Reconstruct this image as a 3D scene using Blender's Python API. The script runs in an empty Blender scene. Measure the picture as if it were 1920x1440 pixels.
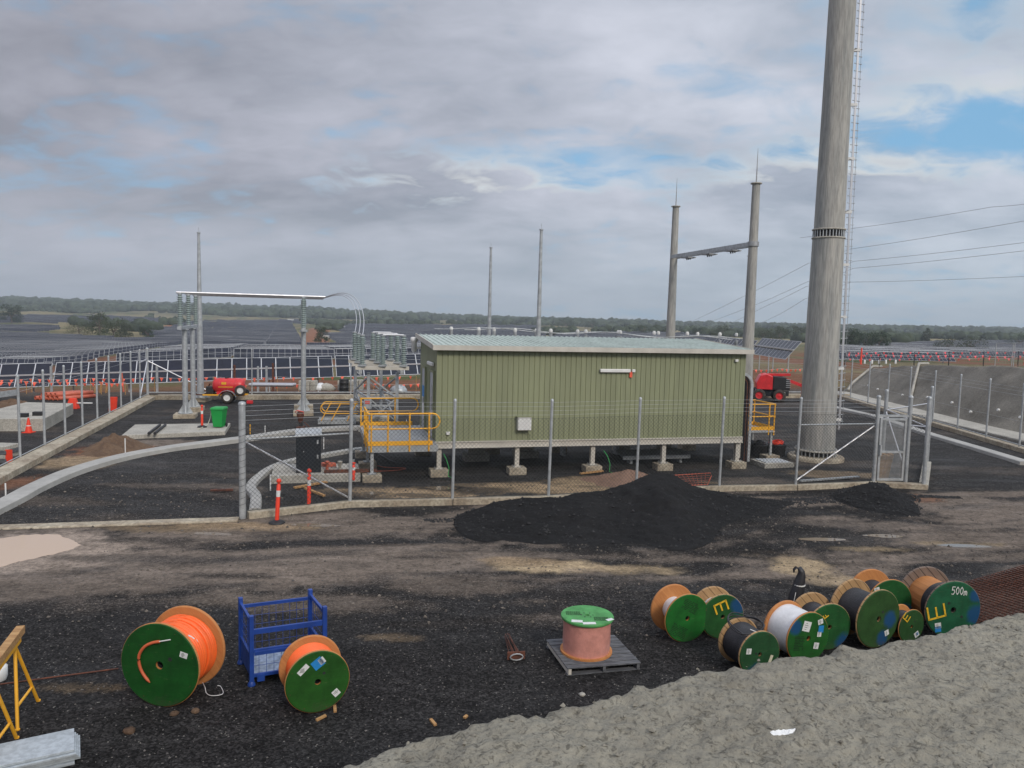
import bpy, math, random
import numpy as np
from mathutils import Vector, Matrix
random.seed(7); rng = np.random.default_rng(7)
scene = bpy.context.scene
C = scene.collection
# ------------------------------------------------------------------ camera
F_PX, PITCH, ROLL, CAM_H = 1443.0, math.radians(5.0), math.radians(1.4), 5.3
cam_d = bpy.data.cameras.new("camera"); cam = bpy.data.objects.new("camera", cam_d); C.objects.link(cam)
cam_d.sensor_fit = 'HORIZONTAL'; cam_d.sensor_width = 36.0; cam_d.lens = 36.0 * F_PX / 1920.0
cam_d.clip_start = 0.1; cam_d.clip_end = 20000
Fv = np.array([0, math.cos(PITCH), -math.sin(PITCH)]); R0 = np.array([1.0, 0, 0]); U0 = np.array([0, math.sin(PITCH), math.cos(PITCH)])
cr, sr = math.cos(ROLL), math.sin(ROLL)
Rv = cr * R0 + sr * U0; Uv = -sr * R0 + cr * U0
cam.matrix_world = Matrix(((Rv[0], Uv[0], -Fv[0], 0), (Rv[1], Uv[1], -Fv[1], 0), (Rv[2], Uv[2], -Fv[2], CAM_H), (0, 0, 0, 1)))
scene.camera = cam
# ------------------------------------------------------------------ sun and sky
SUN_EL, SUN_AZ = math.radians(34), math.radians(150)      # azimuth clockwise from +Y
sd = bpy.data.lights.new("sun", 'SUN'); sd.energy = 1.5; sd.angle = math.radians(14); sd.color = (1.0, 0.91, 0.80)
so = bpy.data.objects.new("sun", sd); C.objects.link(so)
sdir = Vector((math.sin(SUN_AZ) * math.cos(SUN_EL), math.cos(SUN_AZ) * math.cos(SUN_EL), math.sin(SUN_EL)))
so.rotation_euler = sdir.to_track_quat('Z', 'Y').to_euler(); so.location = (0, 0, 60)
scene.view_settings.view_transform = 'Standard'; scene.view_settings.look = 'None'
scene.view_settings.exposure = 0.3; scene.view_settings.gamma = 1.0
scene.view_settings.use_curve_mapping = False
w = bpy.data.worlds.new("World"); scene.world = w; w.use_nodes = True


class NT:
    def __init__(s, tree):
        s.t = tree; s.n = tree.nodes; s.l = tree.links
    def add(s, kind, **kw):
        nd = s.n.new(kind)
        for k, v in kw.items():
            if k.startswith('i_'):
                key = k[2:]; key = int(key) if key.isdigit() else key.replace('_', ' ')
                s.put(nd.inputs[key], v)
            else: setattr(nd, k, v)
        return nd
    def put(s, sock, v):
        if isinstance(v, bpy.types.NodeSocket): s.l.new(v, sock)
        elif hasattr(v, 'outputs'): s.l.new(v.outputs[0], sock)
        else:
            if sock.type == 'RGBA' and len(v) == 3: v = (*v, 1)
            sock.default_value = v
    def math(s, op, a, b=0.0, clamp=False):
        nd = s.n.new('ShaderNodeMath'); nd.operation = op; nd.use_clamp = clamp
        s.put(nd.inputs[0], a); s.put(nd.inputs[1], b); return nd.outputs[0]
    def mix(s, f, a, b, blend='MIX'):
        nd = s.n.new('ShaderNodeMix'); nd.data_type = 'RGBA'; nd.blend_type = blend
        s.put(nd.inputs[0], f); s.put(nd.inputs[6], a); s.put(nd.inputs[7], b); return nd.outputs[2]
    def ramp(s, f, stops, interp='LINEAR'):
        nd = s.n.new('ShaderNodeValToRGB'); e = nd.color_ramp.elements; nd.color_ramp.interpolation = interp
        while len(e) < len(stops): e.new(0.5)
        for k, (p, c) in enumerate(stops):
            e[k].position = p
            if isinstance(c, (int, float)): c = (c, c, c)
            e[k].color = (*c, 1)
        s.put(nd.inputs[0], f); return nd.outputs[0]
    def noise(s, vec, scale, detail=4, rough=0.55, dist=0.0):
        nd = s.n.new('ShaderNodeTexNoise'); s.put(nd.inputs['Vector'], vec)
        nd.inputs['Scale'].default_value = scale; nd.inputs['Detail'].default_value = detail
        nd.inputs['Roughness'].default_value = rough; nd.inputs['Distortion'].default_value = dist
        return nd.outputs[0]
    def vmap(s, vec, scale=(1, 1, 1), loc=(0, 0, 0), rot=(0, 0, 0)):
        nd = s.n.new('ShaderNodeMapping'); s.put(nd.inputs['Vector'], vec)
        nd.inputs['Scale'].default_value = scale; nd.inputs['Location'].default_value = loc; nd.inputs['Rotation'].default_value = rot
        return nd.outputs[0]
    def gauss(s, x, y, cx, cy, rx, ry):
        a = s.math('DIVIDE', s.math('SUBTRACT', x, cx), rx); b = s.math('DIVIDE', s.math('SUBTRACT', y, cy), ry)
        q = s.math('ADD', s.math('MULTIPLY', a, a), s.math('MULTIPLY', b, b))
        return s.math('POWER', 2.718, s.math('MULTIPLY', q, -1.0))


def build_sky():
    w.node_tree.nodes.clear(); T = NT(w.node_tree)
    out = T.add('ShaderNodeOutputWorld'); bg = T.add('ShaderNodeBackground'); bg.inputs[1].default_value = 0.1
    T.l.new(bg.outputs[0], out.inputs[0])
    sky = T.add('ShaderNodeTexSky'); sky.sky_type = 'NISHITA'; sky.sun_disc = False
    sky.sun_elevation = SUN_EL; sky.sun_rotation = SUN_AZ; sky.air_density = 1.0; sky.dust_density = 1.0; sky.ozone_density = 2.0
    tc = T.add('ShaderNodeTexCoord'); sp = T.add('ShaderNodeSeparateXYZ'); T.l.new(tc.outputs['Generated'], sp.inputs[0])
    X, Y, Z = sp.outputs
    den = T.math('ADD', T.math('MAXIMUM', Z, 0.0), 0.27)
    cb = T.add('ShaderNodeCombineXYZ'); T.put(cb.inputs[0], T.math('DIVIDE', X, den)); T.put(cb.inputs[1], T.math('DIVIDE', Y, den))
    P = cb.outputs[0]
    Pm = T.vmap(P, (1.25, 1.5, 1), (3.1, 0.7, 0), (0, 0, -0.35))
    n1 = T.noise(Pm, 0.85, 8, 0.56, 0.15)
    n2 = T.noise(T.vmap(P, (1.2, 1.7, 1), (7.3, 2.2, 1), (0, 0, 0.3)), 1.25, 8, 0.52, 0.25)
    n3 = T.noise(T.vmap(P, (1.5, 2.0, 1), (1.3, 9.2, 4), (0, 0, 0.4)), 4.2, 6, 0.55, 0.4)
    az = T.math('ARCTAN2', X, Y); el = Z
    # more open sky to the upper right and a bright rift near the middle
    open_r = T.gauss(az, el, 0.60, 0.36, 0.26, 0.10)
    rift = T.gauss(az, el, 0.06, 0.188, 0.20, 0.034)
    rift2 = T.gauss(az, el, 0.54, 0.205, 0.17, 0.040)
    rift3 = T.gauss(az, el, -0.36, 0.36, 0.14, 0.05)
    opn = T.math('ADD', T.math('ADD', T.math('MULTIPLY', open_r, 0.17), T.math('MULTIPLY', rift, 0.24)), T.math('ADD', T.math('MULTIPLY', rift2, 0.26), T.math('MULTIPLY', rift3, 0.12)))
    nn = T.math('ADD', T.math('MULTIPLY', n1, 0.5), T.math('MULTIPLY', n3, 0.5))
    cov = T.math('SUBTRACT', T.math('ADD', nn, 0.235), opn)
    cover = T.ramp(cov, [(0.42, 0.0), (0.55, 0.5), (0.70, 1.0)], 'EASE')
    # cloud body colour, mauve grey on the left and cooler grey on the right
    side = T.math('ADD', T.math('MULTIPLY', az, 0.85), 0.45, True)
    dark = T.mix(side, (2.4, 2.5, 2.95), (2.6, 3.15, 3.95))
    light = T.mix(side, (4.5, 4.55, 5.3), (5.9, 6.3, 7.1))
    body = T.ramp(T.math('ADD', T.math('MULTIPLY', n2, 0.76), T.math('MULTIPLY', n3, 0.24)), [(0.34, 0.0), (0.66, 1.0)])
    left_dark = T.gauss(az, el, -0.40, 0.17, 0.40, 0.09)
    body2 = T.math('SUBTRACT', body, T.math('MULTIPLY', left_dark, 0.25), True)
    cloud = T.mix(body2, dark, light)
    # thin lit edges of the cloud round the rifts
    glow = T.math('ADD', T.math('ADD', T.gauss(az, el, -0.05, 0.165, 0.17, 0.035), T.gauss(az, el, 0.36, 0.165, 0.14, 0.045)), T.math('ADD', T.gauss(az, el, 0.53, 0.225, 0.14, 0.05), T.math('MULTIPLY', open_r, 0.4)))
    edge = T.math('MULTIPLY', T.ramp(cov, [(0.50, 0.0), (0.585, 1.0), (0.68, 0.0)]), T.math('MULTIPLY', glow, 1.25), True)
    cloud = T.mix(T.math('MULTIPLY', edge, 0.85), cloud, (7.6, 6.9, 6.0))
    # pale band near the horizon
    hz = T.ramp(el, [(0.0, 1.0), (0.16, 0.0)])
    hcol = T.mix(side, (3.4, 3.8, 4.3), (3.5, 4.4, 5.0))
    cloud = T.mix(T.math('MULTIPLY', hz, 0.75), cloud, hcol)
    blue = T.mix(0.75, T.mix(1.0, sky.outputs[0], (1.0, 1.0, 1.0), 'MULTIPLY'), (1.8, 4.0, 6.2))
    col = T.mix(cover, blue, cloud)
    # an overcast sky is brighter overhead than near the horizon
    up = T.ramp(el, [(0.42, 0.0), (0.85, 1.0)])
    col = T.mix(1.0, col, T.mix(up, (1, 1, 1), (2.1, 2.1, 2.05)), 'MULTIPLY')
    T.put(bg.inputs[0], col)
build_sky()
scene.cycles.max_bounces = 6; scene.cycles.transparent_max_bounces = 8; scene.cycles.volume_bounces = 0


# ------------------------------------------------------------------ pixel of the survey photo -> point in the place
def ray(px, py):
    u = (px - 960) / F_PX; v = (720 - py) / F_PX
    return Fv + (u * cr - v * sr) * R0 + (u * sr + v * cr) * U0
def G(px, py, z=0.0):
    d = ray(px, py); t = (z - CAM_H) / d[2]; return Vector((d[0] * t, d[1] * t, z))
def A(px, py, Y):
    d = ray(px, py); t = Y / d[1]; return Vector((d[0] * t, Y, CAM_H + d[2] * t))
def proj(x, y, z):
    z = z - CAM_H
    f = y * Fv[1] + z * Fv[2]; a = x * Rv[0] + z * Rv[2] + y * Rv[1]; b = x * Uv[0] + y * Uv[1] + z * Uv[2]
    return 960 + F_PX * a / f, 720 - F_PX * b / f
E1 = Vector((math.cos(math.radians(14.4)), math.sin(math.radians(14.4)), 0)); E2 = Vector((-E1.y, E1.x, 0)); EZ = Vector((0, 0, 1))

# ------------------------------------------------------------------ noise in numpy
def _h(ix, iy, s):
    n = (ix.astype(np.int64) * 374761393 + iy.astype(np.int64) * 668265263 + s * 1442695) & 0x7fffffff
    n = ((n ^ (n >> 13)) * 1274126177) & 0x7fffffff
    return ((n ^ (n >> 16)) & 0xffff) / 65535.0
def vnoise(x, y, s=0):
    x = np.asarray(x, float); y = np.asarray(y, float)
    ix = np.floor(x); iy = np.floor(y); fx = x - ix; fy = y - iy; fx = fx * fx * (3 - 2 * fx); fy = fy * fy * (3 - 2 * fy)
    a = _h(ix, iy, s); b = _h(ix + 1, iy, s); c = _h(ix, iy + 1, s); d = _h(ix + 1, iy + 1, s)
    return (a * (1 - fx) + b * fx) * (1 - fy) + (c * (1 - fx) + d * fx) * fy
def fbm(x, y, s=0, o=4):
    t = 0; amp = 0.5
    for k in range(o): t = t + amp * vnoise(np.asarray(x) * 2 ** k, np.asarray(y) * 2 ** k, s + k * 17); amp *= 0.5
    return t
def sm(a, b, x):
    t = np.clip((x - a) / (b - a), 0, 1); return t * t * (3 - 2 * t)

# ------------------------------------------------------------------ materials
MATS = {}
def mat(name, col, rough=0.6, metal=0.0, var=0.15, scale=3.0, bump=0.0, bscale=40.0, col2=None, stretch=(1, 1, 1), spec=0.5, coord='Object', fine=0.0, fscale=120.0, coat=0.0):
    if name in MATS: return MATS[name]
    m = bpy.data.materials.new(name); m.use_nodes = True; T = NT(m.node_tree); T.n.clear()
    out = T.add('ShaderNodeOutputMaterial'); b = T.add('ShaderNodeBsdfPrincipled'); T.l.new(b.outputs[0], out.inputs[0])
    tc = T.add('ShaderNodeTexCoord'); v = T.vmap(tc.outputs[coord], stretch)
    n = T.noise(v, scale, 6, 0.6)
    c2 = col2 if col2 else tuple(c * (1 - var) for c in col)
    c1 = tuple(min(1, c * (1 + var)) for c in col) if not col2 else col
    c = T.mix(T.ramp(n, [(0.35, 0.0), (0.65, 1.0)]), c1, c2)
    if fine:
        nf = T.noise(v, fscale, 3, 0.6)
        c = T.mix(fine, c, T.ramp(nf, [(0.4, 0.0), (0.6, 1.0)]), 'OVERLAY')
    T.put(b.inputs['Base Color'], c); b.inputs['Metallic'].default_value = metal
    T.put(b.inputs['Roughness'], T.math('ADD', T.math('MULTIPLY', n, 0.25), rough - 0.12, True))
    b.inputs['Specular IOR Level'].default_value = spec; b.inputs['Coat Weight'].default_value = coat
    if bump:
        bp = T.add('ShaderNodeBump'); bp.inputs['Strength'].default_value = bump; bp.inputs['Distance'].default_value = 0.02
        T.put(bp.inputs['Height'], T.noise(v, bscale, 5, 0.6)); T.l.new(bp.outputs[0], b.inputs['Normal'])
    MATS[name] = m; return m
GALV = mat('galvanised_steel', (0.42, 0.44, 0.45), 0.45, 0.35, 0.18, 6, fine=0.10, fscale=60)
GALVD = mat('dull_galvanised_wire', (0.34, 0.35, 0.36), 0.55, 0.3, 0.15, 4)
LINKM = mat('weathered_chain_link_wire', (0.055, 0.06, 0.06), 0.6, 0.1, 0.15, 4)
ALU = mat('aluminium_tube', (0.62, 0.62, 0.64), 0.35, 0.6, 0.08, 3)
CONC = mat('pale_concrete', (0.37, 0.35, 0.305), 0.85, 0, 0.16, 1.3, 0.35, 45, fine=0.18, fscale=18)
CONCY = mat('stained_concrete', (0.43, 0.38, 0.29), 0.85, 0, 0.22, 1.6, 0.35, 35, fine=0.2, fscale=12, col2=(0.27, 0.22, 0.16))
KERB = mat('fresh_concrete', (0.37, 0.36, 0.335), 0.8, 0, 0.10, 0.8, 0.2, 60, fine=0.05, fscale=5)
POLEC = mat('spun_concrete_pole', (0.40, 0.385, 0.35), 0.8, 0, 0.28, 1.3, 0.15, 60, col2=(0.255, 0.26, 0.25), stretch=(2.6, 2.6, 0.22), fine=0.14, fscale=8)
YEL = mat('yellow_paint', (0.80, 0.40, 0.03), 0.45, 0, 0.08, 4)
GREENW = mat('green_cladding', (0.235, 0.252, 0.150), 0.5, 0, 0.07, 0.9, fine=0.05, fscale=3.5, stretch=(1.6, 1.6, .16))
ROOFG = mat('pale_green_roofing', (0.50, 0.57, 0.51), 0.42, 0.15, 0.12, 1.5, fine=0.06, fscale=4)
CREAM = mat('cream_steel', (0.52, 0.49, 0.43), 0.55, 0, 0.10, 2)
WHITE = mat('white_plastic', (0.72, 0.72, 0.70), 0.5, 0, 0.05, 4)
DOORG = mat('grey_door_paint', (0.42, 0.44, 0.46), 0.5, 0, 0.05, 2)
BLACK = mat('black_rubber', (0.018, 0.018, 0.02), 0.55, 0, 0.2, 8)
NAVY = mat('dark_cabinet_paint', (0.012, 0.016, 0.022), 0.45, 0, 0.2, 3)
RED = mat('red_paint', (0.62, 0.03, 0.035), 0.4, 0, 0.12, 3, fine=0.05, fscale=9)
REDO = mat('red_orange_plastic', (0.75, 0.05, 0.02), 0.5, 0, 0.12, 3)
ORG = mat('orange_flag_plastic', (0.85, 0.13, 0.07), 0.6, 0, 0.15, 4)
PIPEO = mat('orange_pipe_plastic', (0.50, 0.12, 0.07), 0.5, 0, 0.2, 3)
RUST = mat('rusty_steel', (0.16, 0.055, 0.03), 0.85, 0, 0.3, 9, 0.3, 60, col2=(0.06, 0.028, 0.022))
BLUE = mat('blue_paint', (0.015, 0.055, 0.27), 0.4, 0, 0.2, 5, fine=0.08, fscale=20)
BING = mat('green_bin_plastic', (0.01, 0.29, 0.055), 0.45, 0, 0.08, 3)
INSUL = mat('grey_green_porcelain', (0.27, 0.33, 0.32), 0.3, 0, 0.08, 3)
WHCAB = mat('white_wrapped_cable', (0.70, 0.70, 0.71), 0.35, 0, 0.10, 5, 0.25, 30)
BLCAB = mat('black_cable', (0.022, 0.022, 0.026), 0.45, 0, 0.25, 8)
ORCAB = mat('orange_cable', (0.90, 0.15, 0.03), 0.42, 0, 0.08, 5)
PINKW = mat('film_wrapped_orange_cable', (0.60, 0.27, 0.22), 0.3, 0, 0.15, 6, 0.4, 14, coat=0.4)
STICKW = mat('white_paper_label', (0.68, 0.69, 0.68), 0.6, 0, 0.08, 30)
STICKB = mat('blue_paper_label', (0.02, 0.22, 0.55), 0.5, 0, 0.1, 20)
INK = mat('black_stencil_ink', (0.006, 0.02, 0.008), 0.8, 0, 0.2, 20)
YMARK = mat('yellow_marker_paint', (0.72, 0.44, 0.02), 0.7, 0, 0.2, 15)
WMARK = mat('white_marker_paint', (0.75, 0.75, 0.72), 0.7, 0, 0.1, 15)
GREYW = mat('weathered_grey_timber', (0.15, 0.155, 0.165), 0.85, 0, 0.3, 3, 0.4, 30, col2=(0.06, 0.062, 0.07), stretch=(1.5, 12, 12))
PLANKG = mat('zinc_grey_board', (0.40, 0.44, 0.47), 0.55, 0.15, 0.1, 2.2, fine=0.12, fscale=14)
TIMB = mat('pale_sawn_timber', (0.52, 0.31, 0.13), 0.75, 0, 0.2, 2, 0.3, 30, col2=(0.33, 0.17, 0.065), stretch=(2, 14, 14))
PANEL = mat('solar_glass', (0.012, 0.014, 0.026), 0.22, 0, 0.2, 2, spec=0.4)
PANELF = mat('dusty_solar_glass', (0.022, 0.025, 0.040), 0.45, 0, 0.3, .3, spec=0.18)
PFRAMEF = mat('dull_panel_frame', (0.36, 0.37, 0.38), 0.6, 0.2, 0.05, 2)
PFRAME = mat('panel_frame_aluminium', (0.55, 0.56, 0.58), 0.5, 0.3, 0.05, 2)
TYRE = mat('dusty_tyre', (0.05, 0.043, 0.038), 0.85, 0, 0.3, 8)
BARK = mat('grey_bark', (0.12, 0.09, 0.07), 0.9, 0, 0.3, 3)
LEAF = [mat('leaf_%s' % n, c, 0.7, 0, 0.35, 1.1, spec=0.15) for n, c in (('olive', (0.055, 0.068, 0.030)), ('dark', (0.032, 0.05, 0.026)), ('grey', (0.070, 0.082, 0.050)))]
WOODM = mat('distant_wood_foliage', (0.058, 0.072, 0.045), 0.9, 0, 0.45, 0.03, spec=0.05, coord='Object')

def wood_mat(name, c1, c2, seams=0.0):
    if name in MATS: return MATS[name]
    m = bpy.data.materials.new(name); m.use_nodes = True; T = NT(m.node_tree); T.n.clear()
    out = T.add('ShaderNodeOutputMaterial'); b = T.add('ShaderNodeBsdfPrincipled'); T.l.new(b.outputs[0], out.inputs[0])
    tc = T.add('ShaderNodeTexCoord'); v = T.vmap(tc.outputs['Object'], (1, 1, 1), (0.3, 0, 0.1), (0, 0.75, 0))
    n = T.noise(T.vmap(v, (5, 1, 1)), 1.6, 5, .6, 1.2); n2 = T.noise(T.vmap(v, (34, 1, 2.2)), 3, 5)
    f = T.math('ADD', T.math('MULTIPLY', n, 0.65), T.math('MULTIPLY', n2, 0.5))
    c = T.mix(T.ramp(f, [(0.3, 0.0), (0.85, 1.0)]), c1, c2)
    if seams:
        sx = T.add('ShaderNodeSeparateXYZ'); T.put(sx.inputs[0], v)
        fr = T.math('FRACT', T.math('MULTIPLY', sx.outputs[0], 1 / 0.115)); ln = T.math('LESS_THAN', T.math('ABSOLUTE', T.math('SUBTRACT', fr, 0.5)), 0.07)
        c = T.mix(T.math('MULTIPLY', ln, seams), c, tuple(k * 0.18 for k in c2))
    T.put(b.inputs['Base Color'], c); b.inputs['Roughness'].default_value = 0.7
    bp = T.add('ShaderNodeBump'); bp.inputs['Strength'].default_value = 0.3; bp.inputs['Distance'].default_value = 0.01
    T.put(bp.inputs['Height'], f); T.l.new(bp.outputs[0], b.inputs['Normal'])
    MATS[name] = m; return m
WOODO = wood_mat('orange_plywood', (0.60, 0.27, 0.085), (0.36, 0.13, 0.04))
WOODP = wood_mat('pale_pine_boards', (0.50, 0.33, 0.16), (0.28, 0.15, 0.065), 0.6)
WOODG = wood_mat('grey_weathered_boards', (0.24, 0.18, 0.14), (0.11, 0.07, 0.055), 0.8)

def paint_mat(name, base, blobs=()):
    m = bpy.data.materials.new(name); m.use_nodes = True; T = NT(m.node_tree); T.n.clear()
    out = T.add('ShaderNodeOutputMaterial'); b = T.add('ShaderNodeBsdfPrincipled'); T.l.new(b.outputs[0], out.inputs[0])
    tc = T.add('ShaderNodeTexCoord'); sp = T.add('ShaderNodeSeparateXYZ'); T.l.new(tc.outputs['Object'], sp.inputs[0])
    n = T.noise(tc.outputs['Object'], 4, 6, 0.65); n2 = T.noise(T.vmap(tc.outputs['Object'], (3, 1, 22), (0, 0, 0), (0, 0.5, 0)), 3, 5, 0.6)
    c = T.mix(T.ramp(n, [(0.35, 0.0), (0.7, 1.0)]), base, tuple(k * 0.5 for k in base))
    c = T.mix(T.math('MULTIPLY', T.ramp(n2, [(0.55, 0.0), (0.75, 1.0)]), 0.45), c, (base[0] * 0.3, base[1] * 0.35, base[2] * 0.3))
    nw = T.noise(tc.outputs['Object'], 60, 4, 0.7)
    c = T.mix(T.ramp(nw, [(0.70, 0.0), (0.74, 0.8)]), c, (0.33, 0.33, 0.2))
    for (bx, bz, r) in blobs:
        g = T.gauss(sp.outputs[0], sp.outputs[2], bx, bz, r, r)
        g = T.math('ADD', T.math('MULTIPLY', T.noise(tc.outputs['Object'], 9, 4), 0.5), g)
        c = T.mix(T.ramp(g, [(0.62, 0.0), (0.95, 0.9)]), c, (0.008, 0.06, 0.17))
    dz_ = T.math('ADD', T.math('MULTIPLY', sp.outputs[2], -2.2), T.math('MULTIPLY', T.noise(tc.outputs['Object'], 7, 6, .7), 1.5))
    c = T.mix(T.math('MULTIPLY', T.ramp(dz_, [(.42, 0.0), (.95, 1.0)]), .55), c, (.075, .062, .048))
    sc_ = T.noise(T.vmap(tc.outputs['Object'], (1, 1, 9), (2, 0, 1), (0, .9, 0)), 5, 7, .75)
    c = T.mix(T.math('MULTIPLY', T.ramp(sc_, [(.60, 0.0), (.70, 1.0)]), .5), c, (.16, .17, .09))
    T.put(b.inputs['Base Color'], c); b.inputs['Roughness'].default_value = 0.6; b.inputs['Specular IOR Level'].default_value = 0.3
    bp = T.add('ShaderNodeBump'); bp.inputs['Strength'].default_value = 0.25; bp.inputs['Distance'].default_value = 0.008
    T.put(bp.inputs['Height'], T.math('ADD', n2, n)); T.l.new(bp.outputs[0], b.inputs['Normal'])
    return m

# ------------------------------------------------------------------ mesh building
ROOT = {}; SCAT = {}
def tag(o, label=None, cat=None, group=None, kind=None):
    if label: o['label'] = label
    if cat: o['category'] = cat
    if group: o['group'] = group
    if kind: o['kind'] = kind
    return o
def thing(name, label, cat, loc=(0, 0, 0), rz=0.0, group=None, kind=None):
    o = bpy.data.objects.new(name, None); C.objects.link(o); o.empty_display_size = 0.3
    o.location = loc; o.rotation_euler = (0, 0, rz); ROOT[o.name] = Vector(loc)
    return tag(o, label, cat, group, kind)
def copy_thing(root, loc, rz=None, label=None, group=None):
    def rec(o, par):
        c = o.copy(); C.objects.link(c); c.parent = par
        for ch in list(o.children): rec(ch, c)
        return c
    c = rec(root, None); c.location = loc
    if rz is not None: c.rotation_euler = (0, 0, rz)
    if label: c['label'] = label
    if group: c['group'] = group
    return c

class MB:
    def __init__(s): s.v = []; s.f = []; s.m = []; s.sm = []; s.cur = 0
    def add(s, vs, fs, smooth=False):
        o = len(s.v); s.v.extend([tuple(v) for v in vs])
        for f in fs: s.f.append([o + i for i in f]); s.m.append(s.cur); s.sm.append(smooth)
        return s
    def obox(s, c, ax, ay, az):   # centre and three half vectors
        c = Vector(c); ax = Vector(ax); ay = Vector(ay); az = Vector(az)
        vs = [c + a * ax + b * ay + d * az for d in (-1, 1) for b in (-1, 1) for a in (-1, 1)]
        fs = [(0, 2, 3, 1), (4, 5, 7, 6), (0, 1, 5, 4), (2, 6, 7, 3), (0, 4, 6, 2), (1, 3, 7, 5)]
        if ax.cross(ay).dot(az) < 0: fs = [f[::-1] for f in fs]
        return s.add(vs, fs)
    def box(s, x0, x1, y0, y1, z0, z1):
        return s.obox(((x0 + x1) / 2, (y0 + y1) / 2, (z0 + z1) / 2), ((x1 - x0) / 2, 0, 0), (0, (y1 - y0) / 2, 0), (0, 0, (z1 - z0) / 2))
    def fbox(s, o, ex, ey, x0, x1, y0, y1, z0, z1):   # box in a frame at o
        o = Vector(o)
        return s.obox(o + ex * (x0 + x1) / 2 + ey * (y0 + y1) / 2 + EZ * (z0 + z1) / 2, ex * (x1 - x0) / 2, ey * (y1 - y0) / 2, EZ * (z1 - z0) / 2)
    def bar(s, a, b, wd, h=None, up=EZ):
        a = Vector(a); b = Vector(b); d = b - a; h = h or wd
        side = d.cross(Vector(up))
        if side.length < 1e-6: side = d.cross(Vector((0, 1, 0)))
        side.normalize(); u = side.cross(d).normalized()
        return s.obox((a + b) / 2, d / 2, side * wd / 2, u * h / 2)
    def tube(s, pts, r, n=8, closed=False, cap=True, smooth=True):
        pts = [Vector(p) for p in pts]; N = len(pts); rr = r if isinstance(r, (list, tuple)) else [r] * N
        rings = []; ref = None
        for i, p in enumerate(pts):
            if closed: d = pts[(i + 1) % N] - pts[i - 1]
            else: d = pts[min(i + 1, N - 1)] - pts[max(i - 1, 0)]
            if d.length < 1e-9: d = Vector((0, 0, 1))
            d.normalize()
            if ref is None: ref = Vector((0, 0, 1)) if abs(d.z) < 0.9 else Vector((1, 0, 0))
            a = d.cross(ref)
            if a.length < 1e-4: a = d.cross(Vector((0.3, 1, 0.2)))
            a.normalize(); b = d.cross(a).normalized(); ref = a.cross(d) if False else ref
            rings.append([p + (a * math.cos(2 * math.pi * k / n) + b * math.sin(2 * math.pi * k / n)) * rr[i] for k in range(n)])
        vs = [v for ring in rings for v in ring]; fs = []
        M = N if closed else N - 1
        for i in range(M):
            j = (i + 1) % N
            for k in range(n):
                k2 = (k + 1) % n; fs.append((i * n + k, i * n + k2, j * n + k2, j * n + k))
        s.add(vs, fs, smooth)
        if cap and not closed: s.add(rings[0], [tuple(range(n))[::-1]]); s.add(rings[-1], [tuple(range(n))])
        return s
    def lathe(s, prof, base=(0, 0, 0), axis=(0, 0, 1), n=24, smooth=True, cap0=True, cap1=True):   # prof [(radius, height)]
        base = Vector(base); ax = Vector(axis).normalized()
        t = Vector((1, 0, 0)) if abs(ax.x) < 0.9 else Vector((0, 1, 0)); a = ax.cross(t).normalized(); b = ax.cross(a)
        vs = []; fs = []
        for (r, h) in prof:
            for k in range(n):
                an = 2 * math.pi * k / n; vs.append(base + ax * h + (a * math.cos(an) + b * math.sin(an)) * r)
        for i in range(len(prof) - 1):
            for k in range(n):
                k2 = (k + 1) % n; fs.append((i * n + k, i * n + k2, (i + 1) * n + k2, (i + 1) * n + k))
        s.add(vs, fs, smooth)
        if cap0 and prof[0][0] > 1e-4: s.add(vs[:n], [tuple(range(n))[::-1]])
        if cap1 and prof[-1][0] > 1e-4: s.add(vs[-n:], [tuple(range(n))])
        return s
    def prism(s, poly, z0, z1):   # poly of (x, y)
        n = len(poly); vs = [(x, y, z0) for x, y in poly] + [(x, y, z1) for x, y in poly]
        fs = [tuple(range(n))[::-1], tuple(range(n, 2 * n))] + [(k, (k + 1) % n, n + (k + 1) % n, n + k) for k in range(n)]
        return s.add(vs, fs)
    def build(s, name, mats, parent=None, local=False, origin=None, bevel=0.0):
        me = bpy.data.meshes.new(name); off = Vector((0, 0, 0))
        if parent is not None and not local:
            q = parent
            while q.parent: q = q.parent
            off = ROOT.get(q.name, Vector((0, 0, 0)))
        if origin is not None: off = Vector(origin)
        vs = [(v[0] - off.x, v[1] - off.y, v[2] - off.z) for v in s.v]
        me.from_pydata(vs, [], s.f)
        if not isinstance(mats, (list, tuple)): mats = [mats]
        for m in mats: me.materials.append(m)
        me.polygons.foreach_set('material_index', s.m); me.polygons.foreach_set('use_smooth', s.sm); me.update()
        o = bpy.data.objects.new(name, me); C.objects.link(o)
        if parent is not None: o.parent = parent
        if origin is not None: o.location = off; ROOT[o.name] = off
        if bevel:
            bv = o.modifiers.new('bevel', 'BEVEL'); bv.width = bevel; bv.segments = 2; bv.limit_method = 'ANGLE'
        return o

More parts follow.
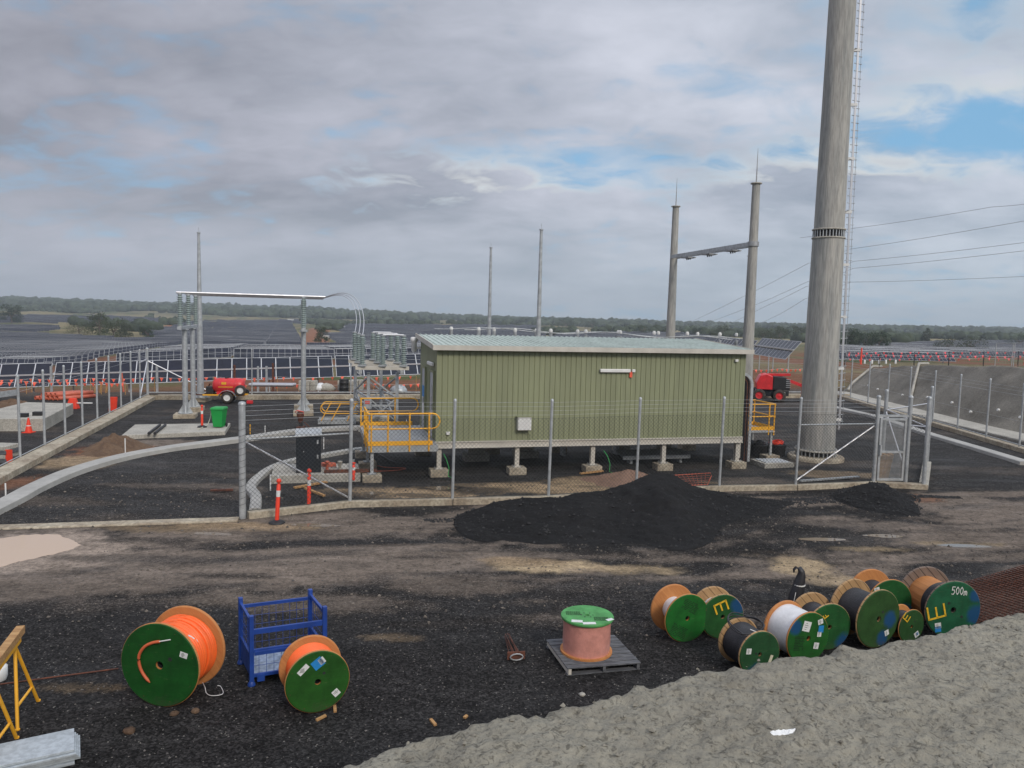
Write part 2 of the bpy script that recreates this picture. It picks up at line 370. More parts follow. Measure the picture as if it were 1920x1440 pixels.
def struct(name, mb, m, label=None, **kw):
    o = mb.build(name, m, **kw); return tag(o, label or None, None, None, 'structure')
def grid_mesh(name, X, Y, Z, m, smooth=True, attrs=None):
    r, c = X.shape; me = bpy.data.meshes.new(name)
    co = np.stack([X, Y, Z], -1).reshape(-1, 3); idx = np.arange(r * c).reshape(r, c)
    q = np.stack([idx[:-1, :-1], idx[:-1, 1:], idx[1:, 1:], idx[1:, :-1]], -1).reshape(-1, 4)
    me.vertices.add(len(co)); me.vertices.foreach_set('co', co.ravel()); me.loops.add(q.size); me.loops.foreach_set('vertex_index', q.ravel().astype(np.int32))
    me.polygons.add(len(q)); me.polygons.foreach_set('loop_start', np.arange(0, q.size, 4, dtype=np.int32)); me.polygons.foreach_set('loop_total', np.full(len(q), 4, np.int32))
    me.polygons.foreach_set('use_smooth', np.full(len(q), smooth)); me.update(); me.validate()
    for k, arr in (attrs or {}).items():
        at = me.attributes.new(k, 'FLOAT_COLOR', 'POINT'); at.data.foreach_set('color', arr.reshape(-1, 4).ravel().astype(np.float32))
    me.materials.append(m); o = bpy.data.objects.new(name, me); C.objects.link(o); return o
# ------------------------------------------------------------------ THE GROUND
CORN = Vector((-21.5, 45.2, 0))
_U = np.array([-1.2, -0.66, -0.35, 0.0, 0.25, 0.45, 0.68, 1.2])
_Y = np.log(np.array([40, 62, 120, 200, 350, 700, 1200, 1700, 2300, 3500, 9000.0]))
_Z = np.array([[-2.0, -1.8, -1.5, -0.9, 0.4, 1.6, 2.3, 2.3],
               [-2.0, -1.8, -1.5, -0.9, 0.4, 1.6, 2.3, 2.3],
               [-6, -5.5, -3.2, -2.4, 0.0, -1.4, -1.2, -1.0],
               [-10, -10, -5.8, -4.6, -2.2, -3.2, -3.2, -3.0],
               [-12, -12, -12, -9.5, -6, -5.5, -5.5, -5],
               [-12, -11, -14, -11, -8, -9, -8, -8],
               [-10, -7, -12, -10, -9, -9, -8, -8],
               [2, 2, -2, -9, -10, -8, -7, -5],
               [18, 17, 11, -6, -8, -6, -2, 0],
               [10, 10, 5, -10, -9, -8, -6, -5],
               [-10, -10, -10, -12, -12, -12, -12, -12]], float)
def far_h(u, Y):
    ly = np.log(np.maximum(Y, 40.0)); cols = np.stack([np.interp(ly, _Y, _Z[:, k]) for k in range(len(_U))], 0)
    uc = np.clip(u, _U[0], _U[-1]); k = np.clip(np.searchsorted(_U, uc) - 1, 0, len(_U) - 2)
    t = (uc - _U[k]) / (_U[k + 1] - _U[k]); t = t * t * (3 - 2 * t)
    a = np.take_along_axis(cols, k[None], 0)[0]; b = np.take_along_axis(cols, (k + 1)[None], 0)[0]
    return a * (1 - t) + b * t
def foot_x(Y): return np.interp(Y, [14, 41, 52, 61, 66, 75], [26.4, 25.7, 26.0, 26.3, 28.5, 34])
def crest_z(Y): return np.interp(Y, [14, 40, 44, 50, 56.5, 61, 66], [3.3, 3.2, 3.08, 2.75, 2.4, 1.9, 1.6])
def hgt(x, y):
    x = np.asarray(x, float); y = np.asarray(y, float); shp = x.shape; x = x.ravel(); y = y.ravel()
    r = np.hypot(x, y); Yp = np.where(y > 0.3 * r, y, r); u = np.where(y > 0.3 * r, x / np.maximum(y, 1e-3), np.sign(x) * 1.2)
    d2 = (x - CORN.x) * E2.x + (y - CORN.y) * E2.y
    d2 = np.where(y < 5, (r - 60), d2)
    t = sm(2.5, 14, d2); fz = far_h(u, Yp)
    rough = (fbm(x / 60, y / 60, 3, 4) - 0.47) * np.clip((Yp - 250) / 60, 0, 10) + (fbm(x / 9, y / 9, 8, 3) - 0.45) * 0.5 * sm(55, 90, Yp)
    z = t * (fz + rough)
    fx = foot_x(y); bt = sm(0.8, 3.4, x - fx) * (1 - sm(64, 72, y)) * (y > 12)
    z = np.where(bt > 0, z * (1 - bt) + bt * (crest_z(y) - 0.12), z)
    far = sm(70, 110, y) * (x > 20)
    pud = 1 - np.clip(1.6 - ((x + 10.2) / 3.6) ** 2 - ((y - 15.6) / 2.4) ** 2, 0, 1)
    z = z + pud * (fbm(x / 3.1, y / 3.1, 5, 3) - 0.45) * 0.10 * (r < 60) * (1 - sm(50, 60, y)) * 0.6
    return z.reshape(shp)
def hz(x, y): return float(hgt(np.array([x]), np.array([y]))[0])
def drop(x, y, dz=0.0): return Vector((x, y, hz(x, y) + dz))

def ground_material():
    m = bpy.data.materials.new('ground_surface'); m.use_nodes = True; T = NT(m.node_tree); T.n.clear()
    out = T.add('ShaderNodeOutputMaterial'); b = T.add('ShaderNodeBsdfPrincipled'); T.l.new(b.outputs[0], out.inputs[0])
    at = T.add('ShaderNodeAttribute'); at.attribute_name = 'tint'; ge = T.add('ShaderNodeNewGeometry'); P = ge.outputs['Position']
    n1 = T.noise(T.vmap(P, (0.8, 2.0, 1), (0, 0, 0), (0, 0, 0.2)), 1.1, 6, 0.62, 0.4)
    n2 = T.noise(T.vmap(P, (1, 1, 0)), 11, 5, 0.7); n3 = T.noise(T.vmap(P, (1, 1, 0)), 42, 3, 0.7)
    vo = T.add('ShaderNodeTexVoronoi'); T.put(vo.inputs['Vector'], T.vmap(P, (1, 1, 0))); vo.inputs['Scale'].default_value = 38
    sep = T.add('ShaderNodeSeparateColor'); T.l.new(vo.outputs['Color'], sep.inputs[0])
    k = T.math('ADD', T.math('MULTIPLY', n1, 0.65), T.math('MULTIPLY', n2, 0.85)); k = T.math('ADD', k, T.math('MULTIPLY', T.noise(T.vmap(P, (1, 1.3, 0)), 4.2, 4, .6), 0.5)); k = T.math('ADD', k, T.math('MULTIPLY', n3, 0.3))
    k = T.math('MULTIPLY', T.math('SUBTRACT', k, 1.15), 2.3); k = T.math('MAXIMUM', T.math('ADD', k, 1.0), 0.25)
    stone = T.math('MULTIPLY', k, T.math('ADD', T.math('MULTIPLY', T.math('POWER', sep.outputs[0], 1.8), 1.6), 0.36))
    sl = T.add('ShaderNodeSeparateColor'); T.l.new(at.outputs['Color'], sl.inputs[0]); md = T.ramp(sl.outputs[0], [(.05, 0.0), (.12, 1.0)])
    soft = T.math('MULTIPLY', k, T.math('ADD', T.math('MULTIPLY', sep.outputs[0], .35), .80))
    stone = T.math('ADD', T.math('MULTIPLY', stone, T.math('SUBTRACT', 1.0, md)), T.math('MULTIPLY', soft, md))
    cc = T.add('ShaderNodeCombineColor'); [T.put(cc.inputs[i], stone) for i in range(3)]
    col = T.mix(1.0, at.outputs['Color'], cc.outputs[0], 'MULTIPLY')
    # rare pale chips
    chip = T.math('MULTIPLY', T.math('GREATER_THAN', sep.outputs[1], 0.985), T.math('LESS_THAN', vo.outputs['Distance'], 0.42))
    col = T.mix(T.math('MULTIPLY', chip, 0.55), col, (0.34, 0.32, 0.29))
    T.put(b.inputs['Base Color'], col); wet = T.ramp(T.noise(T.vmap(P, (.5, 1.4, 1)), .55, 5, .6, .5), [(.45, .95), (.66, .62)]); T.put(b.inputs['Roughness'], wet); b.inputs['Specular IOR Level'].default_value = 0.13
    bp = T.add('ShaderNodeBump'); bp.inputs['Strength'].default_value = 0.55; bp.inputs['Distance'].default_value = 0.035
    T.put(bp.inputs['Height'], T.math('ADD', T.math('MULTIPLY', n2, 0.9), T.math('ADD', T.math('MULTIPLY', n3, 0.35), T.math('MULTIPLY', sep.outputs[0], 0.35))))
    T.l.new(bp.outputs[0], b.inputs['Normal']); return m
GRAV = np.array([.025, .0235, .023]); GRAVI = np.array([.040, .038, .037]); MUD = np.array([.142, .115, .094]); SANDC = np.array([.42, .32, .20])
TANC = np.array([.27, .195, .12]); BANK = np.array([.19, .085, .045]); DRY = np.array([.20, .165, .085]); GRN = np.array([.085, .105, .035]); FOR = np.array([.05, .06, .036]); REDS = np.array([.24, .10, .05])
# (px, py, rx metres, ry metres, colour, strength)
PATCH = [(1045, 1062, 1.15, .42, SANDC, 1), (975, 1052, .9, .3, TANC, .8), (1185, 1068, 1.1, .28, SANDC * .8, .8), (1500, 1062, .75, .7, SANDC * .85, .9), (1560, 1090, .7, .35, SANDC * .8, .7), (1430, 1040, 1.0, .3, TANC, .6),
 (60, 1030, 2.3, 1.5, MUD * 2.2, .9), (130, 1050, 1.6, .7, MUD * 1.9, .7), (470, 988, 1.6, .35, TANC * 1.1, .8), (330, 992, 1.8, .3, TANC, .5), (740, 975, 2.4, .3, MUD * 1.3, .7),
 (760, 925, 2.4, .75, TANC * 1.25, .9), (1000, 915, 2.4, .8, TANC * 1.3, .9), (1130, 903, 1.7, .7, TANC * 1.3, .8), (880, 918, 1.5, .5, GRAV, .8), (830, 896, 3.0, .5, GRAV * .9, .9), (1080, 884, 4, .7, GRAV * 1.0, .7), (1220, 893, 1.6, .5, GRAV * 1.3, .5),
 (1420, 905, 1.6, .9, MUD * 1.0, .8), (1580, 890, 1.8, .7, TANC * .9, .8), (1600, 870, 2.6, .8, MUD * .8, .6), (700, 900, 1.5, .5, GRAV, .7), (620, 930, 1.8, .8, GRAV * 1.1, .8),
 (215, 845, 1.5, 1.6, BANK * 1.2, .9), (150, 868, 1.3, 1.4, TANC * 1.2, .8), (290, 830, 1.8, .8, MUD * 1.4, .8), (90, 890, 1.0, 1.3, GRAV, .7), (40, 905, .7, 1.0, BANK, .7),
 (330, 870, 2.4, 1.2, GRAVI * 1.25, .7), (380, 915, 1.5, .6, MUD * .9, .7), (440, 925, .8, .7, MUD * 1.0, .8), (300, 925, 3, .8, GRAV * 1.0, .6), (250, 910, 1.0, .3, MUD, .5), (60, 940, 2, .5, MUD * .7, .6),
 (1760, 960, 2.0, 1.2, MUD * 1.25, .9), (1860, 950, 2.4, 1.3, MUD * 1.2, .9), (1700, 1010, 2.3, .7, MUD * 1.15, .8), (1850, 1010, 2.0, .9, MUD * 1.05, .8), (1640, 985, 2.0, .4, MUD * 1.2, .7), (1850, 900, 2.2, 1.5, GRAVI * .9, .8), (1720, 935, .8, .5, BANK, .6),
 (1550, 1010, 1.6, .35, MUD * 1.4, .7), (1620, 1030, 1.0, .2, SANDC * .6, .7), (1790, 1020, 1.3, .15, SANDC * .6, .7), (1250, 1110, 3, .8, GRAV * 1.3, .8), (735, 1195, .5, .15, TANC * .7, .5),
 (300, 1090, 3.5, .5, MUD * 1.2, .7), (120, 1100, 2, .45, MUD * .95, .8), (600, 1080, 3.2, .6, MUD * 1.15, .7), (560, 1130, 2.2, .5, MUD * .8, .7), (860, 1100, 1.4, .5, MUD * .8, .8), (300, 1050, 2.6, .3, GRAV * 1.2, .6), (420, 1080, 1.2, .15, GRAV, .6), (330, 1015, 1.5, .3, GRAV * 1.1, .7), (600, 1000, 2.5, .35, MUD * .9, .6), (150, 1290, .7, .12, TANC * .5, .6),
 (830, 1010, 2.0, .4, GRAV * 1.4, .8), (1250, 1025, 4.0, .9, GRAV * .8, .95), (1000, 1005, 2.6, 1.0, GRAV * .75, .95), (1450, 1000, 3.0, .9, GRAV * .9, .9), (1640, 960, 1.6, .8, GRAV * .8, .9), (380, 760, 5, 1.5, GRAVI, .5), (60, 760, 4, 5, GRAVI * .8, .9), (990, 830, 5, 3, GRAV, .5)]
def smooth_line(pts, n=8):
    P = [Vector((p[0], p[1], 0)) for p in pts]; out = []
    for i in range(len(P) - 1):
        a = P[max(i - 1, 0)]; b = P[i]; c = P[i + 1]; d = P[min(i + 2, len(P) - 1)]
        for k in range(n):
            t = k / n; out.append(.5 * ((2 * b) + (c - a) * t + (2 * a - 5 * b + 4 * c - d) * t * t + (3 * b - a - 3 * c + d) * t ** 3))
    out.append(P[-1]); return out
def ground():
    th = np.concatenate([np.radians(np.linspace(-180, -46, 40))[:-1], np.radians(np.linspace(-46, 46, 620)), np.radians(np.linspace(46, 180, 40))[1:]])
    rr = np.concatenate([np.geomspace(1.5, 70, 420)[:-1], np.geomspace(70, 9000, 260)])
    R_, T_ = np.meshgrid(rr, th, indexing='ij'); X = R_ * np.sin(T_); Y = R_ * np.cos(T_); Z = hgt(X, Y)
    wx = (fbm(X * .9, Y * .9, 21, 4) - .47) * 1.5; wy = (fbm(X * .9, Y * .9, 31, 4) - .47) * 1.0
    col = np.ones(X.shape + (3,)) * GRAV
    def lay(mask, c):
        nonlocal col
        mask = np.clip(mask, 0, 1)[..., None]; col = col * (1 - mask) + mask * np.asarray(c)
    d2 = (X - CORN.x) * E2.x + (Y - CORN.y) * E2.y
    outer = np.interp(X, [-40, -12, -6.8, -1.6, 3.8, 9.1, 13.5, 40], [15, 17.9, 19.2, 21.3, 22.9, 24.2, 24.9, 26])   # fence line
    inner = sm(-.2, .3, Y - outer)
    lay(inner, GRAVI)
    st = fbm(X * .35 + Y * .1, Y * 1.7 - X * .35, 41, 5)
    midz = sm(12.6, 14.4, Y + wx) * (1 - inner)
    lay(midz * sm(.36, .56, st) * .9, MUD); lay(midz * sm(.52, .68, st) * .5, MUD * 1.5); lay(midz * sm(.55, .40, st) * .45, GRAV * 1.2)
    lay(inner * sm(.5, .68, fbm(X * .4, Y * .9, 51, 4)) * .45, MUD * .75)
    for (px, py, rx, ry, c, s) in PATCH:
        g = G(px, py); q = ((X + wx * rx * .5 - g.x) / rx) ** 2 + ((Y + wy * ry * .6 - g.y) / ry) ** 2
        lay(s * sm(1.5, .45, q + (fbm(X * 3.5, Y * 6, 61, 4) - .47) * 1.5), c)
    # beyond the far fence
    n = fbm(X / 40, Y / 40, 71, 4)
    bey = sm(.5, 1.5, d2) * (Y > 20)
    lay(bey, MUD * .55); lay(bey * sm(4, 6, d2 + wx), BANK * .8); lay(sm(60, 90, Y), DRY * .75)
    lay(sm(60, 90, Y) * sm(.45, .6, fbm(X / 14, Y / 14, 81, 4)), GRN * .9); lay(sm(60, 80, Y) * (1 - sm(250, 330, Y)) * sm(.40, .55, fbm(X / 18, Y / 25, 85, 4)), BANK * .9)
    lay(sm(380, 520, Y) * sm(.42, .55, n), DRY * 1.1); lay(sm(1300, 1500, Y) * .97, FOR); lay(sm(1300, 1500, Y) * sm(.40, .34, fbm(X / 130, Y / 190, 201, 4)) * .9, DRY * .95)
    lay(sm(640, 700, Y) * (1 - sm(1150, 1350, Y)) * sm(.05, .15, X / np.maximum(Y, 1)) , DRY * 1.3)
    # red haul road between the fields, and the pale tracks
    def road(pts, wdt, c):
        for (a, b) in zip(pts[:-1], pts[1:]):
            a = Vector(a); b = Vector(b); L = (b - a).length; dx = (b.x - a.x) / L; dy = (b.y - a.y) / L
            s_ = (X - a.x) * dx + (Y - a.y) * dy; t_ = np.abs(-(X - a.x) * dy + (Y - a.y) * dx)
            lay(((s_ > -2) & (s_ < L + 2)) * sm(wdt, wdt * .7, t_) * .95, c)
    road([(-0.268 * 340, 340), (-0.252 * 700, 700), (-0.25 * 900, 900)], 11, REDS)
    road([(-.60 * 420, 420), (-.43 * 330, 330), (-.33 * 270, 270), (-.12 * 235, 235)], 3.5, TANC * 1.2); road([(-.42 * 900, 900), (-.50 * 560, 560)], 6, REDS)
    for off in (0, 1.75):
        for seq, cc, st_ in (([(-80, 1145), (350, 1105), (800, 1078), (1250, 1075), (1990, 1030)], GRAV * 1.5, .55), ([(-80, 1080), (300, 1062), (700, 1050), (1100, 1072), (1500, 1110)], MUD * 1.35, .5), ([(2000, 960), (1700, 1000), (1400, 1040), (1000, 1110), (500, 1180)], GRAV * 1.7, .5), ([(1990, 915), (1800, 940), (1600, 1000), (1350, 1080)], MUD * 1.2, .5)):
            L_ = smooth_line([G(a_, b_) + Vector((0, off, 0)) for a_, b_ in seq], 5); acc = np.zeros(X.shape)
            for a, b in zip(L_[:-1], L_[1:]):
                L = (b - a).length; dx = (b.x - a.x) / L; dy = (b.y - a.y) / L; s_ = (X - a.x) * dx + (Y - a.y) * dy; t_ = np.abs(-(X - a.x) * dy + (Y - a.y) * dx + (wy * .12)); acc = np.maximum(acc, ((s_ > -.05) & (s_ < L + .05)) * sm(.24, .14, t_))
            lay(acc * st_ * sm(.35, .6, fbm(X * 1.2, Y * 1.2, 77, 4)) * (1 - inner), cc)
    pl = (X > foot_x(Y) + 2) & (Y > 15) & (Y < 75); lay(pl * .9, TANC * .55); lay(pl * sm(.45, .6, fbm(X / 2, Y / 2, 91, 3)) * .8, GRN * 1.1)
    lay((X > 14) * (X < 27) * sm(4, 7, d2) * (1 - sm(85, 100, Y)) * .7, BANK * .9); lay((X >= 27) * (Y > 40) * (1 - sm(105, 125, Y)) * .85, TANC * .62); lay((X >= 27) * (Y > 40) * (1 - sm(105, 125, Y)) * sm(.42, .55, fbm(X / 5, Y / 4, 95, 4)) * .8, DRY * .9); lay((X > 26) * sm(60, 66, Y) * (1 - sm(85, 100, Y)) * sm(.4, .55, fbm(X / 3, Y / 3, 93, 3)), DRY)
    al = np.ones(X.shape + (1,))
    o = grid_mesh('ground', X, Y, Z, ground_material(), attrs={'tint': np.concatenate([np.clip(col, 0.002, 1), al], -1)})
    return tag(o, None, None, None, 'structure')
ground()

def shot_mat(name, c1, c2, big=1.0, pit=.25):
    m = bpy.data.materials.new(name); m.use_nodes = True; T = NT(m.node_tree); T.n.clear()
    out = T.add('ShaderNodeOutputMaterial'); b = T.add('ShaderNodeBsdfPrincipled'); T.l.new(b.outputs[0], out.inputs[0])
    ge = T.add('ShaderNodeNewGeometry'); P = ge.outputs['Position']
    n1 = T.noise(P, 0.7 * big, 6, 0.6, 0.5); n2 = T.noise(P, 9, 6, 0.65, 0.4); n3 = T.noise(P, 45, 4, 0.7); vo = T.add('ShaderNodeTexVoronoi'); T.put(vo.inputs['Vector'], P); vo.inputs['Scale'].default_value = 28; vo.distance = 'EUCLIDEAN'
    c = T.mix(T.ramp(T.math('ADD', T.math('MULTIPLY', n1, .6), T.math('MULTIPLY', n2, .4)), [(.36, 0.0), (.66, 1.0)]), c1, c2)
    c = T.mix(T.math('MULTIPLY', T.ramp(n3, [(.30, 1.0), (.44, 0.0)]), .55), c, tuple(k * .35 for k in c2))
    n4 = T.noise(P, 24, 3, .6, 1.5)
    c = T.mix(T.math('MULTIPLY', T.ramp(n4, [(.34, 1.0), (.47, 0.0)]), pit), c, tuple(k * .25 for k in c2))  # shade of the pits put into the colour, since soft light barely shades the bump
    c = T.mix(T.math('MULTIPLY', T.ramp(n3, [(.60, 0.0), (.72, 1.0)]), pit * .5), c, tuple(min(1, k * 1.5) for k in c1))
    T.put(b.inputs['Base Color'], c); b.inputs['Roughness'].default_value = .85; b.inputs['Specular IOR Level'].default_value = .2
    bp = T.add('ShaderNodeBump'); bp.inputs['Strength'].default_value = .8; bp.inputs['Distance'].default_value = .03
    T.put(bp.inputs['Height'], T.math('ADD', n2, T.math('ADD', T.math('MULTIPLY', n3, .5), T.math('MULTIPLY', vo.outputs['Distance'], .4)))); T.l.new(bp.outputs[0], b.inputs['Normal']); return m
SHOT = shot_mat('sprayed_concrete', (.31, .29, .235), (.185, .17, .137), 1.0, .6)
def painted_highlight(m, g):  # bright highlight streak put into the concrete colour as a white patch
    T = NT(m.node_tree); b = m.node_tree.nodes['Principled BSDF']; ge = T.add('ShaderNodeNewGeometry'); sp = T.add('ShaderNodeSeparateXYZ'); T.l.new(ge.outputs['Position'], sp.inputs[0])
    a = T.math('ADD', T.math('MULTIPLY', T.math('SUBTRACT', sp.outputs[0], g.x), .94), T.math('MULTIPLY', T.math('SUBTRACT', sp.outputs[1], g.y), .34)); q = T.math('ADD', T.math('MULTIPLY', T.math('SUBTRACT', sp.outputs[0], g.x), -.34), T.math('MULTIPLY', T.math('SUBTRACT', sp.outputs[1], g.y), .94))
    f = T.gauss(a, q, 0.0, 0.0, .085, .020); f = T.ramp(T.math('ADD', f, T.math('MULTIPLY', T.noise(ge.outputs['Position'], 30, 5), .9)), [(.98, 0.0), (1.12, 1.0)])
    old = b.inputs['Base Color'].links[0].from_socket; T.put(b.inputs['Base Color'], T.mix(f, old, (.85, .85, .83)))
painted_highlight(SHOT, G(1468, 1385, 3.40)); SHOTD = shot_mat('dark_sprayed_concrete', (.31, .285, .24), (.115, .105, .088), .42)
# near embankment the photographer stands on: crest line, top behind it, batter before it
def near_embankment():
    a = math.radians(24.7); d = np.array([math.cos(a), math.sin(a)]); nrm = np.array([-d[1], d[0]]); o0 = np.array([-0.76, 3.07])
    s = np.concatenate([np.linspace(-9, -2, 60)[:-1], np.linspace(-2, 9, 520), np.linspace(9, 34, 120)[1:]])
    t = np.concatenate([np.linspace(-14, -4.2, 30)[:-1], np.linspace(-4.2, 0.25, 240), np.linspace(.25, 3.9, 60)[1:]])
    S, T_ = np.meshgrid(s, t, indexing='ij')
    edge = (fbm(S * 1.1, S * 0 + 2.2, 7, 3) - .47) * .16 + (fbm(S * 7, S * 0 + 1, 9, 3) - .45) * .10
    tt = T_ + 0 * S
    X = o0[0] + d[0] * S + nrm[0] * (tt + edge); Y = o0[1] + d[1] * S + nrm[1] * (tt + edge)
    Z = np.where(tt < 0, 3.42 + tt * .03, 3.42 - np.maximum(0, tt) * 1.0 - sm(0, .3, tt) * .05)
    q = fbm(X * 9, Y * 9, 13, 4) - .47
    Z = Z + (fbm(X * .8, Y * .8, 11, 3) - .45) * .14 * (tt < .6) + q * .032 + (vnoise(X * 15, Y * 21, 19) - .5) * .022 + (vnoise(X * 27, Y * 27, 29) - .5) * .022
    mk_ = np.where((tt.ravel() < .1) & (S.ravel() > -2) & (S.ravel() < 10))[0]; k_ = rng.choice(mk_, 7000); SCAT['emb'] = [np.stack([X.ravel()[k_], Y.ravel()[k_], Z.ravel()[k_]], -1)]
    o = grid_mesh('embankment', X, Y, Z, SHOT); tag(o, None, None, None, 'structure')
near_embankment()
# far batter on the east side of the yard
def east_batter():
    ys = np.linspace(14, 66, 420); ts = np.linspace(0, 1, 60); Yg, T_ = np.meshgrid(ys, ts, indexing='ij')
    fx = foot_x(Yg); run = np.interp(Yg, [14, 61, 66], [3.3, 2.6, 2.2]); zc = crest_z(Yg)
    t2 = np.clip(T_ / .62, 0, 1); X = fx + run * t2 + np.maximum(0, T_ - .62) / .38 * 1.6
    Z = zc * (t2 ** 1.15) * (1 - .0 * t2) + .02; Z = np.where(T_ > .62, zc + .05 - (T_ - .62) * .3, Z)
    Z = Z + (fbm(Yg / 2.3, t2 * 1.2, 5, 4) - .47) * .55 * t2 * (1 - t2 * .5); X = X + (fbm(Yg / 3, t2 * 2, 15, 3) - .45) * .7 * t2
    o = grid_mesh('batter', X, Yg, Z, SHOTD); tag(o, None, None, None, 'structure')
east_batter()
def strip(name, line, wd, z0, z1, m, kind='structure', lip=None, label=None):
    """a ribbon with a real height following points (x, y)"""
    P = [Vector((p[0], p[1], 0)) for p in line]; mb = MB(); vs = []
    for i, p in enumerate(P):
        d = (P[min(i + 1, len(P) - 1)] - P[max(i - 1, 0)]).normalized(); n = Vector((-d.y, d.x, 0))
        prof = [(-wd / 2, z0), (-wd / 2 + .02, z1 - .02), (-wd / 2 + .05, z1), (wd / 2 - .05, z1 if lip is None else lip), (wd / 2 - .01, (z1 if lip is None else lip) - .03), (wd / 2, z0)]
        vs += [p + n * a + EZ * b for a, b in prof]
    fs = []; K = 6
    for i in range(len(P) - 1):
        for k in range(K - 1): fs.append((i * K + k, i * K + k + 1, (i + 1) * K + k + 1, (i + 1) * K + k))
    mb.add(vs, fs); mb.add(vs[:K], [tuple(range(K))]); mb.add(vs[-K:], [tuple(range(K))[::-1]])
    o = mb.build(name, m); 
    if kind: tag(o, label, None, None, kind)
    return o
strip('kerb', smooth_line([G(-90, 1000), G(20, 945), G(70, 918), G(140, 888), G(230, 862), G(320, 845), G(400, 834), G(470, 825), G(560, 812), G(650, 806), G(700, 806)]), .58, -.05, .17, KERB)
strip('kerb', smooth_line([G(478, 962), G(480, 935), G(470, 918), G(483, 900), G(508, 882), G(545, 868), G(600, 858), G(670, 846), G(720, 842)], 6), .32, -.05, .13, KERB)
strip('drain', [(foot_x(y) - .9, y) for y in np.linspace(15, 60, 30)], 1.7, -.05, .10, CONC, lip=.10)
strip('kerb', [(G(px, py).x, G(px, py).y) for px, py in ((1925, 872), (1840, 846), (1745, 818), (1640, 783), (1560, 765))][::-1], .55, -.05, .14, KERB)
strip('threshold', [G(-60, 992), G(447, 975)], .40, -.05, .045, CONCY)
# puddle of milky water
def small_puddles():
    m = bpy.data.materials.new('muddy_water'); m.use_nodes = True; b = m.node_tree.nodes['Principled BSDF']; b.inputs['Base Color'].default_value = (.20, .155, .11, 1); b.inputs['Roughness'].default_value = .05
    for i, (px, py, rx, ry) in enumerate(((780, 929, .55, .16), (828, 915, .5, .14), (868, 908, .35, .10), (700, 925, .4, .12), (1545, 1012, .6, .10), (1810, 1024, .7, .09), (1655, 1006, .5, .10), (590, 985, .6, .08), (400, 1001, .5, .07), (1330, 905, .4, .12))):
        g = G(px, py); out = []; zz = hz(g.x, g.y) + .006
        for k in range(36): a = k * math.pi / 18; r_ = .75 + .5 * float(vnoise(np.array([2 + 1.6 * math.cos(a) + i * 9]), np.array([2 + 1.6 * math.sin(a)]), 11)[0]); out.append((g.x + rx * r_ * math.cos(a), g.y + ry * 1.6 * r_ * math.sin(a), zz))
        tag(MB().add(out, [tuple(range(36))]).build('puddle', m), None, None, None, 'structure')
def puddle():
    m = bpy.data.materials.new('milky_water'); m.use_nodes = True; b = m.node_tree.nodes['Principled BSDF']
    b.inputs['Base Color'].default_value = (.60, .44, .31, 1); b.inputs['Coat Weight'].default_value = .4; b.inputs['Coat Roughness'].default_value = .02; b.inputs['Roughness'].default_value = .1; b.inputs['Specular IOR Level'].default_value = .5
    pts = [(-60, 1012), (0, 1009), (40, 1004), (80, 1002), (110, 1003), (122, 1008), (138, 1013), (150, 1021), (138, 1030), (112, 1037), (80, 1044), (48, 1051), (22, 1057), (0, 1064), (-60, 1075)]
    P = smooth_line([G(*p) for p in pts] + [G(*pts[0])], 6); z = .0; c = sum(P, Vector()) / len(P)
    zz = .004
    out = []
    for i, p in enumerate(P): k = 1 + (vnoise(np.array([i * .9]), np.array([2.]), 3)[0] - .5) * .10; q = c + (p - c) * k; out.append((q.x, q.y, zz))
    o = MB().add(out[:-1], [tuple(range(len(out) - 1))[::-1]]).build('puddle', m); tag(o, None, None, None, 'structure')
puddle(); small_puddles()
# ------------------------------------------------------------------ FENCES
def link_mesh(mb, p0, p1, z0, z1, s=.115, r=.0042):
    p0 = Vector((p0[0], p0[1], 0)); p1 = Vector((p1[0], p1[1], 0)); L = (p1 - p0).length; d = (p1 - p0) / L; n = Vector((-d.y, d.x, 0)); H = z1 - z0
    for sg in (1, -1):
        k = -int(H / s) - 1
        while k * s < L + H:
            a = k * s
            # line from (a, 0) going up with slope sg
            if sg == 1: x0, y0, x1, y1 = a, 0, a + H, H
            else: x0, y0, x1, y1 = a, H, a + H, 0
            def cut(x):  return y0 + (y1 - y0) * (x - x0) / (x1 - x0)
            xa, xb = max(0, x0), min(L, x1)
            if xb - xa > .02:
                A0 = p0 + d * xa + EZ * (z0 + cut(xa)) + n * .002 * sg; B0 = p0 + d * xb + EZ * (z0 + cut(xb)) + n * .002 * sg
                mb.tube([A0, B0], r, 3, cap=False, smooth=False)
            k += 1
    mb.tube([p0 + EZ * z1, p1 + EZ * z1], .004, 4, cap=False); mb.tube([p0 + EZ * z0, p1 + EZ * z0], .008, 4, cap=False)

def fence_post(pt, r, z0, z1, parent, lean=(0, 0), name='post'):
    mb = MB(); a = Vector((pt[0], pt[1], z0)); b = Vector((pt[0] + lean[0], pt[1] + lean[1], z1))
    mb.tube([a, b], r, 12); mb.lathe([(r * 1.12, -.03), (r * 1.12, .02), (r * .7, .05), (.001, .06)], b, n=12)
    return mb.build(name, GALV, parent)
def plinth(pts, wd, z1, parent, m=CONCY, off=0.0, z0=-.1):
    mb = MB()
    for a, b in zip(pts[:-1], pts[1:]):
        a = Vector((a[0], a[1], 0)); b = Vector((b[0], b[1], 0)); d = (b - a); L = d.length; d /= L; n = Vector((-d.y, d.x, 0)); k = int(L / 3.2) + 1
        for i in range(k): mb.obox(a + d * (L * (i + .5) / k) + n * off + EZ * ((z0 + z1) / 2), d * (L / k / 2 - .008), n * wd / 2, EZ * (z1 - z0) / 2)
    return mb.build('plinth', m, parent, bevel=.012)

NF = [G(455, 972), G(656, 950), G(848, 945), G(1028, 940), G(1192, 928), G(1348, 920), G(1491, 918), G(1637, 912)]
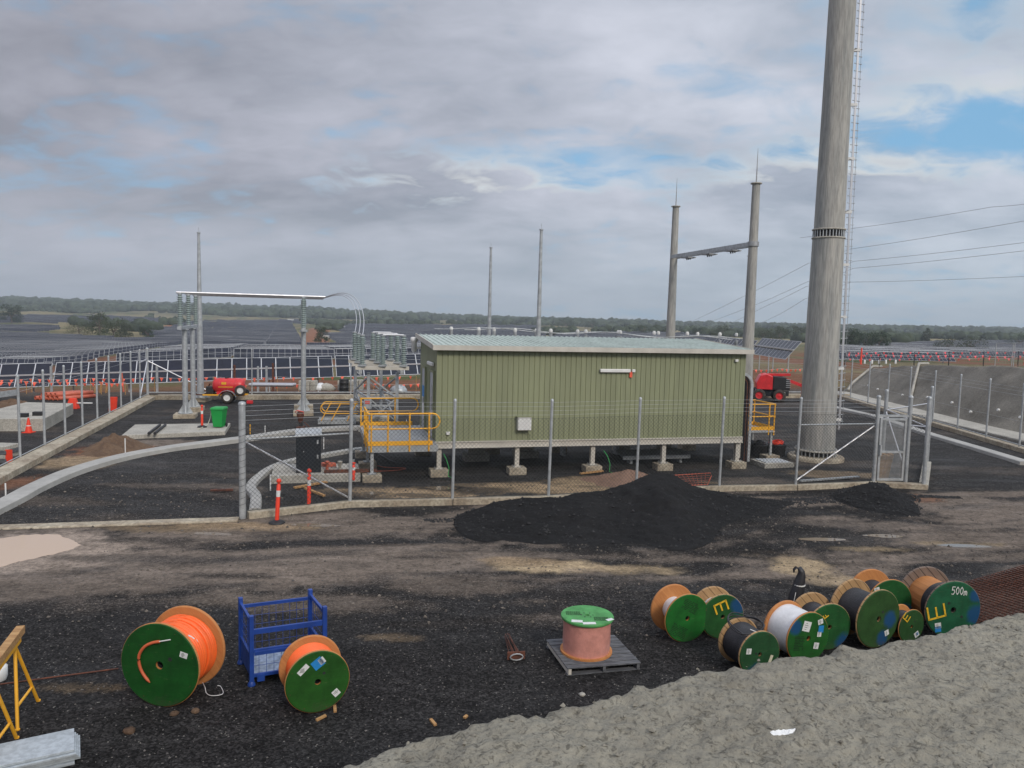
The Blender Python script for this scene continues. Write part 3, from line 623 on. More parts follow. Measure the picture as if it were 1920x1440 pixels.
# keep the line straight but at the measured posts
t = thing('chain_link_fence', 'long chain-link security fence with barbed wires in front of the green building', 'fence', NF[0])
fence_post(NF[0], .085, 0, 2.95, t); 
for i, p in enumerate(NF[1:-1]): fence_post(p, .042 if i else .05, 0, 2.93, t, lean=(.03, 0))
plinth([NF[0] + E1 * .12, NF[1], NF[2], NF[3], NF[4], NF[5], NF[6], NF[7] + E1 * .1], .26, .17, t, CONCY)
mb = MB()
for a, b in zip(NF[:-1], NF[1:]): link_mesh(mb, a, b, .19, 2.42)
mb.build('wire_mesh', LINKM, t)
for zz in (2.52, 2.64, 2.76, 2.88):
    mb = MB(); mb.tube([Vector((p.x, p.y, zz)) for p in NF], .0035, 4, cap=False); mb.build('barbed_wire', GALV, t)
for a, b, z0, z1 in ((NF[0], NF[1], 2.02, 2.02), (NF[0], NF[1], 2.0, .22), (NF[6], NF[7], 2.08, 2.08), (NF[7], NF[6], 2.05, .25)):
    MB().tube([Vector((a.x, a.y, z0)) + E2 * .06, Vector((b.x, b.y, z1)) + E2 * .06], .026, 8).build('brace', ALU if z0 != z1 else GALV, t)
# wire ties on the thick post
mb = MB()
mb.tube([NF[0] + Vector((.088 * math.cos(u), .088 * math.sin(u), .25 + u * .0255)) for u in np.linspace(0, 26 * math.pi, 320)], .004, 4)
mb.build('wire_tie', BLACK, t)

# pedestrian gate and the fence corner beyond it
g0 = NF[7]; g1 = G(1697, 912); c1 = G(1731, 917); c2 = G(1738, 872); g2 = Vector((13.3, 27.2, 0))
t = thing('personnel_gate', 'narrow galvanised gate leaf between two posts beside the fence corner', 'gate', g0)
fence_post(g0, .062, 0, 2.98, t); fence_post(g1, .062, 0, 2.98, t)
d = (g1 - g0).normalized(); nn = Vector((-d.y, d.x, 0)); L = (g1 - g0).length
mb = MB()
for a0, a1, z0, z1 in ((.10, .17, .2, 2.28), (L - .17, L - .10, .2, 2.28), (.17, L - .17, .2, .27), (.17, L - .17, 2.21, 2.28), (.17, L - .17, 1.12, 1.19)): mb.fbox(g0, d, nn, a0, a1, -.03, .03, z0, z1)
lf = mb.build('gate_leaf', GALV, t)
mb = MB(); 
for k in range(int((L - .34) / .025)): mb.fbox(g0, d, nn, .17 + k * .025, .175 + k * .025, -.004, .004, .27, 2.21)
for k in range(42): mb.fbox(g0, d, nn, .17, L - .17, -.0075, -.0045, .3 + k * .046, .3035 + k * .046)
mb.build('mesh_infill', GALV, lf)
MB().fbox(g0, d, nn, .11, .16, -.10, -.03, 1.05, 1.40).build('gate_latch', GALV, lf)
MB().fbox(g0, d, nn, .04, L - .02, -.035, .035, 2.32, 2.39).build('head_rail', GALV, t)
plinth([g0 + d * .02, c1 + d * .1], .34, .165, t, CONCY)
q_ = g0 + d * .62 + nn * .55
for k in range(4): tag(MB().obox(q_ + d * (-.16 + k * .12) + EZ * (.52 + .05 * (k % 2)), d * .055, nn * .10 + EZ * .02, EZ * .46 - nn * .12).build('packing_board', TIMB, origin=q_ + d * (-.16 + k * .12)), ('first brown board leaning just behind the narrow gate leaf', 'second brown board leaning behind the narrow gate leaf', 'third brown board leaning behind the narrow gate leaf', 'last brown board leaning behind the gate leaf, by its hinge post')[k], 'board', 'brown boards behind the gate')
t = thing('fence_return', 'short chain-link fence corner with diagonal braces beyond the narrow gate', 'fence', c1)
for p, r in ((c1, .062), (c2, .05), (g2, .062)): fence_post(p, r, 0, 3.0, t)
mb = MB(); link_mesh(mb, g1, c1, .2, 2.42); link_mesh(mb, c1, c2, .2, 2.42); mb.build('wire_mesh', LINKM, t)
for a, b in (((g2, 2.35), (c1, 2.05)), ((g2, 2.3), (g1 + Vector((.2, .4, 0)), .4)), ((c1, 2.0), (c2, .4)), ((g2, 2.32), (c2, 2.4)), ((g1, 2.05), (c1, 2.05))):
    MB().tube([a[0] + EZ * a[1], b[0] + EZ * b[1]], .024, 8).build('brace', ALU, t)
plinth([c1, c2], .28, .15, t, CONC)

# fence along the west side of the yard
LF0 = Vector((-15.2, 20.6, 0)); ld = (CORN - LF0).normalized()
t = thing('open_post_fence', 'row of bare galvanised fence posts on a pale concrete plinth beside the curved kerb', 'fence', CORN)
pxs = [36, 83, 122, 155, 183, 206, 228, 247, 264]
for i, px in enumerate(pxs + [278]):
    # where the fence line crosses this bearing
    g = G(px, 800); s_ = (LF0.x * g.y - LF0.y * g.x) / (ld.y * g.x - ld.x * g.y); p = LF0 + ld * s_
    fence_post(p, .042 if px != 278 else .075, 0, 2.92, t)
p = LF0 + ld * 1.6; fence_post(p, .042, 0, 2.92, t)
plinth([LF0 - ld * 4, CORN], .62, .20, t, CONCY, off=-.30)
for zz, r in ((2.40, .006), (2.6, .004), (2.75, .004), (.24, .02)):
    MB().tube([LF0 - ld * 4 + EZ * zz, CORN + EZ * zz], r, 4, cap=False).build('wire', GALV, t)
for a, b in ((CORN + EZ * 2.2, CORN - ld * 2.1 + EZ * .2), (CORN + EZ * 2.2, CORN + E1 * 3.2 + EZ * .5), (CORN + EZ * 2.3, CORN - ld * 2.1 + EZ * 2.2)): MB().tube([a, b], .035, 8).build('brace', ALU, t)
# far fence
t = thing('far_fence', 'distant galvanised fence with low rail and plinth behind the red tank trailer', 'fence', CORN)
FE = CORN + E1 * 47.5
k = 0
for s_ in np.arange(2.9, 47, 2.95): fence_post(CORN + E1 * float(s_), .035, 0, 2.92, t)
plinth([CORN + E1 * .1, FE], .45, .20, t, CONCY, off=-.2)
for zz, r in ((2.42, .008), (2.6, .004), (2.75, .004), (.32, .03)): MB().tube([CORN + EZ * zz, FE + EZ * zz], r, 4, cap=False).build('wire', GALV, t)
plinth([CORN + E1 * .3 - E2 * 1.0, FE - E2 * 1.0], .14, .26, t, CONCY)
# east fence
RFp = [Vector((23.9, 56.5, 0)), G(1587, 748), G(1622, 760), G(1660, 783), G(1702, 792), G(1752, 803), G(1808, 815), G(1866, 832), Vector((22.25, 33.0, 0)), Vector((22.1, 30.6, 0))]
t = thing('east_fence', 'galvanised post fence on a concrete plinth along the foot of the grey batter', 'fence', RFp[-1])
RFp = [Vector((23.9 - (56.5 - Y) * .075, Y, 0)) for Y in (56.5, 53.6, 50.4, 47.3, 44.3, 41.3, 38.6, 35.9, 33.2, 30.4)]
for p in RFp: fence_post(p, .042, 0, 2.92, t)
plinth([RFp[0], RFp[-1]], .34, .20, t, CONCY)
for zz, r in ((2.42, .006), (2.6, .004), (2.75, .004), (.28, .02), (1.3, .004)): MB().tube([RFp[0] + EZ * zz, RFp[-1] + EZ * zz], r, 4, cap=False).build('wire', GALV, t)

# ------------------------------------------------------------------ THE GREEN SWITCH ROOM
S0 = Vector((-2.45, 25.0, 0)); SL, SW = 11.22, 4.05; SE1 = Vector((10.86, 2.8, 0)).normalized(); SE2 = Vector((-SE1.y, SE1.x, 0))
def SP(a, b, z): return S0 + SE1 * a + SE2 * b + EZ * z
sh = thing('switch_room', 'long green ribbed metal building raised on short steel legs', 'building', S0)
ZB, ZF, ZR = 1.15, 4.17, 4.42
def ribbed(a0, a1, mk, ztop0, ztop1, pitch=.183):
    n = int(round((a1 - a0) / pitch)); pr = (a1 - a0) / n; prof = []
    for k in range(n):
        x = a0 + k * pr; prof += [(x, 0), (x + pr * .80, 0), (x + pr * .86, .02), (x + pr * .94, .02)]
    prof.append((a1, 0)); vs = []; fs = []
    for (x, dp) in prof:
        zt = ztop0 + (ztop1 - ztop0) * (x - a0) / (a1 - a0); vs += [mk(x, dp, ZB), mk(x, dp, zt)]
    for i in range(len(prof) - 1): fs.append((2 * i, 2 * i + 2, 2 * i + 3, 2 * i + 1))
    return vs, fs
mb = MB(); mb.add(*ribbed(0, SL, lambda x, dp, z: SP(x, dp, z), ZF, ZF)); wf = mb.build('front_wall', GREENW, sh)
mb = MB(); vs, fs = ribbed(0, SW, lambda x, dp, z: SP(dp, x, z), ZF, ZR); mb.add(vs, [f[::-1] for f in fs]); mb.build('end_wall', GREENW, sh)
mb = MB(); mb.add([SP(.03, SW, ZB), SP(SL, SW, ZB), SP(SL, SW, ZR), SP(.03, SW, ZR)], [(0, 1, 2, 3)]); mb.add([SP(SL, 0, ZB), SP(SL, SW, ZB), SP(SL, SW, ZR), SP(SL, 0, ZF)], [(0, 1, 2, 3)]); mb.add([SP(0, 0, ZB + .01), SP(SL, 0, ZB + .01), SP(SL, SW, ZB + .01), SP(0, SW, ZB + .01)], [(3, 2, 1, 0)]); mb.build('rear_wall', GREENW, sh)
for c in ((-.012, -.012), (SL - .05, -.012)): MB().fbox(S0, SE1, SE2, c[0], c[0] + .062, c[1], c[1] + .05, ZB, ZF).build('corner_trim', GREENW, sh)
# roof with standing ribs
mb = MB(); oh = .16; n = 58; pr = (SL + 2 * oh) / n; prof = []
for k in range(n):
    x = -oh + k * pr; prof += [(x, 0), (x + pr * .62, 0), (x + pr * .72, .038), (x + pr * .90, .038)]
prof.append((SL + oh, 0)); vs = []; fs = []
for (x, dz) in prof: vs += [SP(x, -oh, 4.30 + dz), SP(x, SW + oh, 4.54 + dz)]
for i in range(len(prof) - 1): fs.append((2 * i, 2 * i + 2, 2 * i + 3, 2 * i + 1))
mb.add(vs, fs); mb.add([SP(-oh, -oh, 4.28), SP(SL + oh, -oh, 4.28), SP(SL + oh, SW + oh, 4.52), SP(-oh, SW + oh, 4.52)], [(3, 2, 1, 0)])
rf = mb.build('roof', ROOFG, sh)
MB().fbox(S0, SE1, SE2, -oh - .02, SL + oh + .02, -oh - .11, -oh - .003, 4.17, 4.33).build('gutter', CREAM, rf)
for a in (-oh - .03, SL + oh + .002):
    mb = MB(); q = [SP(a, -oh, 4.19), SP(a + .028, -oh, 4.19), SP(a + .028, SW + oh, 4.43), SP(a, SW + oh, 4.43)]
    mb.add(q + [p + EZ * .17 for p in q], [(0, 1, 2, 3)[::-1], (4, 5, 6, 7), (0, 1, 5, 4), (1, 2, 6, 5), (2, 3, 7, 6), (3, 0, 4, 7)]); mb.build('barge_board', CREAM, rf)
mb = MB(); mb.fbox(S0, SE1, SE2, -.02, SL + .02, -.045, .06, .93, ZB + .005); mb.fbox(S0, SE1, SE2, -.02, SL + .02, -.075, -.045, .93, .96); mb.fbox(S0, SE1, SE2, -.02, SL + .02, -.075, -.045, 1.12, 1.155); mb.build('floor_beam', CREAM, sh)
MB().fbox(S0, SE1, SE2, -.02, SL + .02, SW - .1, SW, .93, ZB - .01).build('floor_beam', CREAM, sh)
for a in (-.021, 2.69, 5.4, 8.1, SL - .1): MB().fbox(S0, SE1, SE2, a, a + .08, .06, SW - .1, .935, ZB - .012).build('floor_joist', CREAM, sh)
def leg(a, b):
    mb = MB(); mb.fbox(S0, SE1, SE2, a - .075, a + .075, b - .075, b - .063, .20, .93); mb.fbox(S0, SE1, SE2, a - .075, a + .075, b + .063, b + .075, .20, .93); mb.fbox(S0, SE1, SE2, a - .006, a + .006, b - .063, b + .063, .20, .93)
    mb.fbox(S0, SE1, SE2, a - .15, a + .15, b - .15, b + .15, .235, .252)
    lg = mb.build('leg', CREAM, sh)
    MB().fbox(S0, SE1, SE2, a - .30, a + .30, b - .24, b + .24, -.1, .225).build('footing', CONCY, lg, bevel=.015)
    mb = MB(); [mb.tube([SP(a + i * .11, b + j * .11, .225), SP(a + i * .11, b + j * .11, .30)], .012, 6) for i in (-1, 1) for j in (-1, 1)]; mb.build('anchor_bolt', GALV, lg)
for a in (.12, 2.78, 5.50, 8.18, SL - .12):
    leg(a, .10); leg(a, SW - .1)
# doors and fittings on the west end
for b0, b1 in ((2.35, 3.25), (.35, 1.25)):
    mb = MB(); 
    for y0, y1, z0, z1 in ((b0, b0 + .06, 1.2, 3.38), (b1 - .06, b1, 1.2, 3.38), (b0, b1, 3.38, 3.45)): mb.fbox(S0, SE1, SE2, -.075, .01, y0, y1, z0, z1)
    mb.build('door_frame', GREENW, sh)
    dr = MB().fbox(S0, SE1, SE2, -.05, -.01, b0 + .062, b1 - .062, 1.2, 3.37).build('door', DOORG, sh, bevel=.004)
    MB().fbox(S0, SE1, SE2, -.12, -.052, b0 + .12, b0 + .16, 2.15, 2.35).build('handle', GALV, dr)
    if b0 > 2: MB().fbox(S0, SE1, SE2, -.058, -.051, b0 + .25, b1 - .2, 2.35, 2.75).build('safety_sign', STICKB, dr); MB().fbox(S0, SE1, SE2, -.058, -.051, b0 + .25, b1 - .2, 1.75, 2.33).build('safety_sign', STICKW, dr)
    else: MB().fbox(S0, SE1, SE2, -.058, -.051, b0 + .3, b1 - .3, 2.35, 2.95).build('door_window', GALV, dr)
MB().fbox(S0, SE1, SE2, -.13, -.02, .5, 1.5, 3.60, 3.72).build('wall_light', WHITE, sh, bevel=.03)
mb = MB(); mb.lathe([(.07, 0), (.10, .03), (.10, .36), (.14, .40), (.14, .52), (.11, .55)], SP(-.25, SW + .0, 3.9), n=14); mb.fbox(S0, SE1, SE2, -.2, .0, SW - .04, SW + .04, 4.0, 4.08); mb.build('roof_vent', WHITE, sh)
# fittings on the long wall
fl = MB().fbox(S0, SE1, SE2, 5.62, 6.74, -.11, -.005, 3.47, 3.59).build('wall_light', WHITE, sh, bevel=.025)
MB().fbox(S0, SE1, SE2, 6.80, 6.92, -.09, -.005, 3.48, 3.58).build('junction_box', WHITE, sh, bevel=.01)
MB().fbox(S0, SE1, SE2, 6.72, 6.82, -.06, -.02, 3.30, 3.50).build('red_tag', ORG, fl)
bx = MB().fbox(S0, SE1, SE2, 2.72, 3.18, -.22, -.008, 1.52, 1.96).build('meter_box', WHITE, sh, bevel=.012)
MB().fbox(S0, SE1, SE2, 2.68, 3.22, -.24, -.006, 1.965, 1.98).build('hood', GREENW, bx)
mb = MB(); mb.tube([SP(3.0, -.03, 1.5), SP(3.0, -.03, 1.38), SP(3.18, -.03, 1.38), SP(3.18, -.03, 1.16)], .012, 6); mb.build('conduit', GREENW, bx)
MB().fbox(S0, SE1, SE2, .33, .45, -.07, -.006, 1.38, 1.48).build('socket', WHITE, sh, bevel=.01)
MB().fbox(S0, SE1, SE2, SL - .45, SL - .33, -.09, -.006, 3.88, 3.97).build('flood_sensor', WHITE, sh, bevel=.01)
# clutter under the building
def slab_thing(name, label, cat, o, ex, ey, dims, m, group=None, bevel=.01):
    mb = MB(); mb.fbox(o, ex, ey, *dims); ob = mb.build(name, m, origin=Vector(o), bevel=bevel); return tag(ob, label, cat, group)
b = MB(); b.fbox(SP(6.6, 3.2, 0), SE1, SE2, -1.9, 1.6, -.25, .25, .50, .56); b.fbox(SP(6.6, 3.2, 0), SE1, SE2, -1.2, -1.1, -.2, .2, .0, .50); b.fbox(SP(6.6, 3.2, 0), SE1, SE2, 1.0, 1.1, -.2, .2, .0, .50)
tag(b.build('steel_trestle_shelf', GALV, origin=SP(6.6, 3.2, 0)), 'low galvanised steel shelf lying in the shade under the green building', 'shelf')
b = MB(); b.obox(SP(8.4, 1.4, .33), SE1 * 1.35, SE2 * .35 + EZ * .08, EZ * .02); b.obox(SP(8.4, 1.05, .26), SE1 * 1.35, SE2 * .02, EZ * .07)
for a in (7.4, 9.4): b.fbox(S0, SE1, SE2, a, a + .1, 1.2, 1.5, 0, .28)
tag(b.build('metal_sheet', GALV, origin=SP(8.4, 1.4, 0)), 'grey folded metal sheet propped under the right half of the green building', 'metal sheet')
for i, (a, bb) in enumerate(((1.9, 2.6), (3.9, 3.0), (9.7, 3.2))):
    mb = MB(); mb.fbox(SP(a, bb, 0), SE1, SE2, -.45, .45, -.3, .3, -.05, .26); mb.fbox(SP(a, bb, 0), SE1, SE2, -.3, .3, -.08, .08, .26, .44)
    tag(mb.build('concrete_block', CONC, origin=SP(a, bb, 0), bevel=.01), ('pale concrete block with steel plate under the building near its west end', 'pale concrete block with steel plate in the middle under the building', 'pale concrete block with steel plate under the east end of the building')[i], 'block')
for i, (a, col) in enumerate(((.3, (0.03, .35, .08)), (5.9, (.03, .35, .08)))):
    gm = mat('green_earth_cable', col, .5); p = SP(a, -.3, 0)
    MB().tube(smooth_line([(0, 0)], 1) if False else [p + Vector((x, y, z)) for x, y, z in ((-.1, .2, .75), (.0, .0, .62), (.1, -.05, .35), (.08, -.1, .08), (.25, -.15, .02))], .012, 6).build('earth_cable', gm, origin=p) 
    tag(bpy.context.scene.collection.objects[-1], ('green earth cable looping by the footing of the first leg', 'green earth cable looping by the footing of the third leg')[i], 'cable')

# walkway platforms and rails
def rail_frame(mb, pts, zs, r=.024):
    for z in zs: mb.tube([Vector(p) + EZ * z for p in pts], r, 8)
PF = SP(-2.2, -.55, 0)
t = thing('west_platform', 'steel landing with yellow handrails at the door end of the green building', 'platform', PF)
mb = MB(); mb.fbox(S0, SE1, SE2, -2.2, -.02, -.55, 3.9, 1.08, 1.13); mb.fbox(S0, SE1, SE2, -2.22, -.02, -.58, -.55, .93, 1.13); mb.fbox(S0, SE1, SE2, -2.23, -2.2, -.58, 3.9, .93, 1.13); mb.build('deck', GALV, t)
mb = MB()
for k in range(30): mb.fbox(S0, SE1, SE2, -2.18 + k * .072, -2.16 + k * .072, -.53, 3.88, 1.131, 1.15)
mb.build('grating', GALV, t)
def yrail(name, path, posts, toe=True, par=None, loop=None):
    mb = MB()
    top = [p + EZ * 2.16 for p in path]; mid = [p + EZ * 1.68 for p in path]
    mb.tube(top, .026, 8); mb.tube(mid, .024, 8)
    if loop: a, b_, dv = loop; mb.tube([b_ + EZ * 2.16] + [b_ + dv * (.22 * math.sin(u)) + EZ * (1.92 + .24 * math.cos(u)) for u in np.linspace(0, math.pi, 9)] + [b_ + EZ * 1.68], .026, 8)
    for p in posts: mb.tube([p + EZ * .95, p + EZ * 2.16], .028, 8); mb.lathe([(.036, -.05), (.045, 0), (.036, .05)], p + EZ * 1.68, n=8); mb.lathe([(.036, -.04), (.042, 0), (.036, .04)], p + EZ * 2.15, n=8)
    ob = mb.build(name, YEL, par)
    if toe:
        m2 = MB()
        for a, b_ in zip(path[:-1], path[1:]): m2.bar(a + EZ * 1.22, b_ + EZ * 1.22, .012, .14)
        m2.build('toe_board', YEL, ob)
c = [SP(-2.24, -.6, 0), SP(-.2, -.6, 0)]
yrail('handrail', c, [c[0] + SE1 * .1, c[0] + SE1 * .62, (c[0] + c[1]) / 2 + SE1 * .28, c[1] - SE1 * .12], True, t, (None, c[1], SE1))
c = [SP(-2.24, 1.1, 0), SP(-2.24, -.6, 0)]
yrail('handrail', c, [c[0], c[0] - SE2 * .7, c[1] + SE2 * .15], True, t)
c = [SP(-2.2, 3.9, 0), SP(-.3, 3.9, 0)]
yrail('handrail', c, [c[0], (c[0] + c[1]) / 2 + SE1 * .3], True, t, (None, c[1], SE1))
for a, bb in ((-2.1, -.45), (-2.1, 3.75), (-2.1, 1.6)):
    mb = MB(); mb.fbox(S0, SE1, SE2, a - .05, a + .05, bb - .05, bb + .05, .2, .93); mb.fbox(S0, SE1, SE2, a - .14, a + .14, bb - .14, bb + .14, .235, .25); lg = mb.build('leg', GALV, t)
    MB().fbox(S0, SE1, SE2, a - .30, a + .30, bb - .25, bb + .25, -.1, .22).build('footing', CONCY, lg, bevel=.015)
# east platform
e0 = SL + .55
t = thing('east_platform', 'small raised landing with yellow handrails beyond the cable riser', 'platform', SP(e0, 2, 0))
MB().fbox(S0, SE1, SE2, SL + .05, SL + 2.30, 1.4, 2.9, 1.06, 1.12).build('deck', GALV, t)
a0, a1, b0, b1 = SL + .85, SL + 2.27, 1.42, 2.88
yrail('handrail', [SP(a0, b0, 0), SP(a1, b0, 0)], [SP(a0 + .25, b0, 0), SP(a1 - .25, b0, 0), SP(a1 - .02, b0, 0)], True, t)
yrail('handrail', [SP(a1, b0, 0), SP(a1, b1, 0)], [SP(a1, b1, 0)], True, t); yrail('handrail', [SP(a1, b1, 0), SP(a0, b1, 0)], [SP(a0, b1, 0), SP((a0 + a1) / 2, b1, 0)], True, t)
for bb in (1.5, 2.8):
    MB().fbox(S0, SE1, SE2, a1 - .12, a1 - .03, bb - .04, bb + .04, .15, 1.06).build('leg', GALV, t); MB().fbox(S0, SE1, SE2, a1 - .38, a1 + .2, bb - .25, bb + .25, -.1, .16).build('footing', CONCY, t, bevel=.012)
# cable riser: curved cable ladder with cables
t = thing('cable_riser', 'curved galvanised cable ladder carrying red and black cables down the building end', 'cable ladder', SP(SL + .35, .6, 0))
def riser_path(off, xo=0.0):
    pts = []
    for u in np.linspace(0, math.pi / 2, 8): pts.append((.0 + (.42 + off) * math.sin(u), 3.42 - .42 + (.42 + off) * math.cos(u)))
    return [(0 - .12, 3.42 + off)] + pts + [(.42 + off, .15)]
for b_ in (.35, .95):
    mb = MB(); P_ = [SP(SL + .12 + x, b_, z) for x, z in riser_path(0)]
    for p, q in zip(P_[:-1], P_[1:]): mb.bar(p, q, .03, .10, up=SE2.cross(q - p) if True else EZ)
    mb.build('side_rail', GALV, t)
for k in range(10):
    MB().fbox(S0, SE1, SE2, SL + .50, SL + .57, .35, .95, .3 + k * .29, .335 + k * .29).build('rung', GALV, t)
for k in range(5):
    x = .42 + .12 * k; col = (RUST, BLCAB, RUST, BLCAB, PIPEO)[k]
    MB().tube([SP(SL + .12 + a_, .42 + .105 * k, z) for a_, z in riser_path(-.07)], .034, 8).build('cable', col, t)
MB().fbox(S0, SE1, SE2, SL + .01, SL + .16, .3, .5, .3, 3.1).build('cover_sheet', CREAM, t)
for k in range(5):
    of_ = -.10 - .052 * k; MB().tube([SP(SL + .12 + a_, .40 + .02 * (k % 2), z) for a_, z in riser_path(of_)], .026, 8).build('cable', (BLCAB, RUST, BLCAB, BLCAB, BLCAB)[k], t)
# cable pit beside it
pc = G(1447, 872)
pit = thing('cable_pit', 'concrete cable pit with patterned steel cover beside the cable riser', 'pit', pc)
MB().fbox(pc, SE1, SE2, -.62, .62, -.5, .5, -.1, .16).build('surround', CONC, pit, bevel=.012); MB().fbox(pc, SE1, SE2, -.5, .5, -.38, .38, .16, .185).build('cover', mat('chequer_plate', (.5, .52, .53), .4, .3, .2, 10, .5, 60), pit)
# tubs with red hoses
pt_ = G(1440, 853)
tb = thing('hose_tub', 'two dark tubs heaped with red cables under the small landing', 'tub', pt_)
for i, xo in enumerate((-.5, .35)):
    MB().lathe([(.34, 0), (.40, .42), (.42, .45), (.37, .45), (.32, .1)], pt_ + SE1 * xo, n=18).build('tub', BLACK, tb)
    pts = [pt_ + SE1 * (xo + .3 * math.cos(u * 1.0) * (.6 + .4 * random.random())) + SE2 * (.26 * math.sin(u)) + EZ * (.44 + .03 * math.sin(u * 3) + u * .006) for u in np.linspace(0, 22, 60)]
    MB().tube(pts, .025, 6).build('hose', REDO if i else BLCAB, tb)
# ------------------------------------------------------------------ GRAVEL HEAPS
PILEM = shot_mat('black_crushed_gravel', (.018, .0175, .018), (.007, .007, .0075), 1.2, .6)

def heap(name, label, sil, base_off, front, back, label2=None):
    fenceY = lambda X: np.interp(X, [p.x for p in NF], [p.y for p in NF]); xs = []
    for px, py in sil:
        Yk = 22.0
        for _ in range(5): xk = A(px, py, Yk)[0]; Yk = float(fenceY(xk)) - base_off
        xs.append(xk)
    xs = np.array(xs)
    zs = np.array([max(0.0, A(px, py, float(fenceY(x)) - base_off)[2]) for (px, py), x in zip(sil, xs)])
    x = np.linspace(xs[0] - .4, xs[-1] + .4, 260); v = np.linspace(-1, 1, 150); X, V = np.meshgrid(x, v, indexing='ij')
    Hh = np.interp(X, xs, zs, left=0, right=0); rid = fenceY(X) - base_off
    hn = np.clip(Hh / zs.max(), 0, 1); fr = front * (.06 + .94 * hn ** .45) * (.80 + .5 * vnoise(X * .8, X * 0, 5)); Yv = rid + np.where(V < 0, V * fr, V * back * (.1 + .9 * hn ** .5))
    aV = np.clip(np.abs(V) + (fbm(X * .9, V * 1.5, 43, 4) - .47) * .35 * np.abs(V), 0, 1); pr = np.where(V < 0, (1 - aV) ** 1.7 * (1 + .5 * aV), (1 - aV) ** 1.1)
    Z = Hh * pr + ((fbm(X * 1.5, Yv * 1.8, 33, 5) - .47) * .46 + (fbm(X * 4, Yv * 4.5, 39, 4) - .47) * .20) * np.minimum(1, Hh * 1.4) * np.abs(V) ** .3 * (1 - np.abs(V)) ** .3
    Z += (fbm(X * 7, Yv * 7, 35, 3) - .45) * .05 * (pr > .02) + (vnoise(X * 22, Yv * 22, 37) - .5) * .018
    Z = np.where((np.abs(V) > .985) | (X < x[1]) | (X > x[-2]), -.08, np.maximum(Z, 0) + np.minimum(.06, Hh * pr * 3) - .035)
    o = grid_mesh(name, X, Yv, Z, PILEM); k_ = rng.choice(X.size, 2600); SCAT.setdefault('heap', []).append(np.stack([X.ravel()[k_], Yv.ravel()[k_], np.maximum(Z.ravel()[k_], hgt(X.ravel()[k_], Yv.ravel()[k_]))], -1))
    return tag(o, label, 'gravel pile')
heap('gravel_pile', 'long heap of black crushed gravel in front of the chain-link fence', [(825, 988), (850, 975), (880, 960), (930, 943), (985, 934), (1050, 934), (1090, 925), (1130, 921), (1160, 914), (1190, 902), (1215, 892), (1237, 889), (1262, 893), (1290, 908), (1330, 920), (1380, 930), (1420, 937), (1460, 941), (1510, 947), (1560, 957), (1600, 968)], 1.7, 3.4, 1.5)
heap('gravel_pile', 'small conical heap of black gravel against the narrow personnel gate', [(1490, 955), (1530, 945), (1560, 934), (1590, 922), (1620, 910), (1640, 906), (1660, 909), (1690, 927), (1715, 943), (1745, 955), (1775, 966)], 1.35, 2.6, 1.2)
bm_ = shot_mat('brown_soil_heap', (.19, .125, .08), (.085, .052, .036), 1.3)
def mound(label, c, rx, ry, h, m, seed):
    u = np.linspace(0, 1, 26); th = np.linspace(0, 2 * np.pi, 61); U, TT = np.meshgrid(u, th, indexing='ij'); k = 1 + (fbm(np.cos(TT) * 2 + 5, np.sin(TT) * 2 + 5, seed, 3) - .45) * .7
    X = c.x + rx * U * k * np.cos(TT); Y = c.y + ry * U * k * np.sin(TT); Z = h * (1 - U) ** 1.2 * (.6 + fbm(X * 3, Y * 3, seed + 3, 4)) - .02
    return tag(grid_mesh('soil_mound', X, Y, Z, m), label, 'soil heap')
mound('brown soil heap between the plinth and the curved kerb', G(215, 842), 1.1, 1.6, .62, bm_, 3)
mound('reddish soil heap behind the chain-link fence near the large black gravel pile', G(1180, 903), 1.7, 1.1, .38, shot_mat('pinkish_soil', (.30, .19, .14), (.2, .12, .085)), 8)

# ------------------------------------------------------------------ TALL POLES AND GANTRY
pb = Vector((12.05, 30.05, 0))
t = thing('transmission_pole', 'huge tapering concrete pole with bolted ring joint and climbing ladder', 'power pole', pb)
MB().lathe([(.70, .38), (.635, 4.2), (.578, 8.62)], pb, n=40).build('lower_shaft', POLEC, t)
MB().lathe([(.552, 8.92), (.50, 15.0), (.44, 24.5)], pb, n=40).build('upper_shaft', POLEC, t)
MB().lathe([(.50, 8.60), (.50, 8.94)], pb, n=32).build('joint_core', BLACK, t)
for z in (8.60, 8.92): MB().lathe([(.60, z - .03), (.615, z - .02), (.615, z + .02), (.60, z + .03)], pb, n=40).build('joint_ring', CONC, t)
for k in range(30):
    an = 2 * math.pi * k / 30; MB().tube([pb + Vector((.565 * math.cos(an), .565 * math.sin(an), z)) for z in (8.62, 8.90)], .022, 6).build('joint_bolt', GALV, t)
MB().lathe([(.80, .36), (.80, .41), (.70, .42)], pb, n=40).build('base_flange', CONC, t)
MB().lathe([(.55, .1), (.55, .36)], pb, n=24).build('base_core', BLACK, t)
for k in range(28):
    an = 2 * math.pi * k / 28; MB().tube([pb + Vector((.74 * math.cos(an), .74 * math.sin(an), z)) for z in (.14, .47)], .026, 6).build('anchor_bolt', GALV, t)
MB().lathe([(1.05, -.1), (1.05, .13), (1.0, .16)], pb, n=36).build('footing', CONCY, t)
ladd = []; dirx = Vector((.97, -.12, 0)).normalized(); per = Vector((-dirx.y, dirx.x, 0))
def LR(z): return pb + EZ * z
def prad(z): return .70 - (.70 - .44) * z / 24.5
mb = MB(); mb.bar(LR(1.2) + dirx * (prad(1.2) + .13), LR(20.5) + dirx * (prad(20.5) + .13), .07, .07); lad = mb.build('ladder', ALU, t)
mb = MB(); mb.tube([LR(z) + dirx * (prad(z) + .29) + per * .13 for z in (1.4, 10, 20.5)], .008, 5); mb.build('safety_cable', GALVD, lad)
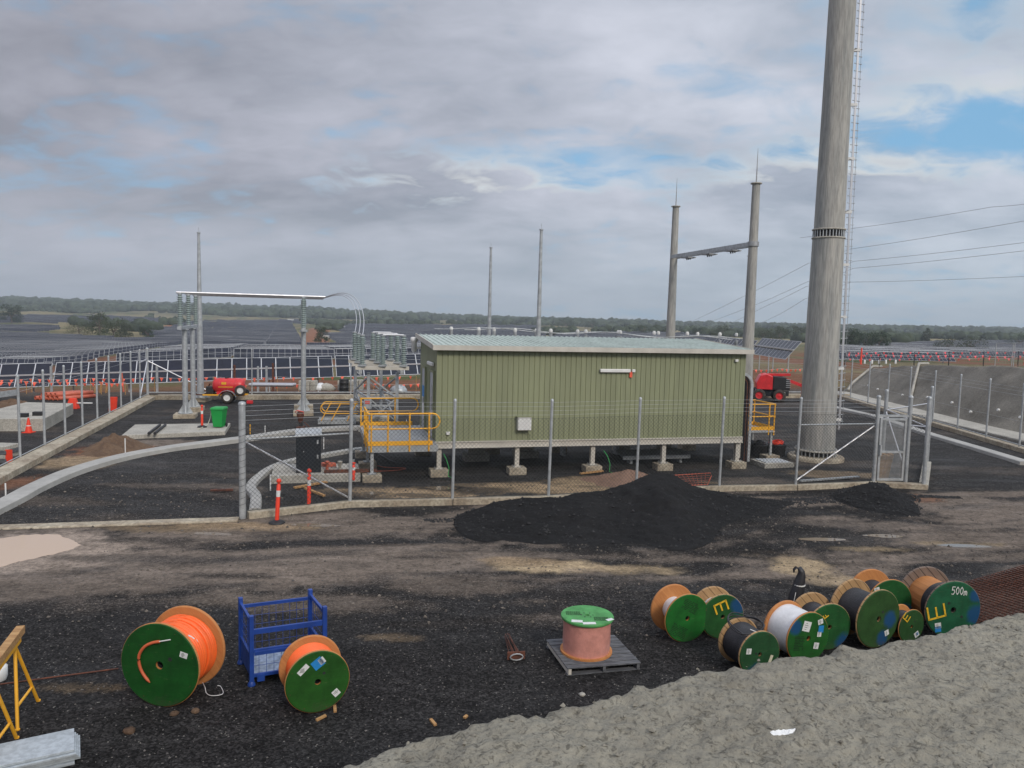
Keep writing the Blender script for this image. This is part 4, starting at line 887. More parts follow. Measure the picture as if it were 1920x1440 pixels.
for k in range(70):
    z = 1.5 + k * .272; c_ = LR(z) + dirx * (prad(z) + .13)
    mb = MB(); mb.tube([c_ - dirx * .13 - per * .10, c_ + dirx * .17 + per * .12 + EZ * .02], .015, 6); mb.lathe([(.022, -.01), (.022, .01)], c_ + dirx * .18 + per * .12 + EZ * .02, n=8); mb.build('rung', GALV, lad)
for k in range(10): z = 1.6 + k * 2.0; MB().obox(LR(z) + dirx * (prad(z) + .08), dirx * .12, per * .05, EZ * .05).build('ladder_bracket', WHITE, lad)

def mast(label, x, y, h, r0=.13, r1=.055, spike=.3, flange=False, group='lightning masts round the yard', z0=0):
    t = thing('lightning_mast', label, 'mast', (x, y, z0), group=group); b = Vector((x, y, z0))
    MB().lathe([(r0, .2), ((r0 + r1) / 2 + .01, h * .5), (r1, h)], b, n=16).build('shaft', GALV, t)
    mb = MB(); mb.lathe([(r1 * 1.5, h - .02), (r1 * 1.5, h + .03)], b, n=12); mb.tube([b + EZ * h, b + EZ * (h + spike)], .012, 6); mb.build('finial', GALV, t)
    MB().obox(b + EZ * .10, (.45, 0, 0), (0, .45, 0), (0, 0, .12)).build('footing', CONCY, t, bevel=.015)
    mb = MB(); mb.lathe([(r0 * 2, .22), (r0 * 2, .25)], b, n=16)
    for k in range(4):
        a = k * math.pi / 2; mb.obox(b + EZ * .33 + Vector((math.cos(a), math.sin(a), 0)) * r0 * 1.4, Vector((math.cos(a), math.sin(a), 0)) * r0 * .5, Vector((-math.sin(a), math.cos(a), 0)) * .008, EZ * .09)
    mb.build('base_plate', GALV, t); return t
m0 = G(376, 752); mast('galvanised lightning mast standing beside the red tank trailer', m0.x, m0.y, 9.6, .20, .07)
g = A(917, 630, 48); mast('shorter slim mast rising behind the roof of the green building', g[0], 48, 9.5, .14, .07)
g = A(1009.5, 632, 38.5); mast('taller slim mast rising behind the roof of the green building', g[0], 38.5, 9.6, .14, .07)
g = A(1397, 632, 46); mast('slim mast half hidden behind the taller gantry post', g[0], 46, 9.2, .15, .08)
# H shaped gantry
hl = A(1257, 632, 46.0); hr = A(1403, 640, 38.0); HL = Vector((hl[0], 46.0, 0)); HR = Vector((hr[0], 38.0, 0))
zt = A(1268, 388, 46)[2]; zt2 = A(1419, 345, 38)[2]
t = thing('line_gantry', 'H shaped gantry of two concrete posts with steel crossbeam and lightning spikes', 'gantry', HR)
for P_, z, sp_ in ((HL, zt, 1.65), (HR, zt2, 1.7)):
    pp = MB().lathe([(.33, 0), (.24, z * .55), (.185, z)], P_, n=24).build('post', POLEC, t)
    MB().lathe([(.27, z), (.27, z + .05), (.2, z + .06)], P_, n=20).build('cap_plate', CONC, pp)
    MB().tube([P_ + EZ * z, P_ + EZ * (z + sp_ * .5), P_ + EZ * (z + sp_)], [.035, .022, .008], 8).build('lightning_spike', GALVD, pp)
zb1 = A(1262, 482, 46)[2]; zb2 = A(1413, 458, 38)[2]
pa = HL + EZ * zb1; pb2 = HR + EZ * zb2; dd = (pb2 - pa).normalized(); sd_ = dd.cross(EZ).normalized()
mb = MB(); 
for s_ in (-.2, .2): mb.bar(pa + dd * .0 + sd_ * s_, pb2 + sd_ * s_, .05, .20)
beam = mb.build('crossbeam', GALV, t)
Lb = (pb2 - pa).length
for k in range(3):
    c_ = pa + dd * Lb * (.22 + .28 * k); MB().obox(c_ - EZ * .17, dd * .32, sd_ * .3, EZ * .03).build('hanger_plate', GALVD, beam)
    for q in (-.2, .0, .2): MB().lathe([(.04, -.09), (.04, 0)], c_ + dd * q - EZ * .2, n=8).build('hanger_lug', GALVD, beam)
MB().lathe([(.27, zb2 - .1), (.27, zb2 + .12)], HR, n=20).build('clamp', GALVD, beam)

# ------------------------------------------------------------------ BUSBARS AND INSULATORS
def insulator(name, base, h, r, parent, n=16, m=INSUL):
    prof = [(r * .75, 0), (r * .75, .04)]; k = 14; z0 = .05; z1 = h - .08
    for i in range(k):
        z = z0 + (z1 - z0) * i / k; dz = (z1 - z0) / k
        prof += [(r * .52, z), (r * .98, z + dz * .30), (r, z + dz * .36), (r * .52, z + dz * .62)]
    prof += [(r * .5, z1), (r * .62, z1 + .01), (r * .62, h)]
    ob = MB().lathe(prof, base, n=n).build(name, m, parent)
    MB().lathe([(r * .8, -.03), (r * .8, .035)], base, n=12).build('end_fitting', GALV, ob); MB().lathe([(r * .66, h - .03), (r * .66, h + .03)], base, n=12).build('end_fitting', GALV, ob)
    return ob
B0 = G(348, 783); nB = Vector((-.26, .966, 0)).normalized()
bx_ = Vector((.966, .26, 0))
zI, zT = 4.42, 5.98
def bus_support(label, o, depth):
    t = thing('bus_support', label, 'insulator stand', o, group='busbar insulator stands')
    for dq in (0, 2.7):
        q = o + nB * dq
        MB().lathe([(.125, .2), (.125, zI - .15)], q, n=18).build('column', GALV, t)
        mb = MB()
        for k in range(4):
            a = k * math.pi / 2 + .4; v_ = Vector((math.cos(a), math.sin(a), 0)); pv = Vector((-v_.y, v_.x, 0))
            mb.add([q + v_ * .12 + pv * .01 + EZ * .25, q + v_ * .34 + pv * .01 + EZ * .25, q + v_ * .12 + pv * .01 + EZ * .62, q + v_ * .12 - pv * .01 + EZ * .25, q + v_ * .34 - pv * .01 + EZ * .25, q + v_ * .12 - pv * .01 + EZ * .62], [(0, 2, 1), (3, 4, 5), (1, 2, 5, 4), (0, 1, 4, 3)])
        mb.lathe([(.33, .22), (.33, .25)], q, n=16); mb.build('base_plate', GALV, t)
        MB().obox(q + EZ * .09, bx_ * .5, nB * .5, EZ * .12).build('footing', CONCY, t, bevel=.015)
        MB().lathe([(.2, zI - .15), (.2, zI - .10)], q, n=14).build('head_plate', GALV, t)
    MB().bar(o - nB * 1.6 + EZ * (zI - .03), o + nB * 4.3 + EZ * (zI - .03), .18, .14).build('crossarm', GALV, t)
    for k in range(3): insulator('insulator', o + nB * (-1.3 + 2.65 * k) + EZ * (zI + .05), zT - zI - .05, .15, t)
    return t
bus_support('busbar stand with three ribbed insulators nearest the green wheelie bin', B0, 0)
B1 = G(569, 778); B1 = B0 + (B1 - B0)
bus_support('busbar stand with ribbed insulators seen end-on near the lying yellow stair', B1, 0)
bdir = (B1 - B0).normalized()
tubes_end = []
for k in range(3):
    a = B0 + nB * (-1.3 + 2.65 * k) + EZ * (zT + .07) - bdir * .15; b = B1 + nB * (-1.3 + 2.65 * k) + EZ * (zT + .07) + bdir * 1.05; tubes_end.append(b)
    o = MB().tube([a, b], .055, 12).build('busbar_tube', ALU, origin=a); tag(o, ('front aluminium busbar tube spanning the two insulator stands', 'middle of three parallel aluminium busbar tubes', 'rear aluminium busbar tube spanning the two insulator stands')[k], 'busbar', 'overhead busbar tubes')
# nine insulator disconnector on a lattice stand
rows = [34.3, 36.6, 38.9]
pxs = [[681, 717.5, 755], [674, 708.5, 743.5], [667, 699.5, 732]]
zb = A(757, 687, 34.3)[2]; ztop = A(757, 632, 34.3)[2]
ctr = Vector((A(717, 690, 36.6)[0], 36.6, 0)); fx0 = A(681, 690, 34.3); fx1 = A(755, 690, 34.3)
t = thing('disconnector', 'high-voltage switch with nine ribbed insulators on a lattice steel stand', 'switchgear', ctr)
pos = [[Vector((A(px, 690, Y)[0], Y + (px - 717) * .006, 0)) for px in r_] for r_, Y in zip(pxs, rows)]
tops = []
for r_ in pos:
    for q in r_: insulator('insulator', q + EZ * zb, ztop - zb + .05, .165, t, 14)
    MB().bar(r_[0] - (r_[2] - r_[0]).normalized() * .3 + EZ * (zb - .10), r_[2] + (r_[2] - r_[0]).normalized() * .25 + EZ * (zb - .10), .14, .16).build('phase_beam', CREAM, t)
    for i in (0, 1, 2): MB().obox(r_[i] + EZ * (zb + .02), (.16, 0, 0), (0, .16, 0), (0, 0, .04)).build('insulator_base', GALV, t)
    MB().tube([r_[1] + EZ * (ztop + .08), r_[2] + EZ * (ztop + .08)], .03, 8).build('switch_blade', ALU, t)
for i in (0, 2):
    MB().bar(pos[0][i] - Vector((0, .4, 0)) + EZ * (zb - .26), pos[2][i] + Vector((0, .4, 0)) + EZ * (zb - .26), .14, .14).build('side_beam', GALV, t)
cor = []
for r_ in (0, 2):
    for i, f in ((0, .12), (2, -.18)):
        p = pos[r_][i] + (pos[r_][2] - pos[r_][0]) * f + Vector((0, .35 if r_ == 0 else -.9, 0)); cor.append(p)
        MB().bar(p + EZ * .2, p + EZ * (zb - .32), .13, .13).build('leg', GALV, t); MB().obox(p + EZ * .08, (.38, 0, 0), (0, .38, 0), (0, 0, .13)).build('footing', CONC, t, bevel=.01)
cc_ = [(0, 1), (2, 3), (0, 2), (1, 3)]
for a, b in cc_:
    for z in (.75, 1.15, 1.5): MB().bar(cor[a] + EZ * z, cor[b] + EZ * z, .06).build('lattice_bar', GALV, t)
    MB().bar(cor[a] + EZ * (zb - .5), cor[b] + EZ * 1.5, .06).build('lattice_bar', GALV, t); MB().bar(cor[a] + EZ * .4, cor[b] + EZ * 1.5, .05).build('lattice_bar', GALV, t); MB().bar(cor[b] + EZ * .4, cor[a] + EZ * 1.5, .05).build('lattice_bar', GALV, t)
MB().obox(cor[0] + EZ * 1.25 + Vector((0, -.16, 0)), (.16, 0, 0), (0, .09, 0), (0, 0, .24)).build('control_box', GALV, t, bevel=.01)
MB().obox(cor[0] + EZ * 1.32 + Vector((0, -.256, 0)), (.11, 0, 0), (0, .004, 0), (0, 0, .07)).build('warning_plate', mat('red_warning_plate', (.6, .12, .1), .5, 0, .3, 40), t)
for k in range(3):
    a = tubes_end[k]; b = pos[k][0] + EZ * (ztop + .05)
    pts = []
    for u in np.linspace(0, 1, 22):
        q = a.lerp(b, u); q.x = a.x + (b.x - a.x) * math.sin(u * math.pi / 2) ** .9; z = a.z + (b.z - a.z) * (1 - math.cos(u * math.pi / 2)) + .5 * math.sin(u * math.pi) * (1 - u * .4); pts.append(Vector((q.x, q.y, z)))
    o = MB().tube(pts, .017, 6).build('jumper_cable', ALU, origin=a); tag(o, ('front arching jumper cable from tube end to insulator top', 'middle arching jumper cable from tube end to insulator top', 'rear arching jumper cable from tube end to insulator top')[k], 'cable', 'arching jumper cables')
# low busbar run seen over the roof
t = thing('rear_busbar', 'low run of pale busbar tubes and stubby insulators showing above the roof', 'busbar', Vector((1, 42, 0)))
for yy, z0_, z1_, xa, xb in ((41, 4.55, 4.25, -2.6, 12.5), (44, 4.5, 4.2, -4.5, 14.5)):
    mb = MB(); pts = [Vector((xa + (xb - xa) * u, yy + u * 3, z0_ + (z1_ - z0_) * u + .18 * math.sin(u * 9) * math.sin(u * 9))) for u in np.linspace(0, 1, 40)]; mb.tube(pts, .028, 6); mb.build('tube', GALV, t)
    for u in np.linspace(.05, .95, 8):
        x = xa + (xb - xa) * u; q = Vector((x, yy + u * 3, 0)); MB().lathe([(.07, 0), (.07, 3.6), (.1, 3.62), (.1, z0_ + (z1_ - z0_) * u)], q, n=8).build('support', GALV, t); MB().lathe([(.09, 0), (.11, .1), (.06, .2)], q + EZ * (z0_ - .05), n=8).build('insulator', WHITE, t)
pr_ = [A(650, 610, 60), A(790, 625, 44), A(900, 634, 42)]
MB()
# ------------------------------------------------------------------ POWER LINES
wires = [('uppermost power line crossing behind the huge pole', [(1990, 402, 62), (1594, 467, 110), (1515, 494, 130), (1400, 553, 260), (1290, 606, 520)]),
 ('second power line behind the huge pole', [(1990, 446, 66), (1600, 490, 110), (1510, 530, 130), (1420, 570, 260), (1330, 604, 520)]),
 ('third power line just under the second behind the huge pole', [(1990, 462, 66), (1600, 503, 110), (1510, 538, 130), (1440, 572, 260), (1370, 606, 520)]),
 ('lowest power line running behind the huge pole', [(1990, 515, 80), (1595, 529, 120), (1510, 560, 160), (1460, 590, 260), (1420, 608, 420)]),
 ('faint thin power line above the others at the sky edge', [(1990, 372, 70), (1860, 388, 82), (1600, 428, 120), (1500, 446, 140)])]
for lb, pts in wires:
    P_ = []
    for (a, b, c_) in pts: q = A(a, b, c_); P_.append(Vector((q[0], c_, q[2])))
    P2 = []
    for i in range(len(P_) - 1):
        for k in range(6): P2.append(P_[i].lerp(P_[i + 1], k / 6) - EZ * .12 * math.sin(math.pi * k / 6))
    P2.append(P_[-1]); o = MB().tube(P2, [.010 + .00028 * p.y * .5 for p in P2], 5).build('power_line', BLCAB if False else GALVD, origin=P2[0]); tag(o, lb, 'power line', 'overhead power lines')
# ------------------------------------------------------------------ CABLE REELS
GP = lambda n, blobs=(), b=(.012, .105, .016): paint_mat('green_flange_' + n, b, blobs)
def strokes(mb, lines, x, z, s, rot, th=.012, y=-.006):
    cr_, sr_ = math.cos(rot), math.sin(rot)
    for ln in lines:
        pts = [Vector((x + s * (px * cr_ - pz * sr_), y, z + s * (px * sr_ + pz * cr_))) for px, pz in ln]
        for a, b in zip(pts[:-1], pts[1:]):
            d = (b - a).normalized() * th * .35; mb.bar(a - d, b + d, .004, th, up=(0, 0, 1) if abs((b - a).normalized().z) < .95 else (1, 0, 0))
    return mb
GLY = {'E': [[(.7, 1), (0, 1), (0, 0), (.7, 0)], [(0, .5), (.6, .5)]], '5': [[(.7, 1), (.1, 1), (.05, .55), (.5, .6), (.65, .3), (.4, 0), (0, .05)]], '0': [[(.35, 1), (.05, .7), (.05, .3), (.35, 0), (.65, .3), (.65, .7), (.35, 1)]],
 'm': [[(0, -.1), (.02, .45)], [(.02, .35), (.2, .5), (.3, .3), (.3, 0)], [(.3, .35), (.48, .5), (.6, .3), (.62, -.05)]], '4': [[(.5, 0), (.5, 1), (0, .35), (.7, .35)]], '8': [[(.35, .5), (.08, .75), (.35, 1), (.62, .75), (.35, .5), (.05, .25), (.35, 0), (.65, .25), (.35, .5)]], 'A': [[(0, 0), (.35, 1), (.7, 0)], [(.15, .35), (.55, .35)]],
 'F': [[(.0, 0), (0, 1), (.7, 1)], [(0, .5), (.5, .5)]]}
def reel(label, cc, R, Wd, ang, drum_r, cable_m, fr_m, back_m, ripple=.0, tilt=0.0, th=.045, stick=(), text=(), stencil=(), drum_full=None, holes=((.13, .03),), back_r=None, z0=0.0):
    """reel lying on its flanges: axis horizontal, front flange at local y=0 facing -y"""
    base = Vector((cc[0], cc[1], z0)); t = thing('cable_reel', label, 'cable reel', base, math.radians(ang - 90), 'cable reels standing in the front yard')
    c0 = (0, 0, R); br = back_r or R
    rh = .045 * R / .45
    # front flange: timber disc with painted face
    fl_ = MB().lathe([(rh, .008), (R - .012, .008), (R, .016), (R, th - .008), (R - .012, th), (rh, th), (rh, .008)], c0, (0, 1, 0), 64, smooth=False, cap0=False, cap1=False).build('front_flange', back_m, t, local=True)
    MB().lathe([(rh * .98, .012), (rh * .98, 0), (R - .018, 0), (R - .006, .010)], c0, (0, 1, 0), 64, smooth=False, cap0=False, cap1=False).build('painted_face', fr_m, fl_, local=True)
    MB().lathe([(rh, Wd - th), (br - .012, Wd - th), (br, Wd - th + .01), (br, Wd - .01), (br - .012, Wd), (rh, Wd), (rh, Wd - th)], c0, (0, 1, 0), 64, smooth=False, cap0=False, cap1=False).build('back_flange', back_m, t, local=True)
    n = max(3, int((Wd - 2 * th) / .022)) if ripple else 1; prof = []; y0, y1 = th, Wd - th
    if ripple:
        for i in range(n):
            for u in range(6): prof.append((drum_r - ripple + ripple * math.sin(math.pi * (u + .5) / 6) * 1.0, y0 + (y1 - y0) * (i + u / 6) / n))
        prof.append((drum_r - ripple, y1))
    else: prof = [(drum_r, y0), (drum_r * 1.01, (y0 + y1) / 2), (drum_r, y1)]
    if drum_full:   # bare lagging behind a short winding
        MB().lathe([(drum_full, y0 + (y1 - y0) * .42), (drum_full, y1)], c0, (0, 1, 0), 20, smooth=False).build('drum', WOODO, t, local=True); prof = [(r_, y0 + (y_ - y0) * .42) for r_, y_ in prof]
    MB().lathe(prof, c0, (0, 1, 0), 56, cap0=False, cap1=False).build('cable_winding', cable_m, t, local=True)
    MB().lathe([(rh * 1.02, th), (rh * 1.02, Wd - th)], c0, (0, 1, 0), 20, cap0=False, cap1=False).build('hub', BLACK, t, local=True)
    for (hx, hz_) in holes: MB().lathe([(.022 * R / .45, -.0015), (.022 * R / .45, .004)], (hx, 0, R + hz_), (0, 1, 0), 14).build('drive_hole', BLACK, fl_, local=True)
    for k in range(8):
        a = k * math.pi / 4 + .3; rr_ = R * .88
        MB().lathe([(.006, -.0015), (.006, .006)], (rr_ * math.cos(a), 0, R + rr_ * math.sin(a)), (0, 1, 0), 8).build('bolt', RUST, fl_, local=True)
    for (sx, sz, w_, h_, rot, m_) in stick:
        c_, s_ = math.cos(rot), math.sin(rot); q = MB().obox((sx, -.003, R + sz), (w_ / 2 * c_, 0, w_ / 2 * s_), (0, .0015, 0), (-h_ / 2 * s_, 0, h_ / 2 * c_)).build('paper_label', m_, t, local=True)
        if m_ is STICKW:
            mk = MB()
            for i in range(4):
                zz = h_ * (-.3 + .2 * i); l_ = w_ * (.25 + .12 * ((i * 7) % 3)); mk.obox((sx - s_ * zz - c_ * w_ * .1, -.0052, R + sz + c_ * zz - s_ * w_ * .1), (l_ / 2 * c_, 0, l_ / 2 * s_), (0, .0005, 0), (-.003 * s_, 0, .003 * c_))
            mk.build('print', INK, q, local=True)
    for (word, x, z, s_, rot, m_, thk) in text:
        mb = MB(); cx = 0
        for ch in word: strokes(mb, [[(px * (.62 if len(word) > 1 else 1) + cx, pz) for px, pz in ln] for ln in GLY[ch]], x, R + z, s_, rot, thk); cx += .58
        mb.build('lettering', m_, t, local=True)
    for (x, z, w_, nl, rot) in stencil:
        mb = MB(); c_, s_ = math.cos(rot), math.sin(rot)
        for i in range(nl):
            k = 0.0
            while k < w_:
                l_ = random.uniform(.008, .03); q = k + l_ / 2 - w_ / 2; zz = -i * .026
                if random.random() < .85: mb.obox((x + q * c_ - zz * s_, -.003, R + z + q * s_ + zz * c_), (l_ / 2 * c_, 0, l_ / 2 * s_), (0, .0008, 0), (-.0055 * s_, 0, .0055 * c_))
                k += l_ + .006
        mb.build('stencil_print', INK, fl_, local=True)
    return t
# the two orange-cable reels
r1 = reel('largest cable reel with orange cable tail looping over its dark green face', (-4.59, 9.84), .575, .66, 80, .445, ORCAB, GP('a', (), (.008, .085, .012)), WOODO, .0, stick=[(.36, .18, .11, .075, -.25, STICKW)], holes=((.16, .1),))
mb = MB()
for k in range(13):
    rr_ = .447 + .012 * random.random(); y_ = .06 + .045 * k; ph = random.random() * 6; mb.tube([Vector((rr_ * math.cos(a), min(.6, max(.06, y_ + .02 * math.sin(a + ph))), .575 + rr_ * math.sin(a))) for a in np.linspace(0, 2 * math.pi, 49)[:-1]], .022, 8, closed=True)
tag(mb.build('cable_turns', ORCAB, r1, local=True), None)
MB().tube([Vector((q.x, -.03, q.y + .575)) for q in smooth_line([(.03, .345), (-.08, .315), (-.19, .25), (-.27, .13), (-.27, .0), (-.22, -.12), (-.12, -.235)], 5)], [.02] * 29 + [.012, .006], 10).build('cable_tail', mat('faded_orange_cable', (.62, .13, .05), .5), r1, local=True)
MB().tube([Vector((x, -.03, z + .575)) for x, z in ((.19, .385), (.03, .345))], .008, 8).build('cable_end', WHITE, r1, local=True)
MB().tube([Vector((.30, .20, .575 + .36)), Vector((.37, .27, .575 + .27)), Vector((.385, .30, .575 + .20))], .012, 8).build('white_tie', WHITE, r1, local=True)
reel('smaller orange-cable reel beside the blue cage with white and blue labels on its green face', (-2.47, 9.79), .425, .56, 115, .335, ORCAB, GP('b', (), (.018, .10, .012)), WOODO, .014, stick=[(-.19, .20, .16, .07, .75, STICKW), (.0, .255, .15, .13, .6, STICKB), (.05, .285, .08, .09, .6, STICKW), (.24, -.19, .09, .09, -.9, STICKW)], holes=((.08, .11),))
# the cluster by the embankment
reel('reel with narrow white drum and orange plywood flange, nearest the pallet', (2.99, 12.32), .41, .52, 108, .20, WHCAB, GP('c', (), (.012, .14, .02)), WOODO, 0, stencil=[(.08, .27, .30, 7, -.5), (-.12, -.12, .30, 8, -.5)], holes=())
reel('green reel with a yellow letter E sprayed upside down and a blue patch', (3.62, 12.49), .385, .42, 102, .20, WHCAB, GP('d', [(.28, .36 + .2, .17)], (.016, .095, .022)), WOODP, 0, text=[('E', -.17, .20, .22, math.radians(-68), YMARK, .028)], holes=())
c3 = reel('front reel of black cable with loose black coil lying on top', (3.81, 11.13), .355, .58, 108, .30, BLCAB, GP('e', [(-.05, .02, .22)], (.020, .085, .030)), WOODP, .008, stick=[(-.20, .07, .085, .085, -.1, STICKW), (.19, -.10, .05, .14, -.35, mat('cream_paper_label', (.6, .57, .42), .7))], holes=((-.07, .02),))
mb = MB()
for k in range(3): mb.tube([Vector((-.06 + (.26 + .012 * k) * math.cos(a), .30 + .24 * math.sin(a), .70 + .035 * math.cos(a * 2 + k) + .012 * k + .06 * math.sin(a))) for a in np.linspace(0, 2 * math.pi, 40)[:-1]], .009, 6, closed=True)
mb.build('loose_coil', BLCAB, c3, local=True)
MB().tube([Vector((-.05, .20, .665)), Vector((.0, .12, .655)), Vector((.10, .06, .64))], .008, 6).build('white_tie', WHITE, c3, local=True)
reel('reel of white wrapped cable with torn labels and blue smears on the green face', (4.72, 11.62), .415, .56, 112, .365, WHCAB, GP('f', [(-.26, .62, .14)], (.016, .115, .018)), WOODO, .0, stick=[(-.05, .20, .15, .16, -.3, STICKW), (.22, .24, .10, .08, .2, STICKW), (.24, .12, .10, .11, -.1, STICKB), (.21, .04, .08, .08, -.1, STICKW), (.16, -.14, .10, .10, -.2, STICKW)], stencil=[(-.18, .05, .18, 9, -.1)], holes=())
reel('dark-cable reel with pale timber back flange tucked behind the white wrapped one', (5.27, 12.15), .39, .56, 102, .24, BLCAB, GP('g', [(.28, .10, .2)], (.014, .10, .024)), WOODP, .006, text=[('F', -.04, .2, .08, 2.2, YMARK, .014)], holes=())
reel('big reel of neatly wound black cable with white end turn and blue smear', (6.13, 12.29), .49, .60, 114, .35, BLCAB, GP('h', [(.26, .45, .17), (.1, .15, .15)], (.030, .088, .022)), WOODP, .008, stick=[(.20, -.26, .09, .09, .3, STICKW)], holes=((.08, .11),))
reel('rear black-cable reel with light timber flange behind the big black one', (6.74, 13.15), .435, .60, 100, .25, BLCAB, GP('i', [(.3, .25, .2)], (.012, .10, .022)), WOODO, .006, stick=[(-.28, .27, .1, .07, .3, STICKW)], holes=())
reel('smallest reel in the cluster with a yellow mark and a torn white label', (6.80, 12.51), .29, .28, 112, .2, BLCAB, GP('j', (), (.024, .085, .022)), WOODO, .006, stick=[(.12, -.15, .10, .09, .5, STICKW), (.13, -.14, .05, .05, .2, STICKB)], text=[('E', -.12, .1, .14, .9, YMARK, .018)], holes=((.06, .08),), th=.03)
reel('reel marked 500m in white and a yellow E with grey weathered back flange', (7.61, 12.74), .505, .80, 96, .37, BLCAB, GP('k', [(.42, .42, .2), (.40, .75, .14)], (.014, .115, .050)), WOODG, .008, text=[('500m', -.06, .28, .13, -.05, WMARK, .011), ('E', -.14, -.09, .30, math.radians(104), YMARK, .030)], stick=[(-.26, -.27, .11, .10, .15, STICKW), (-.255, -.33, .11, .10, .15, STICKB)], holes=((.16, -.12), (-.09, .12)), drum_full=.34)
# reel standing on its end on a pallet
pc = Vector((1.36, 11.62, 0)); ax = Vector((1.07, .24, 0)).normalized(); ay = Vector((-ax.y, ax.x, 0)); ay = Vector((-.255, .94, 0)).normalized()
t = thing('pallet', 'weathered grey timber pallet under the film-wrapped reel', 'pallet', pc)
for k in range(9): MB().fbox(pc, ax, ay, -.58, .58, -.50 + k * .118, -.50 + k * .118 + .098, .105, .125 + .002 * (k % 2)).build('board', GREYW, t, bevel=.003)
for a in (-.56, -.02, .52): MB().fbox(pc, ax, ay, a, a + .045, -.50, .55, .02, .103).build('bearer', CREAM if a < -.5 else GREYW, t)
for b_ in (-.49, .45): MB().fbox(pc, ax, ay, -.58, .58, b_, b_ + .09, .0, .019).build('base_board', GREYW, t)
rc = Vector((1.26, 11.63, .127))
t = thing('standing_reel', 'light green topped reel of salmon film-wrapped cable standing on the pallet', 'cable reel', rc)
MB().lathe([(.03, 0), (.405, 0), (.405, .03), (.03, .03)], rc, n=64, smooth=False, cap0=False, cap1=False).build('bottom_flange', WOODO, t)
MB().lathe([(.365, .03), (.372, .2), (.368, .40), (.37, .535)], rc, n=64, cap0=False, cap1=False).build('cable_winding', PINKW, t)
LG = paint_mat('light_green_flange', (.10, .36, .11))
tf = MB().lathe([(.035, .535), (.405, .535), (.41, .545), (.41, .565), (.405, .575), (.035, .575), (.035, .535)], rc, n=64, smooth=False, cap0=False, cap1=False).build('top_flange', LG, t)
MB().lathe([(.034, .55), (.034, .5)], rc, n=16, cap1=True).build('hub', BLACK, t)
for k in range(6): a = k * math.pi / 3; MB().lathe([(.012, .575), (.012, .578)], rc + Vector((.09 * math.cos(a), .09 * math.sin(a), 0)), n=10).build('bolt_hole', BLACK, tf)
for x, y, w_, h_, r_ in ((-.18, -.26, .17, .09, -.1), (.0, -.33, .20, .08, .1), (.33, -.17, .12, .07, .6)): MB().obox(rc + Vector((x, y, .578)), Vector((math.cos(r_), math.sin(r_), 0)) * w_ / 2, Vector((-math.sin(r_), math.cos(r_), 0)) * h_ / 2, EZ * .0015).build('paper_label', STICKW, t)
mb = MB()
for (x0, y0) in ((-.22, .12), (.2, -.08)):
    for i in range(6):
        k = 0
        while k < .22: l_ = random.uniform(.01, .03); mb.obox(rc + Vector((x0 - .11 + k + l_ / 2, y0 - i * .026, .5765)), (l_ / 2, 0, 0), (0, .006, 0), (0, 0, .0008)); k += l_ + .006
mb.build('stencil_print', INK, tf)

# ------------------------------------------------------------------ BLUE CAGE
c0 = Vector((-3.59, 10.50, 0)); bx1 = (Vector((-2.83, 11.20, 0)) - c0); 
fr_ = c0; ex = Vector((.915, .405, 0)).normalized(); ey = Vector((-.50, .866, 0)).normalized(); LX, LY, HZ = 1.02, .78, 1.0
t = thing('stillage_cage', 'blue steel stillage with mesh sides and half-open front beside the small orange reel', 'cage', c0)
for a, b_ in ((0, 0), (LX, 0), (0, LY), (LX, LY)):
    p = fr_ + ex * a + ey * b_; MB().obox(p + EZ * (HZ / 2 + .04), ex * .03, ey * .03, EZ * (HZ / 2 - .02)).build('corner_post', BLUE, t, bevel=.004); MB().lathe([(.055, 0), (.055, .02), (.035, .06)], p, n=14).build('foot', BLUE, t)
MB().fbox(fr_, ex, ey, .031, LX - .031, .031, LY - .031, .12, .145).build('floor_plate', mat('scuffed_blue_steel', (.30, .36, .46), .4, .3, .3, 5, fine=.2, fscale=16), t)
def cage_side(a, b_, z0, z1, nm, lower=False):
    d = (b_ - a).normalized(); L = (b_ - a).length; ins = .032; mb = MB(); p, q = a + d * ins, b_ - d * ins
    MB().bar(p + EZ * z0, q + EZ * z0, .035, .045).build('side_rail', BLUE, t); ob = mb.bar(p + EZ * z1, q + EZ * z1, .035, .045).build('side_rail', BLUE, t); mb = MB()
    for k in range(1, int(L / .095)): s_ = k * L / int(L / .095); mb.tube([a + d * s_ + EZ * z0, a + d * s_ + EZ * z1], .0035, 5)
    for k in range(1, int((z1 - z0) / .14)): z = z0 + k * .14; mb.tube([p + EZ * z, q + EZ * z], .0035, 5)
    mb.build('side_mesh', BLUE, ob); return ob
K = {k: fr_ + ex * (LX * (k % 2)) + ey * (LY * (k // 2)) for k in range(4)}
cage_side(K[2], K[3], .16, .88, 'back'); cage_side(K[0], K[2], .42, .93, 'w'); cage_side(K[1], K[3], .42, .93, 'e')
for a, b_ in ((0, 2), (1, 3)): d = (K[b_] - K[a]).normalized(); MB().bar(K[a] + d * .032 + EZ * .25, K[b_] - d * .032 + EZ * .25, .012, .30).build('kick_panel', BLUE, t)
cage_side(K[0], K[1], .14, .50, 'f')
MB().bar(K[0] + ex * .032 + EZ * .78, K[1] - ex * .032 + EZ * .78, .04, .07).build('gate_bar', BLUE, t)
MB().bar(K[0] + ex * .032 + EZ * .47 - ey * .03, K[1] - ex * .032 + EZ * .47 - ey * .03, .03, .05).build('gate_bar', BLUE, t)
for s_ in (.12, .9): MB().obox(K[0] + ex * s_ * LX + EZ * .10, ex * .05, ey * .03, EZ * .05).build('fork_guide', BLUE, t)
